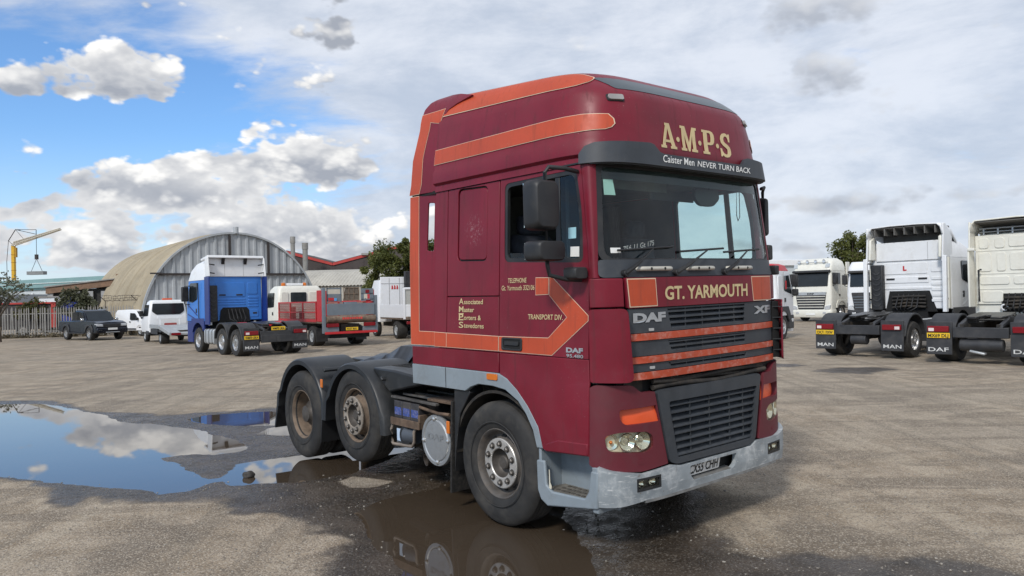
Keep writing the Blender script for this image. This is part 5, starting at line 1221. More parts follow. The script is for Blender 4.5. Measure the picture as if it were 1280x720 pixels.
# ---- blue tractor unit
def blue_tractor():
    T = empty('tractor_unit', (-9.38, 28.77, 0), R(131.5)); tag(T, 'blue three axle tractor unit with white roof, seen from behind in front of the barn', 'lorry')
    P = V(T); fr = 3.95
    rear_half(P, (0, 1.36), fr, 'WM70 UKA', 'MAN', True, beam='deep', both_plates=True)
    c0, c1 = fr - .82, fr + 1.40
    P('cab_lower', loft_rr([(.42, fr + .55, c1, 1.15, .12), (1.30, fr + .55, c1, 1.18, .12)]), vnavy, None, .01)
    P('cab_body', loft_rr([(1.28, c0, c1, 1.20, .10), (2.1, c0, c1 - .02, 1.20, .12), (2.95, c0, c1 - .16, 1.17, .12)]), vblue, None, .01)
    P('roof', loft_rr([(2.952, c0, c1 - .14, 1.18, .14), (3.35, c0, c1 - .34, 1.15, .25), (3.62, c0 + .1, c1 - .75, 1.08, .3), (3.76, c0 + .25, c1 - 1.1, .9, .3)]), vwhite, None, .01, smooth=60)
    P('roof_back_panel', MB().bx(c0 - .10, c0 - .055, -1.13, 1.13, 3.08, 3.80), vwhite, None, .015)
    for y in (-.35, .42): P('panel_seam', MB().bx(c0 - .104, c0 - .099, y - .006, y + .006, 3.10, 3.72), M('seam_grey', (.35, .35, .35), .7))
    P('roof_spoiler', MB().prism([(c0 - .30, 3.84), (c0 - .26, 3.94), (c0 + .55, 3.82), (c0 + .5, 3.72), (c0 - .06, 3.80)], 'y', -1.16, 1.16), vwhite, None, .02)
    for y in (-.42, .50): P('spoiler_strut', MB().prism([(c0 - .24, 3.84), (c0 - .12, 3.84), (c0 - .10, 3.60), (c0 - .14, 3.58)], 'y', y - .06, y + .06), black, None, .01)
    for s in (-1, 1):
        P('side_collar', MB().prism([(c0 - .48, 1.15), (c0 + .02, 1.15), (c0 + .02, 3.07), (c0 - .46, 3.07)], 'y', s * 1.16, s * 1.215), vnavy, None, .015)
        P('roof_collar', MB().prism([(c0 - .46, 3.08), (c0 + .02, 3.08), (c0 + .02, 3.85), (c0 - .30, 3.85)], 'y', s * 1.13, s * 1.185), vwhite, None, .015)
        for z in (3.22, 3.56): P('hinge', MB().box((c0 - .30, s * 1.02, z), (.05, .24, .045), rot=Matrix.Rotation(R(8 * s), 3, 'X')), black, None, .008)
    # pressed fields and vents of the blue rear wall
    wl = P('rear_wall', MB().bx(c0 - .05, c0, -1.12, 1.12, 1.30, 3.08), vblue, None, .01)
    embossed(P, 'pressed_panel', c0 - .05, -.42, 2.25, .80, 2.84, .06, vblue, wl)
    embossed(P, 'pressed_panel', c0 - .05, -.95, 2.35, -.52, 2.84, .06, vblue, wl)
    for k in range(3): embossed(P, 'pressed_rib', c0 - .05, -.42, 1.92 + .10 * k, .86 - .04 * k, 1.98 + .10 * k, .03, vblue, wl)
    for k in range(4): embossed(P, 'pressed_rib', c0 - .05, -.98, 1.82 + .12 * k, -.55, 1.90 + .12 * k, .03, vblue, wl)
    embossed(P, 'pressed_panel', c0 - .05, -.98, 1.40, -.50, 1.70, .05, vblue, wl)
    for y in (-.18, .52): P('vent', MB().bx(c0 - .08, c0 - .05, y - .13, y + .13, 2.30, 2.36), black, wl, .006)
    P('vent', MB().bx(c0 - .07, c0 - .04, -.92, -.74, 1.52, 1.60), black, wl, .006)
    P('engine_recess', MB().prism([(-.62, 1.22), (.66, 1.22), (.60, 1.70), (.50, 1.82), (-.48, 1.82), (-.58, 1.70)], 'x', c0 - .075, c0 + .1), dark)
    st = P('air_intake_stack', MB().bx(c0 - .26, c0 - .06, .78, 1.12, 1.25, 2.72), black, None, .03)
    for k in range(7): P('intake_rib', MB().prism(arc_pts(.95, 1.5 + .17 * k, .13, 200, 340, 6) + arc_pts(.95, 1.5 + .17 * k, .09, 340, 200, 6), 'x', c0 - .28, c0 - .25), vplastic, st)
    for s in (-1, 1):
        wd = P('side_window', MB().prism(roundpoly([(fr + .05, 2.18), (fr + .05, 2.86), (fr + .85, 2.86), (fr + 1.02, 2.40), (fr + 1.02, 2.10), (fr + .60, 2.05)], .07), 'y', s * 1.165, s * 1.215), vglass)
        slabp(P, 'door_swage', [(c0 + .9, 1.55), (fr + 1.2, 2.0), (fr + 1.2, 1.94), (c0 + .9, 1.49)], 'y', s * 1.19, s * 1.215, vnavy)
        slabp(P, 'door_swage', [(c0 + .75, 1.32), (fr + 1.2, 1.60), (fr + 1.2, 1.54), (c0 + .75, 1.26)], 'y', s * 1.19, s * 1.212, vnavy)
        P('grab_rail', MB().tube([(c0 + .62, s * 1.24, 1.4), (c0 + .62, s * 1.25, 2.85)], .018, 6), black)
        P('handle', MB().bx(fr + .1, fr + .22, s * 1.19, s * 1.222, 1.62, 1.80), black, None, .02)
        o = [(fr - .72, .9), (fr - .62, 1.02)] + arc_pts(fr, .52, .70, 150, 25) + [(fr + .75, .9), (fr + .75, 1.40), (fr - .72, 1.40)]
        slabp(P, 'wheel_arch', o, 'y', s * 1.16, s * 1.225, vnavy)
        m = P('mirror_arm', MB().tube([(fr + .95, s * 1.15, 2.75), (fr + 1.0, s * 1.38, 2.74), (fr + 1.0, s * 1.40, 2.0), (fr + .98, s * 1.15, 1.98)], .025, 6), black)
        P('mirror_housing', MB().bx(fr + .93, fr + 1.08, s * 1.24, s * 1.52, 2.10, 2.72), black, m, .04)
        P('step_box', MB().bx(fr + .62, fr + 1.3, s * .9, s * 1.2, .40, 1.25), vnavy, None, .03)
        P('fuel_tank', MB().prism(rrect(s * .95 - .27, .38, s * .95 + .27, .98, .10, 4), 'x', fr - 1.75, fr - .72), vgalv, None, .015)
        for k in range(3): P('tank_strap', MB().prism(rrect(s * .95 - .278, .372, s * .95 + .278, .988, .10, 4), 'x', fr - 1.60 + .34 * k, fr - 1.56 + .34 * k), vplastic)
        slabp(P, 'red_cover', [(1.05, 1.02), (1.25, 1.20), (.55, 1.25), (.05, 1.22), (.10, 1.16), (.55, 1.18)], 'y', s * .58, s * .84, vred)
    P('windscreen', MB().bx(c1 - .1, c1 + .005, -1.05, 1.05, 2.05, 2.85), vglass)
    P('tilt_pump', MB().box((c0 - .12, 1.05, 1.22), (.12, .14, .2)), vgalv, None, .02)
blue_tractor()

# ---- white two axle tractor unit with hollow roof deflector
def white_tractor():
    T = empty('tractor_unit', (10.41, 21.98, 0), R(40.4)); tag(T, 'white two axle tractor unit with hollow roof fairing and a red L plate', 'lorry')
    P = V(T); fr = 3.62
    rear_half(P, (0,), fr, 'OK71 FXW', 'MAN', True)
    c0, c1 = fr - .82, fr + 1.40
    P('cab_lower', loft_rr([(.42, fr + .55, c1, 1.15, .12), (1.30, fr + .55, c1, 1.18, .12)]), vplastic, None, .01)
    P('cab_body', loft_rr([(1.28, c0, c1, 1.20, .10), (2.1, c0, c1 - .02, 1.20, .12), (2.85, c0, c1 - .16, 1.17, .12)]), vwhite, None, .01)
    P('roof', loft_rr([(2.852, c0, c1 - .16, 1.17, .14), (3.15, c0, c1 - .34, 1.14, .25), (3.36, c0 + .1, c1 - .75, 1.05, .3), (3.42, c0 + .25, c1 - 1.0, .9, .3)]), vwhite, None, .01, smooth=60)
    # roof fairing: a shell open to the back
    lid = MB(); rows = []
    for x, z, w in ((c0 - .38, 3.90, 1.06), (c0 + .1, 3.92, 1.06), (c0 + .6, 3.80, 1.03), (c0 + 1.1, 3.52, .98), (c0 + 1.4, 3.30, .92)):
        rows.append([(x, -w - .08, z - .34), (x, -w - .03, z - .10), (x, -w + .08, z), (x, -.4, z + .03), (x, .4, z + .03), (x, w - .08, z), (x, w + .03, z - .10), (x, w + .08, z - .34)])
    lid.sheet(rows); o = P('roof_deflector', lid, vwhite, smooth=50); md = o.modifiers.new('thickness', 'SOLIDIFY'); md.thickness = .035; md.offset = -1
    for k in range(7): P('deflector_rib', MB().bx(c0 - .34, c0 + .75, -.93 + .30 * k, -.90 + .30 * k, 3.62, 3.86), M('grp_inside', (.13, .125, .115), .8), None)
    P('deflector_lining', MB().prism([(c0 - .34, 3.865), (c0 + .6, 3.75), (c0 + .6, 3.42), (c0 + .56, 3.42), (c0 + .56, 3.72), (c0 - .34, 3.845)], 'y', -1.0, 1.0), M('grp_inside', (0, 0, 0)))
    for s in (-1, 1):
        slabp(P, 'side_deflector', [(c0 - .45, 2.72), (c0 - .35, 3.55), (c0 - .38, 3.88), (c0 - .20, 3.90), (c0 + .3, 3.5), (c0 + .3, 2.85), (c0 - .30, 2.85)], 'y', s * 1.10, s * 1.16, vwhite, None, .02)
        slabp(P, 'deflector_gusset', [(c0 - .42, 2.85), (c0 - .05, 2.85), (c0 - .05, 3.6), (c0 - .36, 3.5)], 'y', s * 1.0, s * 1.09, vcream, None, .03)
        slabp(P, 'collar_post', [(c0 - .50, 1.20), (c0 - .36, 1.20), (c0 - .33, 2.9), (c0 - .45, 2.9)], 'y', s * 1.12, s * 1.24, vwhite, None, .015)
        for z in (1.6, 2.2, 2.75): P('post_bracket', MB().bx(c0 - .36, c0 + .02, s * 1.10, s * 1.16, z - .02, z + .02), black)
        slabp(P, 'cab_side_collar', [(c0 - .12, 1.30), (c0 + .02, 1.30), (c0 + .02, 2.85), (c0 - .12, 2.85)], 'y', s * 1.12, s * 1.19, vcream)
        P('side_window', MB().prism(roundpoly([(fr + .05, 2.18), (fr + .05, 2.76), (fr + .85, 2.76), (fr + 1.02, 2.40), (fr + 1.02, 2.02), (fr + .60, 2.05)], .07), 'y', s * 1.165, s * 1.215), vglass)
        for k in range(3): slabp(P, 'door_swage', [(c0 + .9, 1.40 + .17 * k), (fr + 1.2, 1.78 + .13 * k), (fr + 1.2, 1.75 + .13 * k), (c0 + .9, 1.37 + .17 * k)], 'y', s * 1.19, s * 1.212, vwhite)
        P('handle', MB().bx(fr + .1, fr + .24, s * 1.19, s * 1.222, 1.62, 1.82), black, None, .02)
        slabp(P, 'wheel_arch', [(fr - .72, .85)] + arc_pts(fr, .52, .70, 150, 25) + [(fr + .75, .9), (fr + .75, 1.32), (fr - .72, 1.32)], 'y', s * 1.16, s * 1.225, vplastic)
        m = P('mirror_arm', MB().tube([(fr + .95, s * 1.15, 2.70), (fr + 1.0, s * 1.38, 2.69), (fr + 1.0, s * 1.40, 2.0), (fr + .98, s * 1.15, 1.95)], .03, 6), vwhite)
        P('mirror_housing', MB().bx(fr + .93, fr + 1.08, s * 1.24, s * 1.52, 2.08, 2.66), black, m, .04)
        P('fuel_tank', MB().prism(rrect(s * .95 - .27, .38, s * .95 + .27, .98, .10, 4), 'x', fr - 2.3, fr - .80), vplastic, None, .015)
        for k in range(3): P('tank_strap', MB().prism(rrect(s * .95 - .278, .372, s * .95 + .278, .988, .10, 4), 'x', fr - 2.1 + .5 * k, fr - 2.06 + .5 * k), black)
        P('tank_rail', MB().bx(fr - 2.9, fr - .8, s * .90 - .04, s * .90 + .04, 1.0, 1.03), vwhite)
    wl = P('rear_wall', MB().prism([(-1.12, 2.85), (1.12, 2.85), (1.12, 1.30), (.72, 1.30), (.60, 1.85), (-.60, 1.85), (-.78, 1.30), (-1.12, 1.30)], 'x', c0 - .05, c0), vwhite, None, .01)
    P('roof_back_panel', MB().bx(c0 - .09, c0 - .01, -.97, .97, 2.80, 3.40), vwhite, None, .02)
    P('panel_seam', MB().bx(c0 - .094, c0 - .088, -.60, -.588, 2.82, 3.36), M('seam_grey', (0, 0, 0)))
    embossed(P, 'pressed_panel', c0 - .05, -.56, 2.38, .80, 2.74, .05, vwhite, wl)
    embossed(P, 'pressed_panel', c0 - .05, -1.04, 2.42, -.66, 2.74, .05, vwhite, wl)
    for k in range(5): embossed(P, 'pressed_rib', c0 - .05, -1.04, 1.50 + .17 * k, -.66, 1.60 + .17 * k, .03, vwhite, wl)
    embossed(P, 'pressed_rib', c0 - .05, -.70, 1.90, .74, 1.98, .03, vwhite, wl)
    embossed(P, 'pressed_rib', c0 - .05, -.60, 2.10, .80, 2.30, .03, vwhite, wl)
    for y in (-.42, .55): P('vent', MB().bx(c0 - .08, c0 - .05, y - .13, y + .13, 2.20, 2.26), black, wl, .006)
    flat_text(P, 'L', (c0 - .075, .16, 2.50), (0, -1, 0), (0, 0, 1), .14, .11, vred, wl, .06)
    P('engine_recess', MB().prism([(-.80, 1.20), (.74, 1.20), (.60, 1.84), (-.60, 1.84)], 'x', c0 - .03, c0 + .02), dark)
    for k in range(4): P('engine_pipe', MB().tube([(c0 - .10, -.5, 1.35 + .11 * k), (c0 - .16, 0, 1.38 + .1 * k), (c0 - .10, .5, 1.33 + .11 * k)], .035, 8), grime)
    st = P('air_intake_stack', MB().bx(c0 - .26, c0 - .06, .72, 1.10, 1.25, 2.70), black, None, .03)
    for k in range(7): P('intake_rib', MB().prism(arc_pts(.91, 1.5 + .17 * k, .14, 200, 340, 6) + arc_pts(.91, 1.5 + .17 * k, .10, 340, 200, 6), 'x', c0 - .28, c0 - .25), vplastic, st)
white_tractor()

# ---- cream tractor unit at the right edge
def cream_tractor():
    T = empty('tractor_unit', (12.17, 19.23, 0), R(41.8)); tag(T, 'cream tractor unit at the right edge, seen from behind, with pressed back panels', 'lorry')
    P = V(T); fr = 3.70
    rear_half(P, (0,), fr, 'MX69 DLJ', 'DAF', True, beam='tank')
    c0, c1 = fr - .88, fr + 1.38
    P('cab_body', loft_rr([(1.10, c0, c1, 1.20, .10), (2.1, c0, c1 - .02, 1.21, .12), (2.95, c0, c1 - .16, 1.17, .12)]), vcream, None, .01)
    P('roof', loft_rr([(2.952, c0, c1 - .14, 1.17, .14), (3.40, c0, c1 - .24, 1.12, .25), (3.46, c0 + .1, c1 - .4, 1.05, .25)]), vcream, None, .01, smooth=60)
    wl = P('rear_wall', MB().prism([(-1.12, 3.40), (1.12, 3.40), (1.12, 1.42), (.50, 1.42), (.50, 1.72), (-.90, 1.72), (-.9, 1.42), (-1.12, 1.42)], 'x', c0 - .05, c0), vcream, None, .012)
    for (y0, z0, y1, z1) in ((.78, 3.02, 1.02, 3.32), (.38, 3.02, .62, 3.32), (-.55, 3.04, .28, 3.34), (-1.0, 3.04, -.68, 3.34), (.72, 2.36, 1.04, 2.90), (.36, 2.36, .58, 2.90), (-.55, 2.38, .26, 2.88), (-1.0, 2.38, -.66, 2.88), (.28, 1.98, 1.02, 2.22), (-.60, 1.98, .18, 2.22), (-1.0, 1.98, -.7, 2.22), (.45, 1.48, .98, 1.80)):
        embossed(P, 'pressed_panel', c0 - .05, y0, z0, y1, z1, .06, vcream, wl, .022)
    for z in (1.86, 2.30, 2.96): P('swage_line', MB().bx(c0 - .062, c0 - .045, -1.1, 1.1, z - .012, z + .012), vcream, wl)
    P('engine_recess', MB().bx(c0 - .04, c0 + .1, -.92, .48, 1.2, 1.71), dark)
    for k in range(4): P('engine_pipe', MB().tube([(c0 - .12, -.8, 1.30 + .1 * k), (c0 - .18, -.2, 1.34 + .09 * k), (c0 - .12, .4, 1.30 + .1 * k)], .035, 8), grime)
    lid = MB(); rows = []
    for x, z, w in ((c0 - .42, 3.84, 1.10), (c0 + .2, 3.86, 1.09), (c0 + .8, 3.72, 1.06), (c0 + 1.5, 3.46, 1.02)):
        rows.append([(x, -w - .06, z - .34), (x, -w - .02, z - .10), (x, -w + .08, z), (x, 0, z + .03), (x, w - .08, z), (x, w + .02, z - .10), (x, w + .06, z - .34)])
    lid.sheet(rows); o = P('roof_deflector', lid, vcream, smooth=50); md = o.modifiers.new('thickness', 'SOLIDIFY'); md.thickness = .04; md.offset = -1
    P('deflector_lining', MB().prism([(c0 - .38, 3.79), (c0 + .7, 3.68), (c0 + .7, 3.46), (c0 + .66, 3.46), (c0 + .66, 3.64), (c0 - .38, 3.76)], 'y', -1.04, 1.04), M('grp_inside', (0, 0, 0)))
    P('roof_rail', MB().tube([(c0 - .02, -1.0, 3.60), (c0 - .02, 1.0, 3.60)], .022, 6).tube([(c0 - .02, -1.0, 3.50), (c0 - .02, 1.0, 3.50)], .018, 6), vgalv)
    for k in range(6): P('rail_post', MB().bx(c0 - .03, c0 - .01, -.9 + .36 * k - .02, -.9 + .36 * k + .02, 3.42, 3.62), vgalv)
    for s in (-1, 1):
        slabp(P, 'side_deflector', [(c0 - .48, 1.35), (c0 + .02, 1.35), (c0 + .02, 2.98), (c0 - .48, 2.98)], 'y', s * 1.16, s * 1.21, vcream, None, .015)
        slabp(P, 'upper_deflector', [(c0 - .48, 3.0), (c0 + .3, 3.0), (c0 + .3, 3.6), (c0 - .40, 3.80)], 'y', s * 1.13, s * 1.18, vcream, None, .015)
        P('collar_lip', MB().bx(c0 - .50, c0 - .30, s * 1.02, s * 1.20, 2.96, 3.04), vcream, None, .015)
        P('exhaust_pipe', MB().tube([(c0 - .30, s * .98, 1.5), (c0 - .30, s * .98, 2.40), (c0 - .2, s * .95, 2.42)], .03, 8), vplastic)
        vw = P('side_window', MB().prism(roundpoly([(fr + .15, 2.24), (fr + .15, 2.88), (fr + 1.0, 2.88), (fr + 1.08, 2.22)], .07), 'y', s * 1.165, s * 1.215), vglass)
        slabp(P, 'wheel_arch', [(fr - .72, .85)] + arc_pts(fr, .52, .70, 150, 25) + [(fr + .75, .9), (fr + .75, 1.32), (fr - .72, 1.32)], 'y', s * 1.16, s * 1.225, vcream)
        P('fuel_tank', MB().prism(rrect(s * .95 - .27, .38, s * .95 + .27, .98, .10, 4), 'x', fr - 2.3, fr - .80), vplastic, None, .015)
        m = P('mirror_arm', MB().tube([(fr + 1.0, s * 1.15, 2.80), (fr + 1.0, s * 1.38, 2.79), (fr + 1.0, s * 1.40, 2.1), (fr + .98, s * 1.15, 2.05)], .03, 6), vcream)
        P('mirror_housing', MB().bx(fr + .93, fr + 1.08, s * 1.24, s * 1.52, 2.15, 2.75), black, m, .04)
    P('hanging_hook', MB().lathe([(.07, -.02), (.10, 0), (.07, .02), (.05, 0)], (c0 - .1, .42, 1.33), (1, 0, 0), 16, close=True), vwhite)
    P('loose_bracket', MB().box((-.75, .08, .30), (.2, .35, .06), rot=Matrix.Rotation(R(12), 3, 'X')), vgalv, None, .02)
cream_tractor()

# ---- tractor units seen from the front, right of the yard
def front_tractor(loc, hd, paint, label, grille_mat, badge, lamps=True, top=3.75, sc=1.0, group=None, dark_low=False):
    T = empty('tractor_unit', (*loc, 0), R(hd)); T.scale = (sc,) * 3; tag(T, label, 'lorry', group); P = V(T)
    P('cab_body', loft_rr([(.95, -.85, 1.36, 1.20, .16), (1.6, -.85, 1.38, 1.22, .18), (2.1, -.85, 1.34, 1.20, .18), (2.95, -.85, 1.14, 1.16, .2)]), paint, None, .01)
    P('roof', loft_rr([(2.952, -.85, 1.24, 1.17, .22), (3.25, -.85, 1.18, 1.15, .25), (3.55, -.80, .92, 1.06, .3), (top - .02, -.6, .5, .85, .35), (top, -.4, .2, .6, .2)]), paint, None, .02, smooth=60)
    P('windscreen', MB().sheet([[(1.372 - .19 * q, y, 2.08 + .80 * q) for y in frange(-1.02, 1.02, .17)] for q in (0, .5, 1)]), vglass, smooth=60)
    P('sun_visor', MB().prism([(1.10, 2.86), (1.42, 2.90), (1.36, 3.02), (1.14, 3.04)], 'y', -1.12, 1.12), black, None, .03)
    g_ = P('grille', MB().prism(roundpoly([(-.95, 1.74), (.95, 1.74), (.78, .72), (-.78, .72)], .06), 'x', 1.30, 1.405), grille_mat, None, .01)
    for k in range(5): P('grille_slat', MB().bx(1.40, 1.43, -.88 + .03 * k, .88 - .03 * k, 1.46 - .155 * k, 1.50 - .155 * k), paint if badge else vgrey, g_, .006)
    if badge:
        bd = P('badge_panel', MB().bx(1.40, 1.425, -.92, .92, 1.56, 1.74), vgalv, g_, .01)
        flat_text(P, badge, (1.425, -.20, 1.60), (0, 1, 0), (0, 0, 1), .10, .42, black_print, bd, .05)
    P('bumper', loft_rr([(.26, .62, 1.40, 1.16, .2), (.34, .60, 1.44, 1.22, .22), (.64, .60, 1.46, 1.24, .22), (.70, .60, 1.44, 1.22, .22)]), vplastic if dark_low else paint, None, .01)
    P('corner_panel', loft_rr([(.69, .62, 1.40, 1.20, .18), (.96, .62, 1.38, 1.20, .18)]), vplastic if dark_low else paint)
    P('number_plate', MB().bx(1.462, 1.472, -.28, .28, .40, .52), wplate)
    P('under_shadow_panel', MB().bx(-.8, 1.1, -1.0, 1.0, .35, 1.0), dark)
    for s in (-1, 1):
        P('headlamp', MB().prism(roundpoly([(s * 1.17, .98), (s * 1.14, .74), (s * .80, .70), (s * .86, .92)], .04), 'x', 1.20, 1.425), headl, None, .01)
        P('fog_lamp', MB().bx(1.44, 1.468, s * .72, s * .92, .46, .58), headl, None, .008)
        P('side_window', MB().prism(roundpoly([(.12, 2.2), (.12, 2.84), (.98, 2.86), (1.10, 2.2)], .06), 'y', s * 1.165, s * 1.215), vglass)
        m = P('mirror_arm', MB().tube([(1.05, s * 1.12, 2.84), (1.14, s * 1.36, 2.84), (1.14, s * 1.36, 2.15), (1.10, s * 1.15, 2.10)], .03, 6), black)
        P('mirror_housing', MB().bx(1.05, 1.22, s * 1.22, s * 1.50, 2.22, 2.80), black, m, .04)
        vwheel(P, 0, s * 1.2, .51, .31, vsteel)
        slabp(P, 'wheel_arch', [(-.72, .80)] + arc_pts(0, .52, .64, 152, 25) + [(.70, .8), (.70, 1.0), (.5, 1.25), (-.5, 1.25), (-.72, 1.1)], 'y', s * 1.17, s * 1.235, paint, None, .01)
        P('handle', MB().bx(.2, .34, s * 1.2, s * 1.24, 1.50, 1.60), black)
        P('door_seam', MB().bx(.10, .115, s * 1.20, s * 1.224, 1.1, 2.9), M('seam_grey', (0, 0, 0)))
        for x in (-3.7,): vwheel(P, x, s * 1.24, .51, .56, vsteel)
        P('chassis_rail', MB().bx(-4.5, .6, s * .36, s * .44, .72, 1.0), grime)
        P('side_collar', MB().bx(-1.3, -.84, s * 1.12, s * 1.18, 1.1, 3.5), paint, None, .015)
    if lamps:
        lb = P('lamp_bar', MB().tube([(1.08, -.95, 3.48), (1.14, 0, 3.50), (1.08, .95, 3.48)], .025, 6), vgalv)
        for y in (-.75, -.25, .25, .75): P('spot_lamp', MB().lathe([(0, -.06), (.08, -.05), (.10, .02), (.09, .03), (0, .02)], (1.16, y, 3.56), (1, 0, 0), 14), headl, lb)
        for s in (-1, 1): P('roof_lamp', MB().prism(roundpoly([(s * .82, 3.16), (s * 1.08, 3.18), (s * 1.04, 3.42), (s * .86, 3.36)], .04), 'x', 1.0, 1.215), headl)
    return T
front_tractor((19.45, 47.46), -137.3, vcream, 'cream tractor unit facing the yard with four spot lamps along its roof', vplastic, 'DAF', sc=1.045)
front_tractor((21.6, 45.0), -128, vwhite, 'white tractor unit with dark grille, half hidden behind the hollow roofed one', vplastic, None, lamps=False, top=3.55, sc=1.0, dark_low=True)
front_tractor((20.3, 29.6), 40, vwhite, 'white tractor unit whose round roof shows between the white and cream units', vplastic, None, lamps=False, top=3.75, dark_low=True)

# ---- white rigid cab with red roof at the right shoulder of the maroon truck
def red_roof_lorry():
    T = empty('lorry', (9.97, 31.14, 0), R(52)); tag(T, 'white day cab lorry with a red roof, half hidden behind the maroon truck', 'lorry'); P = V(T)
    P('cab_body', loft_rr([(.95, -.75, 1.28, 1.20, .12), (1.7, -.75, 1.30, 1.22, .14), (2.75, -.75, 1.05, 1.16, .16)]), vwhite, None, .01)
    P('roof', loft_rr([(2.752, -.72, 1.05, 1.15, .2), (2.98, -.65, .85, 1.08, .25), (3.05, -.5, .6, .95, .25)]), vred, None, .02, smooth=60)
    for s in (-1, 1):
        P('side_window', MB().prism(roundpoly([(.12, 1.95), (.12, 2.55), (.70, 2.58), (1.02, 1.90), (1.0, 1.80)], .05), 'y', s * 1.17, s * 1.217), vglass)
        P('seat_back', MB().bx(.22, .42, s * 1.175, s * 1.2185, 2.02, 2.36), interior_red)
        P('pressed_panel', MB().prism(rrect(-.60, 1.55, -.12, 2.55, .06, 3), 'y', s * 1.18, s * 1.225), vwhite, None, .01)
        P('door_seam', MB().bx(.03, .045, s * 1.20, s * 1.224, 1.1, 2.7), M('seam_grey', (0, 0, 0)))
        m = P('mirror_arm', MB().tube([(1.0, s * 1.12, 2.6), (1.1, s * 1.36, 2.6), (1.1, s * 1.36, 1.75), (1.05, s * 1.15, 1.7)], .03, 6), black)
        P('mirror_housing', MB().bx(1.02, 1.18, s * 1.22, s * 1.46, 2.1, 2.62), black, m, .04)
        P('mirror_housing', MB().bx(1.02, 1.18, s * 1.22, s * 1.46, 1.75, 2.02), black, m, .04)
        P('handle', MB().bx(.10, .24, s * 1.2, s * 1.24, 1.50, 1.66), black)
        vwheel(P, 0, s * 1.2, .50, .30, vgalv); vwheel(P, -4.2, s * 1.2, .50, .5, vgalv)
        slabp(P, 'wheel_arch', [(-.75, .75)] + arc_pts(0, .50, .63, 155, 25) + [(.66, .75), (.80, 1.0), (.55, 1.32), (-.55, 1.32), (-.75, 1.05)], 'y', s * 1.17, s * 1.235, vplastic, None, .01)
        P('step', MB().bx(.68, 1.25, s * .95, s * 1.21, .40, .95), vplastic, None, .02)
    P('windscreen', MB().prism([(1.31, 1.80), (1.08, 2.66), (1.0, 2.66), (1.2, 1.80)], 'y', -1.05, 1.05), vglass)
    P('bumper', loft_rr([(.28, .8, 1.36, 1.18, .2), (.80, .8, 1.38, 1.22, .2)]), vwhite, None, .01)
    P('chassis', MB().bx(-5.5, 1.0, -.45, .45, .65, .95), grime)
    P('flat_bed', MB().bx(-5.6, -.95, -1.2, 1.2, 1.05, 1.22), vwhite, None, .01)
red_roof_lorry()

# ---- white recovery truck with sloping bed
def recovery_truck():
    T = empty('recovery_truck', (-17.12, 38.85, 0), R(127)); tag(T, 'small white recovery truck with a sloping bed and an orange beacon, seen from behind', 'recovery truck'); P = V(T)
    P('cab_body', loft_rr([(.55, 2.55, 4.45, .98, .1), (1.15, 2.55, 4.50, 1.0, .12), (1.30, 2.55, 4.1, .99, .12), (2.15, 2.58, 3.5, .88, .14), (2.26, 2.66, 3.3, .78, .14)]), vwhite, None, .02, smooth=50)
    P('rear_window', MB().prism(roundpoly([(-.78, 2.08), (.78, 2.08), (.82, 1.66), (.60, 1.48), (-.60, 1.48), (-.82, 1.66)], .06), 'x', 2.525, 2.56), vglass, None, .01)
    P('beacon', MB().bx(2.75, 3.0, -.26, .22, 2.26, 2.36), M('beacon_orange', (.62, .10, .03), .3), None, .02)
    P('bed_headboard', MB().bx(2.20, 2.26, -.62, .62, 1.25, 1.42).bx(2.20, 2.26, -.50, -.46, .75, 1.3).bx(2.20, 2.26, .46, .50, .75, 1.3), vwhite, None, .01)
    w = P('winch', MB().cyl((2.1, -.3, .92), (2.1, .3, .92), .11, 14), M('brick_red_paint', (.22, .03, .025), .5), None, .01)
    P('bed_deck', MB().prism([(2.35, .92), (.3, .92), (-1.95, .60), (-1.95, .50), (.3, .80), (2.35, .80)], 'y', -.90, .90), vgalv, None, .01)
    for s in (-1, 1):
        slabp(P, 'bed_rail', [(2.40, .98), (.3, .98), (-1.98, .66), (-1.98, .50), (.3, .78), (2.40, .78)], 'y', s * .90, s * .99, vgalv, None, .01)
        P('tail_light', MB().bx(-2.03, -1.97, s * .45, s * .88, .50, .62), redlens, None, .01)
        vwheel(P, 0, s * .98, .34, .40, vgalv); vwheel(P, 3.62, s * .98, .34, .22, vgalv)
        slabp(P, 'wheel_arch', [(-.48, .52)] + arc_pts(0, .34, .43, 150, 30) + [(.46, .52), (.50, .62), (-.50, .62)], 'y', s * .82, s * .985, vplastic, None, .01)
        slabp(P, 'sill', [(2.6, .42), (3.2, .42), (3.25, .62), (2.6, .62)], 'y', s * .9, s * 1.0, vplastic)
        P('side_window', MB().prism(roundpoly([(2.72, 1.42), (2.76, 2.02), (3.42, 2.02), (4.0, 1.38)], .05), 'y', s * .90, s * .985), vglass)
        m = P('mirror', MB().bx(3.75, 3.9, s * 1.0, s * 1.2, 1.40, 1.70), black, None, .03)
        P('side_locker', MB().bx(.6, 2.2, s * .72, s * .97, .48, .76), vplastic, None, .01)
    P('chassis', MB().bx(-1.6, 4.0, -.4, .4, .42, .72), grime)
    P('bumper', MB().bx(4.3, 4.55, -.95, .95, .35, .75), vplastic, None, .03)
    P('bonnet', loft_rr([(1.0, 3.9, 4.62, .92, .15), (1.22, 3.9, 4.3, .88, .12)]), vwhite, None, .02)
recovery_truck()

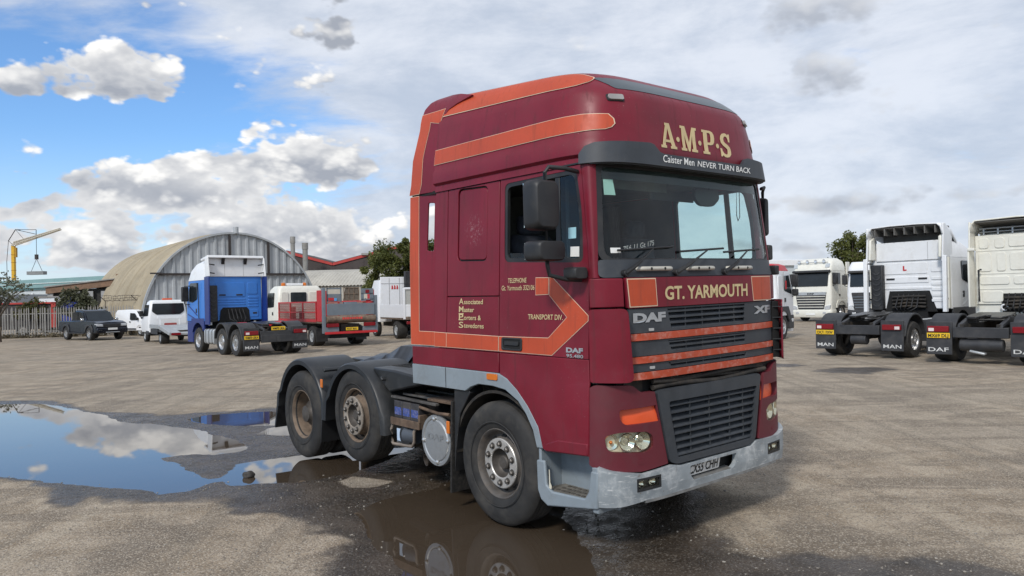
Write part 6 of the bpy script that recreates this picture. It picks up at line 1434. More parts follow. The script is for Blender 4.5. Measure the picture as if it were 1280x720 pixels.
# ---- small white van
def small_van():
    T = empty('van', (-25.0, 51.2, 0), R(-33)); tag(T, 'small white panel van parked between the dark pickup and the recovery truck', 'van'); P = V(T)
    prof = [(1.55, .35), (1.62, .62), (1.50, .90), (.80, 1.10), (.25, 1.66), (-.2, 1.74), (-2.0, 1.72), (-2.18, 1.5), (-2.2, .35)]
    rows = []
    for w, k in ((-.84, .97), (-.80, 1.0), (.80, 1.0), (.84, .97)): rows.append([(x, w * (1 if z < 1.0 else 1 - .13 * (z - 1.0) / .7), z * k + .01) for x, z in prof])
    P('body', MB().rings(rows), vwhite, None, .04, smooth=50)
    P('windscreen', MB().prism([(.83, 1.10), (.30, 1.63), (.24, 1.63), (.70, 1.08)], 'y', -.68, .68), vglass)
    for s in (-1, 1):
        P('side_window', MB().prism(roundpoly([(.72, 1.04), (.22, 1.50), (-.22, 1.52), (-.28, 1.06)], .05), 'y', s * .775, s * .852), vglass)
        P('handle', MB().bx(-.36, -.26, s * .82, s * .855, .88, .96), black)
        P('rubbing_strip', MB().bx(-1.9, .45, s * .83, s * .855, .40, .50), vplastic)
        vwheel(P, .85, s * .83, .31, .2, vgalv); vwheel(P, -1.6, s * .83, .31, .2, vgalv)
        slabp(P, 'wheel_arch', [(.46, .33)] + arc_pts(.85, .31, .38, 170, 10) + [(1.26, .33), (1.30, .6), (1.0, .76), (.7, .76), (.42, .6)], 'y', s * .80, s * .852, vwhite)
        P('headlamp', MB().bx(1.42, 1.60, s * .52, s * .80, .76, .92), headl, None, .03)
        P('mirror', MB().bx(.60, .75, s * .84, s * 1.0, 1.05, 1.22), black, None, .03)
    P('bumper', MB().bx(1.45, 1.68, -.78, .78, .28, .58), vplastic, None, .04)
small_van()

# ---- dark pickup
def pickup():
    T = empty('pickup_truck', (-24.49, 45.28, 0), R(-37.9)); T.scale = (.99,) * 3; tag(T, 'dark navy pickup truck parked in front of the palisade fence', 'pickup truck'); P = V(T)
    pp = M('dark_pickup_paint', (.004, .006, .012), .16, var=.1, ns=3)
    def slab_body(prof, w0, w1, zb, zt):
        rows = []
        for s in (-1, 1):
            for k in ((1.0, .985) if s == -1 else (.985, 1.0)): rows.append([(x, s * (w0 + (w1 - w0) * max(0, min(1, (z - zb) / (zt - zb)))) * (1.0 if k == .985 else .985), z) for x, z in prof])
        return MB().rings([rows[0], rows[3]])
    P('body', slab_body([(.90, .42), (.98, .80), (.92, 1.02), (.55, 1.13), (-.45, 1.20), (-4.35, 1.16), (-4.40, .55), (-3.75, .45), (-3.6, .5), (-.5, .42), (.5, .42)], .92, .88, .9, 1.2), pp, None, .05, smooth=50)
    P('cabin', MB().rings([[(x, s * (.86 - .17 * max(0, (z - 1.15) / .65)), z) for x, z in [(-.42, 1.15), (-1.15, 1.76), (-1.5, 1.82), (-2.3, 1.80), (-2.62, 1.15)]] for s in (-1, 1)]), pp, None, .05, smooth=50)
    P('windscreen', MB().sheet([[(-.44 - .62 * q, y * (1 - .12 * q), 1.19 + .53 * q + .012) for y in (-.76, -.4, 0, .4, .76)] for q in (0, 1)]), vglass)
    P('bonnet', MB().sheet([[(.86 - 1.3 * q, y, 1.07 + .14 * q - .06 * (y / .8) ** 2 * (1 - q * .3)) for y in frange(-.80, .80, .2)] for q in (0, .3, 1)]), pp, smooth=60)
    for s in (-1, 1):
        P('side_window', MB().prism(roundpoly([(-.72, 1.22), (-1.18, 1.68), (-1.52, 1.72), (-1.56, 1.22)], .04), 'y', s * .73, s * .855), vglass)
        P('side_window', MB().prism(roundpoly([(-1.64, 1.22), (-1.60, 1.72), (-2.25, 1.70), (-2.45, 1.22)], .04), 'y', s * .73, s * .855), vglass)
        vwheel(P, 0, s * .93, .39, .26, vsteel, spokes=6); vwheel(P, -3.22, s * .93, .39, .26, vsteel, spokes=6)
        for x in (0, -3.22): slabp(P, 'wheel_arch', [(x - .54, .48)] + arc_pts(x, .39, .46, 165, 15) + [(x + .54, .48), (x + .52, .70), (x + .30, .95), (x - .30, .95), (x - .52, .70)], 'y', s * .88, s * .955, vplastic, None, .02)
        P('headlamp', MB().prism(roundpoly([(s * .90, 1.0), (s * .88, .84), (s * .50, .82), (s * .52, .96)], .03), 'x', .70, .975), headl, None, .02)
        P('fog_lamp', MB().bx(.98, 1.06, s * .55, s * .82, .56, .64), headl, None, .01)
        P('mirror', MB().bx(-.72, -.58, s * .92, s * 1.10, 1.16, 1.32), M('mirror_chrome', (.75, .75, .76), .15, metal=1), None, .04)
        P('side_step', MB().bx(-2.7, -.6, s * .84, s * .98, .40, .46), vplastic, None, .02)
        P('roof_rail', MB().tube([(-1.2, s * .66, 1.84), (-2.3, s * .66, 1.84)], .02, 6), vgalv)
    g_ = P('grille', MB().bx(.90, 1.0, -.50, .50, .76, .98), black, None, .02)
    for k in range(2): P('grille_bar', MB().bx(.99, 1.015, -.46, .46, .82 + .08 * k, .85 + .08 * k), vplastic, g_)
    P('bumper', MB().bx(.80, 1.06, -.90, .90, .42, .74), pp, None, .06)
    P('skid_plate', MB().bx(1.0, 1.07, -.40, .40, .46, .50), vgalv, None, .01)
    P('number_plate', MB().bx(1.06, 1.072, -.27, .27, .62, .74), wplate)
pickup()

# ---- plant lorry with red sided bed and grey ramp
def plant_lorry():
    T = empty('plant_lorry', (-7.95, 34.0, 0), R(126)); tag(T, 'plant lorry with white cab, red mesh bed sides and a folded grey loading ramp', 'lorry'); P = V(T)
    P('cab_body', loft_rr([(.75, 4.35, 6.2, 1.15, .1), (1.6, 4.35, 6.22, 1.17, .12), (2.60, 4.38, 5.75, 1.10, .16), (2.78, 4.5, 5.5, .98, .18)]), vcream, None, .02, smooth=50)
    wd = P('rear_window', MB().prism(roundpoly([(-.28, 1.98), (-.28, 2.46), (.52, 2.46), (.52, 1.98)], .06), 'x', 4.32, 4.37), vglass, None, .01)
    for y0, y1 in ((.64, .98), (-.98, -.42)): P('pressed_panel', MB().prism(rrect(y0, 1.95, y1, 2.48, .06, 3), 'x', 4.33, 4.37), vcream, None, .012)
    for y in (-.35, .72): P('beacon', MB().lathe([(.10, 0), (.11, .02), (.10, .13), (.06, .16), (0, .165)], (4.8, y, 2.79), (0, 0, 1), 14), amber)
    P('beacon_board', MB().bx(4.68, 4.92, -.25, .55, 2.80, 2.92), vwhite, None, .02)
    P('bed_deck', MB().bx(-1.55, 4.20, -1.20, 1.20, 1.02, 1.14), rusty_bed, None, .01)
    P('red_headboard_end', MB().bx(3.95, 4.15, -1.22, -.98, 1.1, 2.5), vred, None, .01)
    def side_frame(s):
        f = P('bed_side_frame', MB().bx(-.7, 4.15, s * 1.17, s * 1.22, 1.92, 1.98).bx(-.7, 4.15, s * 1.17, s * 1.22, 1.48, 1.52).bx(-.7, 4.15, s * 1.16, s * 1.225, 1.08, 1.20), vred)
        for x in (-.68, .92, 2.52, 4.1): P('post', MB().bx(x - .03, x + .03, s * 1.165, s * 1.225, 1.12, 1.98), vred, f)
        msh = MB()
        for k in range(58): msh.bx(-.65 + .082 * k, -.635 + .082 * k, s * 1.185, s * 1.20, 1.16, 1.94)
        for k in range(9): msh.bx(-.7, 4.12, s * 1.19, s * 1.205, 1.22 + .08 * k, 1.234 + .08 * k)
        o = P('wire_mesh', msh, M('rust_red_mesh', (.24, .06, .05), .7), f); o['kind'] = 'stuff'
        P('red_panel', MB().bx(-1.40, -.80, s * 1.16, s * 1.22, 1.10, 2.45), vred, None, .01)
    side_frame(1); side_frame(-1)
    P('stowed_post', MB().bx(2.6, 2.85, .9, 1.05, 1.14, 1.75), vred, None, .02); P('stowed_post', MB().bx(1.4, 1.65, .95, 1.1, 1.14, 1.55), vred, None, .02)
    # rear: posts, upright folded ramp with cut out boxes and a mesh flap
    for s in (-1, 1):
        P('ramp_post', MB().bx(-1.62, -1.45, s * 1.14, s * 1.26, .60, 2.55 if s > 0 else 2.2), vgrey, None, .01)
        P('tail_light', MB().bx(-1.68, -1.60, s * .58, s * 1.12, .86, 1.02), redlens, None, .01)
        P('tail_lamp_box', MB().bx(-1.62, -1.5, s * .56, s * 1.14, .66, .86), vgrey, None, .01)
    rp = P('loading_ramp', MB().bx(-1.66, -1.60, -1.10, 1.10, 1.36, 1.86), vgrey, None, .01)
    P('ramp_hinge_roll', MB().cyl((-1.62, -1.12, 1.20), (-1.62, 1.12, 1.20), .14, 16), rusty_bed, rp)
    P('ramp_leaf', MB().bx(-1.62, -1.57, .42, 1.08, 1.95, 2.28).bx(-1.62, -1.57, .42, .46, 1.9, 2.55).bx(-1.62, -1.57, 1.04, 1.08, 1.9, 2.55).bx(-1.62, -1.57, .42, 1.08, 2.48, 2.54), vgrey, rp)
    P('ramp_leaf', MB().bx(-1.62, -1.57, -1.08, -.50, 1.95, 2.05).bx(-1.62, -1.57, -1.08, -.50, 2.25, 2.50).bx(-1.62, -1.57, -1.08, -.92, 2.0, 2.3).bx(-1.62, -1.57, -.62, -.50, 2.0, 2.3), vgrey, rp)
    fl = P('mesh_flap', MB().prism([(-.38, 1.98), (.34, 1.98), (.22, 2.56), (-.40, 2.56)], 'x', -1.60, -1.57), M('brown_mesh', (.14, .115, .09), .8, var=.4, ns=30))
    for k in range(4): P('flap_bar', MB().bx(-1.625, -1.598, -.40 + .23 * k, -.37 + .23 * k, 1.98, 2.56), rusty_bed, fl)
    for k in range(3): P('flap_bar', MB().bx(-1.627, -1.60, -.40, .30, 2.0 + .26 * k, 2.03 + .26 * k), rusty_bed, fl)
    P('centre_box', MB().bx(-1.62, -1.4, -.30, .28, 1.62, 1.93), vgrey, None, .02)
    P('red_lamp', MB().bx(-1.66, -1.62, -.86, -.70, 2.30, 2.44), redlens); P('red_lamp', MB().bx(-1.66, -1.62, -.92, -.72, 1.93, 2.0), redlens)
    P('sticker', MB().bx(-1.664, -1.66, .78, 1.04, 2.0, 2.12), vred); P('sticker', MB().bx(-1.664, -1.66, .66, .78, 1.98, 2.10), M('sky_blue_sticker', (.1, .35, .65), .5))
    for k in range(9):
        P('red_lettering', MB().box((-1.768, .42 - .105 * k, 1.225), (.006, .075, .085 if k % 2 else .10)), M('red_print', (.62, .06, .05), .6), rp, smooth=0)
    P('rear_bar', MB().bx(-1.70, -1.60, -1.2, 1.2, .56, .66), vred, None, .01)
    np_ = P('number_plate', MB().bx(-1.66, -1.645, -.30, .26, .70, .83), yplate, None, .004)
    flat_text(P, 'FX57 BSU', (-1.66, .22, .725), (0, -1, 0), (0, 0, 1), .08, .46, black_print, np_, .03, .002)
    for s in (-1, 1):
        vwheel(P, 0, s * 1.18, .45, .52, vgalv); vwheel(P, 5.2, s * 1.15, .45, .28, vgalv)
        P('side_window', MB().prism(roundpoly([(4.95, 1.75), (4.95, 2.45), (5.75, 2.45), (6.05, 1.70)], .06), 'y', s * 1.10, s * 1.175), vglass)
        m = P('mirror', MB().bx(5.9, 6.05, s * 1.2, s * 1.42, 1.75, 2.25), black, None, .04)
        P('mud_flap', MB().bx(-.60, -.57, s * .66, s * 1.18, .22, .80), vplastic)
        P('side_guard', MB().bx(.75, 4.1, s * 1.10, s * 1.15, .52, .60).bx(.75, 4.1, s * 1.10, s * 1.15, .74, .82), vplastic)
        P('handle', MB().bx(5.05, 5.2, s * 1.15, s * 1.185, 1.35, 1.5), black)
    P('chassis', MB().bx(-1.5, 5.6, -.42, .42, .62, .98), grime)
    P('underrun', MB().bx(-1.5, -1.0, -.9, .9, .38, .56), dark)
plant_lorry()

# ---- white tipper, mostly hidden behind the maroon cab
def tipper():
    T = empty('tipper_lorry', (-4.9, 38.6, 0), R(118)); tag(T, 'old white tipper lorry beneath the tree, cut off by the back of the maroon cab', 'lorry'); P = V(T)
    P('body_tail', MB().bx(-1.35, -1.28, -1.15, 1.15, 1.06, 1.72), vwhite, None, .02)
    for s in (-1, 1):
        P('body_side', MB().bx(-1.3, 2.4, s * 1.12, s * 1.18, 1.06, 1.72), vwhite, None, .015)
        P('corner_post', MB().bx(-1.38, -1.28, s * 1.10, s * 1.20, 1.0, 2.52), vwhite, None, .01)
        vwheel(P, 0, s * 1.15, .45, .5, vgalv); vwheel(P, 3.6, s * 1.1, .45, .28, vgalv)
        P('tail_light', MB().bx(-1.42, -1.34, s * .60, s * 1.05, .76, .90), redlens, None, .01)
    P('body_floor', MB().bx(-1.35, 2.4, -1.15, 1.15, .98, 1.07), rusty_bed, None, .01)
    P('top_rail', MB().tube([(-1.33, -1.15, 2.50), (-1.33, 1.15, 2.50)], .06, 8), vwhite)
    P('mesh_panel', MB().bx(-1.33, -1.31, .05, 1.08, 1.72, 2.44), M('pale_mesh', (.40, .40, .37), .7, var=.25, ns=30))
    P('load_stack', MB().bx(-.9, -.7, .5, .95, 1.1, 2.3), M('grey_load', (.26, .27, .27), .7, var=.3, ns=12), None, .02)
    P('tail_batten', MB().bx(-1.37, -1.345, -.62, -.50, 1.06, 2.45), M('timber', (.40, .33, .24), .8, var=.25, ns=12))
    P('cab_body', loft_rr([(.8, 2.75, 4.6, 1.12, .1), (2.45, 2.75, 4.3, 1.08, .14), (3.05, 2.8, 4.0, 1.0, .2)]), vwhite, None, .02, smooth=50)
    P('bulkhead', MB().bx(2.42, 2.50, -1.1, 1.1, 1.0, 3.2), vwhite, None, .02)
    for k in range(3): P('red_mark', MB().prism([(.40 - .14 * k, 2.55), (.50 - .14 * k, 2.55), (.47 - .14 * k, 2.78), (.42 - .14 * k, 2.72)], 'x', 2.405, 2.42), vred, smooth=0)
    for y in (-.55, .05, .62): P('panel_seam', MB().bx(2.405, 2.42, y - .012, y + .012, 1.1, 3.15), M('seam_grey', (0, 0, 0)))
    P('panel_seam', MB().bx(2.404, 2.42, -1.08, 1.08, 2.84, 2.86), M('seam_grey', (0, 0, 0)))
    P('rust_strip', MB().bx(-1.362, -1.352, -1.12, 1.12, 1.06, 1.13), rusty_bed)
    P('exhaust_stack', MB().bx(2.2, 2.4, -.9, -.2, 1.7, 3.5), black, None, .03)
    np_ = P('number_plate', MB().bx(-1.39, -1.375, -.62, -.10, .80, .92), yplate); flat_text(P, 'WX05 BKF', (-1.39, -.14, .82), (0, -1, 0), (0, 0, 1), .07, .44, black_print, np_, .03, .002)
    P('chassis', MB().bx(-1.3, 4.2, -.4, .4, .55, .95), grime)
tipper()
# ---------------------------------------------------------------- buildings, fence, crane and trees behind the yard
tanroof = M('weathered_tan_sheeting', (.34, .29, .205), .8, var=.12, ns=.5, dirt=(.20, .165, .12), amt=.55, ds=.6)
greysheet = M('weathered_grey_sheeting', (.37, .39, .405), .6, var=.12, ns=.6, dirt=(.22, .22, .215), amt=.5, ds=.9)
palesheet = M('pale_fibre_cement', (.44, .42, .37), .8, var=.1, ns=.5, dirt=(.28, .26, .23), amt=.5, ds=.8)
brownclad = M('dark_brown_cladding', (.055, .042, .038), .7, var=.15, ns=.8)
redtrim = M('red_roof_trim', (.42, .040, .030), .5, var=.1)
darkiron = M('dark_ironwork', (.035, .028, .026), .7)
galvp = M('galvanised_pale', (.27, .262, .245), .65, var=.15, ns=1.5, dirt=(.20, .17, .14), amt=.5, ds=2)
def lin(a, b, n): return [a + (b - a) * i / n for i in range(n + 1)]

# --- barrel roofed barn
BC = Vector((-19.95, 54.35, 0)); BAZ = R(-38); ax = Vector((math.sin(BAZ), math.cos(BAZ), 0)); rt = Vector((math.cos(BAZ), -math.sin(BAZ), 0))
BR, BH = 6.3, 7.05                                            # half width and height of the arch
def arch_at(phi, d, k=1.0): return BC + ax * d + rt * (-math.cos(phi) * (BR + k)) + Vector((0, 0, max(0, math.sin(phi)) ** .92 * (BH + k)))
T = empty('barn', BC); tag(T, 'barrel roofed barn of weathered corrugated sheet with a grey ribbed gable', 'barn')
Pb = V(T)
def loc(q): return tuple(Vector(q) - BC)
rows = []
for i in range(0, 421):
    d = i / 420 * 20.5; k = .075 * math.sin(2 * PI * d / .62) + (.09 if int(d / 2.1) % 2 else 0)
    rows.append([loc(arch_at(PI * j / 36, d - .15, k)) for j in range(37)])
Pb('roof', MB().sheet(rows), tanroof, smooth=60, recalc=False)
# gable cladding: wide trapezoid ribs up to the arch
xs = []; pitch = .56
u = -BR + .05
rows_b, rows_t = [], []
while u < BR - .05:
    for a, dep in ((0, 0), (.30, 0), (.36, .075), (.50, .075)):
        q = min(u + a, BR - .06)
        h = BH * max(0.02, 1 - (abs(q) / BR) ** 2.08) ** .47
        rows_b.append(loc(BC + rt * q - ax * (.02 + dep))); rows_t.append(loc(BC + rt * q - ax * (.02 + dep) + Vector((0, 0, h))))
    u += pitch
Pb('gable_cladding', MB().sheet([rows_b, rows_t]), greysheet, smooth=0)
edge = MB()
for d0, k0, k1 in ((-.22, -.06, .07),):
    e = [[loc(arch_at(PI * j / 48, d0, k0)), loc(arch_at(PI * j / 48, d0, k1)), loc(arch_at(PI * j / 48, d0 + .2, k1)), loc(arch_at(PI * j / 48, d0 + .2, k0))] for j in range(49)]
    edge.rings(e)
Pb('verge_trim', edge, greysheet, smooth=50)
def gbox(name, u0, u1, z0, z1, dep, mat):
    c = BC + rt * ((u0 + u1) / 2) - ax * dep + Vector((0, 0, (z0 + z1) / 2))
    return Pb(name, MB().box(loc(c), (u1 - u0, .10, z1 - z0), rot=Matrix.Rotation(-BAZ, 3, 'Z')), mat)
gbox('door_rail', -5.1, 5.15, 4.02, 4.17, .16, darkiron)
for u0 in (-.45, 2.35): gbox('gable_post', u0, u0 + .16, 4.1, 6.9 if u0 < 0 else 6.6, .14, darkiron)
gbox('rail_bracket', -5.7, -5.0, 4.10, 4.20, .3, darkiron)
Pb('ridge_vent', MB().cyl(loc(BC + rt * .1 + Vector((0, 0, BH)) - ax * .1), loc(BC + rt * .1 + Vector((0, 0, BH + .45)) - ax * .1), .19, 12), greysheet)

# --- brown building with red roof trim, low pale shed in front of it, two flues
T = empty('workshop', (-18, 77, 0)); tag(T, 'dark brown clad workshop with bright red trim along its dipping roofline', 'building')
Pw = V(T)
A0, A1, A2 = Vector((-4.6, -2.0, 7.05)), Vector((.05, -1.1, 5.72)), Vector((8.5, .6, 7.75))
Pw('wall', MB().prism([(A0.x, 0), (A1.x, 0), (A2.x, 0), (A2.x, A2.z - .05), (A1.x, A1.z - .05), (A0.x, A0.z - .05)], 'y', -1.2, 10), brownclad)
for a, b in ((A0, A1), (A1, A2)):
    dv = (b - a); rotm = Matrix.Rotation(-math.atan2(dv.z, dv.x), 3, 'Y')
    Pw('red_trim', MB().box(((a.x + b.x) / 2, -1.24, (a.z + b.z) / 2), (math.hypot(dv.x, dv.z), .14, .26), rot=rotm), redtrim)
    Pw('roof', MB().box(((a.x + b.x) / 2, 4.2, (a.z + b.z) / 2 + .12), (math.hypot(dv.x, dv.z), 10.9, .12), rot=rotm), M('dark_slate_roof', (.07, .065, .062), .8, var=.2, ns=.5))
for k in range(22): Pw('cladding_rib', MB().bx(-4.4 + .58 * k, -4.36 + .58 * k, -1.23, -1.2, 0, 5.4 if abs(-4.4 + .58 * k) < 3 else 6.0), brownclad, smooth=0)
Pw('roof_lamp', MB().bx(3.0, 3.7, -1.5, -1.2, 6.55, 6.75), galvp)
for nm, c, r, z0, z1, lab in (('flue', (-20.9, 72.2), .21, 4.0, 8.15, 'tall thin metal flue rising behind the right shoulder of the barn'), ('flue', (-20.0, 73.2), .25, 5.0, 7.6, 'short fat metal flue beside the red roof trim')):
    T = empty(nm, (c[0], c[1], 0)); tag(T, lab, 'flue'); q = V(T)
    q('pipe', MB().cyl((0, 0, z0 - 4), (0, 0, z1), r, 16), galvp); q('cap', MB().cyl((0, 0, z1 - .5), (0, 0, z1 + .12), r * 1.18, 16), galvp)
T = empty('shed', (-15.6, 68.3, 0)); tag(T, 'low shed with a pale curved corrugated roof below the brown workshop', 'shed'); Ps = V(T)
rows = []
for i in range(0, 181):
    x = -3.9 + i / 180 * 9.0; k = .04 * math.sin(2 * PI * x / .30)
    rows.append([(x + .12 * j * .5, -2.6 + .55 * j, 3.35 + 1.55 * math.sin(min(PI / 2, j / 9 * PI / 2)) + k) for j in range(12)])
Ps('roof', MB().sheet(rows), palesheet, smooth=60)
Ps('wall', MB().bx(-3.9, 5.1, -2.4, 3.2, 0, 3.35), palesheet)

# --- palisade fence: each pale a part
T = empty('palisade_fence', (0, 0, 0)); tag(T, 'weathered steel palisade fence with pointed pales along the left side of the yard', 'fence'); Pf = V(T)
line = [Vector((-42.5, 49.6, 0)), Vector((-34.45, 50.67, 0)), Vector((-28.0, 51.9, 0)), Vector((-20.0, 53.2, 0))]
pale_me = None; n = 0
rf = random.Random(9)
for a, b in zip(line, line[1:]):
    dv = b - a; L = dv.length; ang = math.atan2(dv.y, dv.x); k = 0
    while k * .165 < L:
        p = a + dv * (k * .165 / L)
        if pale_me is None:
            o = Pf('pale', MB().rings([[(-.036, 0, .06), (0, -.018, .06), (.036, 0, .06), (0, -.006, .06)], [(-.036, 0, 1.92), (0, -.018, 1.95), (.036, 0, 1.92), (0, -.006, 1.95)], [(-.006, 0, 2.08), (0, -.004, 2.09), (.006, 0, 2.08), (0, -.001, 2.09)]]), galvp, smooth=0); pale_me = o.data
        else:
            o = bpy.data.objects.new('pale', pale_me); COL.objects.link(o); o.parent = T
        o.location = p; o.rotation_euler = (R(rf.uniform(-1.2, 1.2)), R(rf.uniform(-1.5, 1.5)), ang); o.scale = (1, 1, rf.uniform(.97, 1.02)); k += 1; n += 1
    for z in (.42, 1.62): Pf('rail', MB().box(tuple((a + b) / 2 + Vector((-dv.y, dv.x, 0)).normalized() * .04 + Vector((0, 0, z))), (L, .045, .05), rot=Matrix.Rotation(ang, 3, 'Z')), galvp)
    q = 0
    while q < L:
        p = a + dv * (q / L) + Vector((-dv.y, dv.x, 0)).normalized() * .08
        Pf('post', MB().box((p.x, p.y, 1.0), (.08, .10, 2.0), rot=Matrix.Rotation(ang, 3, 'Z')), galvp); q += 2.75
# barbed wire arms seen over the fence by the barn
T = empty('barbed_wire', (0, 0, 0)); tag(T, 'rusty barbed wire on cranked arms above the fence in front of the barn', 'barbed wire'); Pf = V(T)
a, b = line[2], line[3]
for i in range(5):
    p = a.lerp(b, i / 4)
    Pf('arm', MB().tube([(p.x, p.y, 1.9), (p.x, p.y, 2.35), (p.x - .25, p.y - .3, 2.75)], .025, 6), darkiron)
for h, o_ in ((2.4, 0), (2.55, -.12), (2.72, -.24)):
    Pf('wire', MB().tube([tuple(a.lerp(b, i / 16) + Vector((o_, o_ * 1.2, h + .05 * math.sin(i * 2.3)))) for i in range(17)], .012, 4), darkiron)
coil = MB(); pts = []
for i in range(320):
    q = i / 319; p = a.lerp(b, q); th = i * .55
    pts.append((p.x + .18 * math.cos(th), p.y - .1, 2.55 + .20 * math.sin(th)))
coil.tube(pts, .010, 4); Pf('coil', coil, darkiron)

# weeds and litter along the foot of the fence
def leaf_cloud(rng, n, fn, size):
    V_ = []; F_ = []
    for k in range(n):
        p = fn(rng); s = size * rng.uniform(.6, 1.4)
        a = Vector((rng.gauss(0, 1), rng.gauss(0, 1), rng.gauss(0, .7))).normalized(); b = a.cross(Vector((rng.gauss(0, 1), rng.gauss(0, 1), rng.gauss(0, 1)))).normalized()
        i = len(V_); V_ += [p - a * s, p + b * s * .55, p + a * s, p - b * s * .55]; F_.append((i, i + 1, i + 2, i + 3))
    return V_, F_
def leafmat(name, dark_, light):
    if name in MATS: return MATS[name]
    m = bpy.data.materials.new(name); m.use_nodes = True; t = NT(m.node_tree); b = t.n['Principled BSDF']
    g_ = t.n.new('ShaderNodeNewGeometry'); oi = t.n.new('ShaderNodeTexCoord')
    r_ = g_.outputs['Random Per Island']
    t.put(b.inputs['Base Color'], t.mix(t.math('ADD', t.math('MULTIPLY', r_, .7), t.math('MULTIPLY', t.ramp(t.noise(oi.outputs['Object'], .7, 3), .35, .65), .45), clamp=True), dark_, light))
    b.inputs['Roughness'].default_value = .55; b.inputs['Specular IOR Level'].default_value = .3
    tr = t.n.new('ShaderNodeBsdfTranslucent'); t.put(tr.inputs[0], light)
    mx = t.n.new('ShaderNodeMixShader'); mx.inputs[0].default_value = .22
    o = t.n['Material Output']; t.l.new(b.outputs[0], mx.inputs[1]); t.l.new(tr.outputs[0], mx.inputs[2]); t.l.new(mx.outputs[0], o.inputs[0])
    MATS[name] = m; return m
bark = M('bark', (.10, .08, .06), .9, var=.3, ns=4)
def tree(name, label, cat, loc, blobs, nleaf, lsize, leaf, seed, trunk_h, trunk_r, limbs=9, fill=.85):
    rng = random.Random(seed); T = empty(name, loc); tag(T, label, cat); P = V(T)
    tot = sum(b[3] * b[4] * b[5] for b in blobs)
    # clumps: a few dozen tufts near each blob's skin so the outline stays ragged
    tufts = []
    for (x, y, z, a, b, c) in blobs:
        m = max(10, int(120 * a * b * c / tot))
        for k in range(m):
            d = Vector((rng.gauss(0, 1), rng.gauss(0, 1), rng.gauss(0, 1))).normalized(); q = rng.uniform(.45, 1.08) ** .7
            tufts.append((Vector((x + d.x * a * q, y + d.y * b * q, z + d.z * c * q)), rng.uniform(.17, .36) * (a * b * c) ** (1 / 3)))
    def fn(r):
        c, s = tufts[int(r.random() * len(tufts))]
        d = Vector((r.gauss(0, 1), r.gauss(0, 1), r.gauss(0, .8))); d = d.normalized() * (r.random() ** .5) * s
        return c + d
    V_, F_ = leaf_cloud(rng, nleaf, fn, lsize)
    me = bpy.data.meshes.new('crown'); me.from_pydata([tuple(v) for v in V_], [], F_); me.materials.append(leaf)
    o = bpy.data.objects.new('crown', me); COL.objects.link(o); o.parent = T
    tr = MB(); tr.tube([(0, 0, 0), (.04, .02, trunk_h * .5), (-.03, .03, trunk_h), (.02, 0, trunk_h * 1.4)], [trunk_r * 1.25, trunk_r, trunk_r * .8, trunk_r * .5], 10)
    tk = P('trunk', tr, bark, smooth=60)
    for k in range(limbs):
        c, s = tufts[int(k * len(tufts) / limbs)]
        m = Vector((c.x * .45, c.y * .45, (trunk_h + c.z) / 2 + .1))
        P('limb', MB().tube([(0, 0, trunk_h * rng.uniform(.75, 1.2)), tuple(m), tuple(c)], [trunk_r * .5, trunk_r * .3, trunk_r * .08], 6), bark, tk, smooth=60)
g1 = leafmat('mid_green_leaves', (.036, .050, .012), (.145, .155, .042))
g2 = leafmat('dull_green_leaves', (.045, .052, .030), (.125, .13, .075))
tree('tree', 'big bushy green tree behind the white tipper beside the maroon cab', 'tree', (-8.3, 57.0, 0), [(-.2, 0, 3.9, 2.9, 2.4, 2.5), (1.8, .3, 4.9, 2.2, 2.0, 1.75), (-1.7, 0, 3.3, 1.7, 1.6, 1.7), (2.8, .2, 3.3, 2.0, 2.0, 1.8), (.3, 0, 5.4, 1.5, 1.4, 1.1)], 34000, .095, g1, 11, 2.0, .28)
tree('tree', 'rounded green tree showing over the parked white and cream tractor units', 'tree', (31.0, 68.5, 0), [(0, 0, 5.2, 1.9, 1.8, 1.9), (-.8, 0, 4.4, 1.1, 1.1, 1.1), (.9, 0, 4.5, 1.2, 1.2, 1.3)], 10000, .11, g1, 12, 2.6, .25)
tree('tree', 'spindly grey green tree at the left edge with sky showing through its branches', 'tree', (-31.0, 45.5, 0), [(0, 0, 3.3, 1.5, 1.3, .85), (1.0, 0, 3.0, 1.0, .9, .5), (-.8, 0, 2.6, 1.3, 1.0, .9)], 1700, .08, leafmat('grey_green_leaves', (.07, .078, .05), (.17, .175, .115)), 13, 1.8, .13, limbs=16)
tree('shrub', 'dull green shrub growing behind the fence left of the dark pickup', 'shrub', (-30.6, 52.6, 0), [(0, 0, 2.2, 1.15, .9, 1.2), (1.0, 0, 1.9, 1.1, .8, .95), (-.6, 0, 2.6, .6, .6, .6)], 4800, .085, g2, 14, .9, .09)
tree('shrub', 'low yellowish shrub behind the fence beneath the spindly tree', 'shrub', (-34.0, 53.8, 0), [(0, 0, 2.0, .8, .6, .7), (-.7, 0, 1.7, .7, .6, .6)], 1500, .08, leafmat('yellow_green_leaves', (.05, .055, .018), (.13, .125, .04)), 15, .9, .07)
rng = random.Random(21)
def weed(r):
    q = r.random(); p = line[0].lerp(line[1], q) if r.random() < .5 else line[1].lerp(line[2], q)
    return Vector((p.x + r.gauss(0, .2), p.y - .12 + r.gauss(0, .18), abs(r.gauss(0, .16))))
V_, F_ = leaf_cloud(rng, 1700, weed, .09)
me = bpy.data.meshes.new('weeds'); me.from_pydata([tuple(v) for v in V_], [], F_); me.materials.append(leafmat('dry_weeds', (.06, .05, .03), (.17, .14, .085)))
o = bpy.data.objects.new('weeds', me); COL.objects.link(o); tag(o, 'dry weeds along the foot of the fence', kind='stuff')

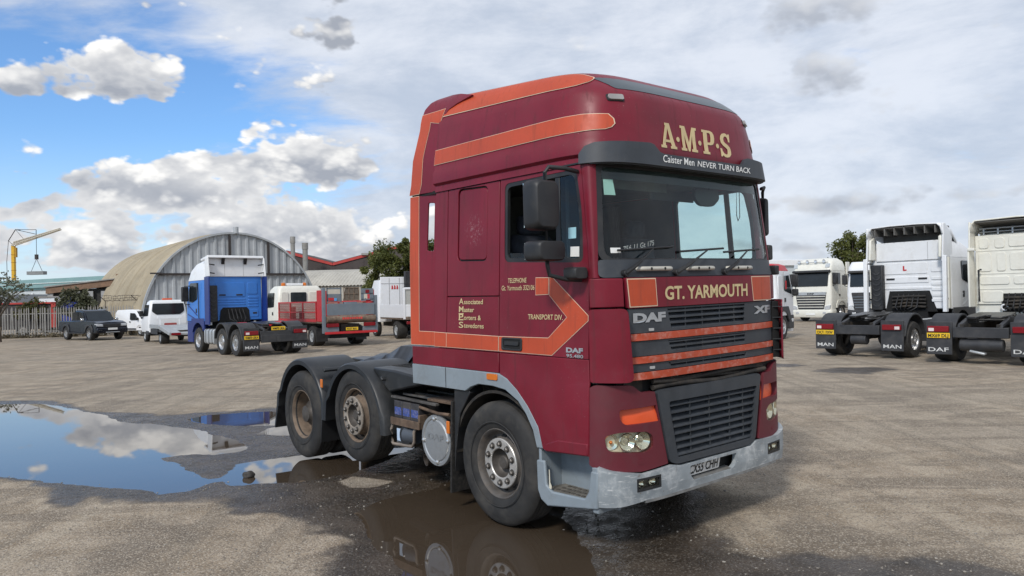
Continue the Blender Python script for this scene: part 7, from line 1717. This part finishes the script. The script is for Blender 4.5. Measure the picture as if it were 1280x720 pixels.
# --- things behind the fence
T = empty('plant_trailer', (-36.2, 54.5, 0), R(8)); tag(T, 'red framed trailer standing behind the fence at the left edge', 'trailer'); P = V(T)
P('red_frame', MB().bx(-3, 3.4, -1, -.9, 2.30, 2.42).bx(3.1, 3.4, -1.0, -.8, .6, 2.4).bx(-1, -.8, -1.0, -.8, .6, 2.4), redtrim)
P('body', MB().bx(-3, 3.0, -.9, .9, .5, 2.30), M('dark_container', (.05, .046, .045), .8, var=.3, ns=2))
for x in (-1.5, 1.2): vwheel(P, x, -1.05, .45, .3, galvp)
T = empty('skip_container', (-31.9, 54.9, 0), R(5)); tag(T, 'bright blue container standing behind the fence beside the timber building', 'container'); P = V(T)
P('body', MB().bx(-.55, .55, -.6, .6, 0.2, 2.75), M('container_blue', (.012, .030, .26), .5, var=.1), None, .02)
for k in range(5): P('rib', MB().bx(-.50 + .22 * k, -.46 + .22 * k, -.63, -.6, .3, 2.7), M('container_blue', (0, 0, 0)))
T = empty('site_cabin', (-33.9, 56.4, 0), R(4)); tag(T, 'small white site cabin behind the fence, left of the blue container', 'cabin'); P = V(T)
P('body', MB().bx(-1.0, .9, -.8, .8, .2, 2.75), vwhite, None, .02); P('window', MB().bx(-.6, -.1, -.83, -.79, 1.5, 2.2), vglass); P('roof', MB().bx(-1.05, .95, -.86, .86, 2.75, 2.85), galvp)
T = empty('timber_building', (-36.2, 63.5, 0), R(12)); tag(T, 'low building with an orange brown timber fascia and open bays, left of the barn', 'building'); P = V(T)
tim = M('orange_timber', (.20, .12, .075), .75, var=.2, ns=3)
P('fascia', MB().prism([(-2.2, 3.15), (3.2, 3.75), (3.2, 4.25), (-2.2, 3.65)], 'y', -1.6, -1.4), tim)
P('tower_fascia', MB().bx(3.0, 4.4, -1.3, -1.1, 3.9, 4.7), tim)
for k in range(6): P('bay_post', MB().bx(-2.1 + 1.0 * k, -1.7 + 1.0 * k, -1.5, -1.3, 0, 3.3), M('grey_render', (.33, .33, .33), .8))
P('wall', MB().bx(-2.2, 4.2, -1.2, 3, 0, 3.5), M('dark_bay', (.03, .028, .027), .8))
P('roof', MB().prism([(-2.3, 3.66), (3.3, 4.28), (3.3, 4.36), (-2.3, 3.76)], 'y', -1.7, 3.2), galvp)
T = empty('factory', (-62, 104, 0), R(-27)); tag(T, 'long pale factory with a teal roof band and blue windows far behind the fence', 'building'); P = V(T)
teal = M('teal_band', (.20, .33, .33), .6, var=.08, ns=.3); pale = M('pale_wall', (.50, .54, .55), .7, var=.08, ns=.3)
P('wall', MB().bx(-16, 20, 0, 8, 0, 4.9), pale); P('roof_band', MB().bx(-16.2, 20.2, -.3, 8.2, 4.9, 6.1), teal); P('gutter', MB().bx(-16.2, 20.2, -.4, -.28, 5.45, 5.57), M('pale_gutter', (.48, .55, .54), .6))
P('soffit_band', MB().bx(-16.1, 20.1, -.2, 0.02, 4.6, 4.9), M('dark_teal', (.07, .14, .14), .6))
wb = M('blue_pane', (.03, .10, .30), .2, var=.2, ns=1)
for k in range(9):
    w_ = P('window', MB().bx(-13 + 3.4 * k, -10.6 + 3.4 * k, -.06, .02, 1.9, 3.7), vwhite)
    for j in range(2): P('pane', MB().bx(-12.85 + 3.4 * k + 1.15 * j, -11.85 + 3.4 * k + 1.15 * j, -.09, -.05, 2.05, 3.55), wb, w_)
    P('column', MB().bx(-13.5 + 3.4 * k, -13.2 + 3.4 * k, -.25, 0, 0, 4.2), vwhite)
P('upper_block', MB().bx(6, 22, 5, 14, 6.1, 7.0), M('upper_block_grey', (.36, .40, .41), .7)); P('upper_fascia', MB().bx(5.8, 22.2, 4.8, 14, 7.0, 7.35), M('dark_fascia', (.09, .10, .10), .7))
T = empty('house', (-50, 78, 0), R(-20)); tag(T, 'grey roofed low building beneath the left tree, white below', 'building'); P = V(T)
P('wall', MB().bx(-6, -1.5, 0, 6, 0, 2.2), vwhite); P('roof', MB().prism([(-6.3, 2.15), (-1.2, 2.15), (-1.8, 3.5), (-5.6, 3.5)], 'y', -.3, 6.2), M('grey_tiles', (.20, .215, .23), .8, var=.1, ns=2))
T = empty('warehouse', (34, 92, 0), R(15)); tag(T, 'long low white warehouse behind the parked tractor units on the right', 'building'); P = V(T)
P('wall', MB().bx(-9, 16, 0, 10, 0, 5.0), pale); P('roof', MB().bx(-9.3, 16.3, -.3, 10.3, 5.0, 5.7), vwhite, None, .05); P('shutter', MB().bx(-3, 1, -.06, .02, 0, 3.6), vgrey)

# --- tower crane far off on the left, with a load on its hook
T = empty('tower_crane', (-82.64, 125.18, 0)); tag(T, 'yellow self erecting crane with raised jib far off at the left', 'crane'); P = V(T)
yel = M('crane_yellow', (.62, .36, .015), .5, var=.08); whi = M('jib_grey', (.50, .45, .36), .5)
JT = Vector((10.8, -5.0, 14.5)); J0 = Vector((0, 0, 12.6))
mt = P('mast', MB().bx(-.24, .24, -.24, .24, 0, 12.5), yel); 
for k in range(9): P('mast_joint', MB().bx(-.28, .28, -.28, .28, 1.3 * k + .6, 1.3 * k + .68), M('crane_amber', (.42, .22, .01), .5), mt)
jm = MB(); dv = (JT - J0); n_ = Vector((0, 0, 1)); sd_ = dv.cross(n_).normalized() * .32; up_ = Vector((0, 0, .55))
for o_ in (sd_, -sd_): jm.tube([J0 + o_, JT + o_ * .5], .10, 5)
jm.tube([J0 + up_, JT + up_ * .4], .08, 5)
for i in range(26):
    a = J0.lerp(JT, i / 26); b = J0.lerp(JT, (i + .5) / 26); c = J0.lerp(JT, (i + 1) / 26); k = 1 - .5 * i / 26
    for o_ in (sd_, -sd_): jm.tube([a + o_ * k, b + up_ * k, c + o_ * k], .045, 4)
jb = P('jib', jm, whi); jb['kind'] = 'stuff'
P('counter_arm', MB().tube([tuple(J0), (-1.0, .3, 13.4), (.4, 0, 15.2), (1.6, -.7, 15.0)], .07, 5), darkiron)
for q in (.22, .5): P('tie_bar', MB().tube([(.4, 0, 15.2), tuple(J0.lerp(JT, q) + up_)], .045, 4), darkiron)
P('jib_post', MB().tube([tuple(J0.lerp(JT, .5)), tuple(J0.lerp(JT, .5) + Vector((0, 0, 1.3)))], .06, 4), darkiron); P('tie_bar', MB().tube([(.4, 0, 15.2), tuple(J0.lerp(JT, .5) + Vector((0, 0, 1.3)))], .04, 4), darkiron)
P('counterweight_rope', MB().tube([(-1.0, .3, 13.4), (-1.4, .4, 10), (-1.3, .4, 0)], .05, 4), darkiron); P('slewing_box', MB().bx(.2, .55, -.2, .2, 10.6, 12.2), M('crane_amber', (0, 0, 0)))
hk = J0.lerp(JT, .50)
P('hoist_rope', MB().tube([tuple(hk), (hk.x, hk.y, 10.6)], .045, 4), darkiron); P('hook_block', MB().bx(hk.x - .2, hk.x + .2, hk.y - .2, hk.y + .2, 10.0, 10.8), darkiron)
T = empty('crane_load', (-82.64 + hk.x, 125.18 + hk.y, 0)); tag(T, 'flat bundle of panels hanging from the far crane on slings', 'load'); P = V(T)
P('panel_bundle', MB().bx(-1.35, 1.35, -.5, .5, 7.5, 8.05), M('bundle_grey', (.22, .23, .23), .8))
for s in (-1, 1): P('sling', MB().tube([(0, 0, 10.1), (s * .9, 0, 8.05)], .04, 4), darkiron)
# distant line of trees and roofs closing the horizon
rng = random.Random(31)
def far(r):
    a = r.uniform(-1.25, 1.25); d = r.uniform(230, 260); return Vector((d * math.sin(a), d * math.cos(a), abs(r.gauss(1.6, 1.5)) * (.6 + .4 * math.sin(a * 9) ** 2)))
V_, F_ = leaf_cloud(rng, 9000, far, .9)
me = bpy.data.meshes.new('distant_treeline'); me.from_pydata([tuple(v) for v in V_], [], F_); me.materials.append(leafmat('distant_leaves', (.035, .045, .030), (.075, .085, .055)))
o = bpy.data.objects.new('distant_treeline', me); COL.objects.link(o); tag(o, 'distant line of trees along the horizon', kind='stuff')
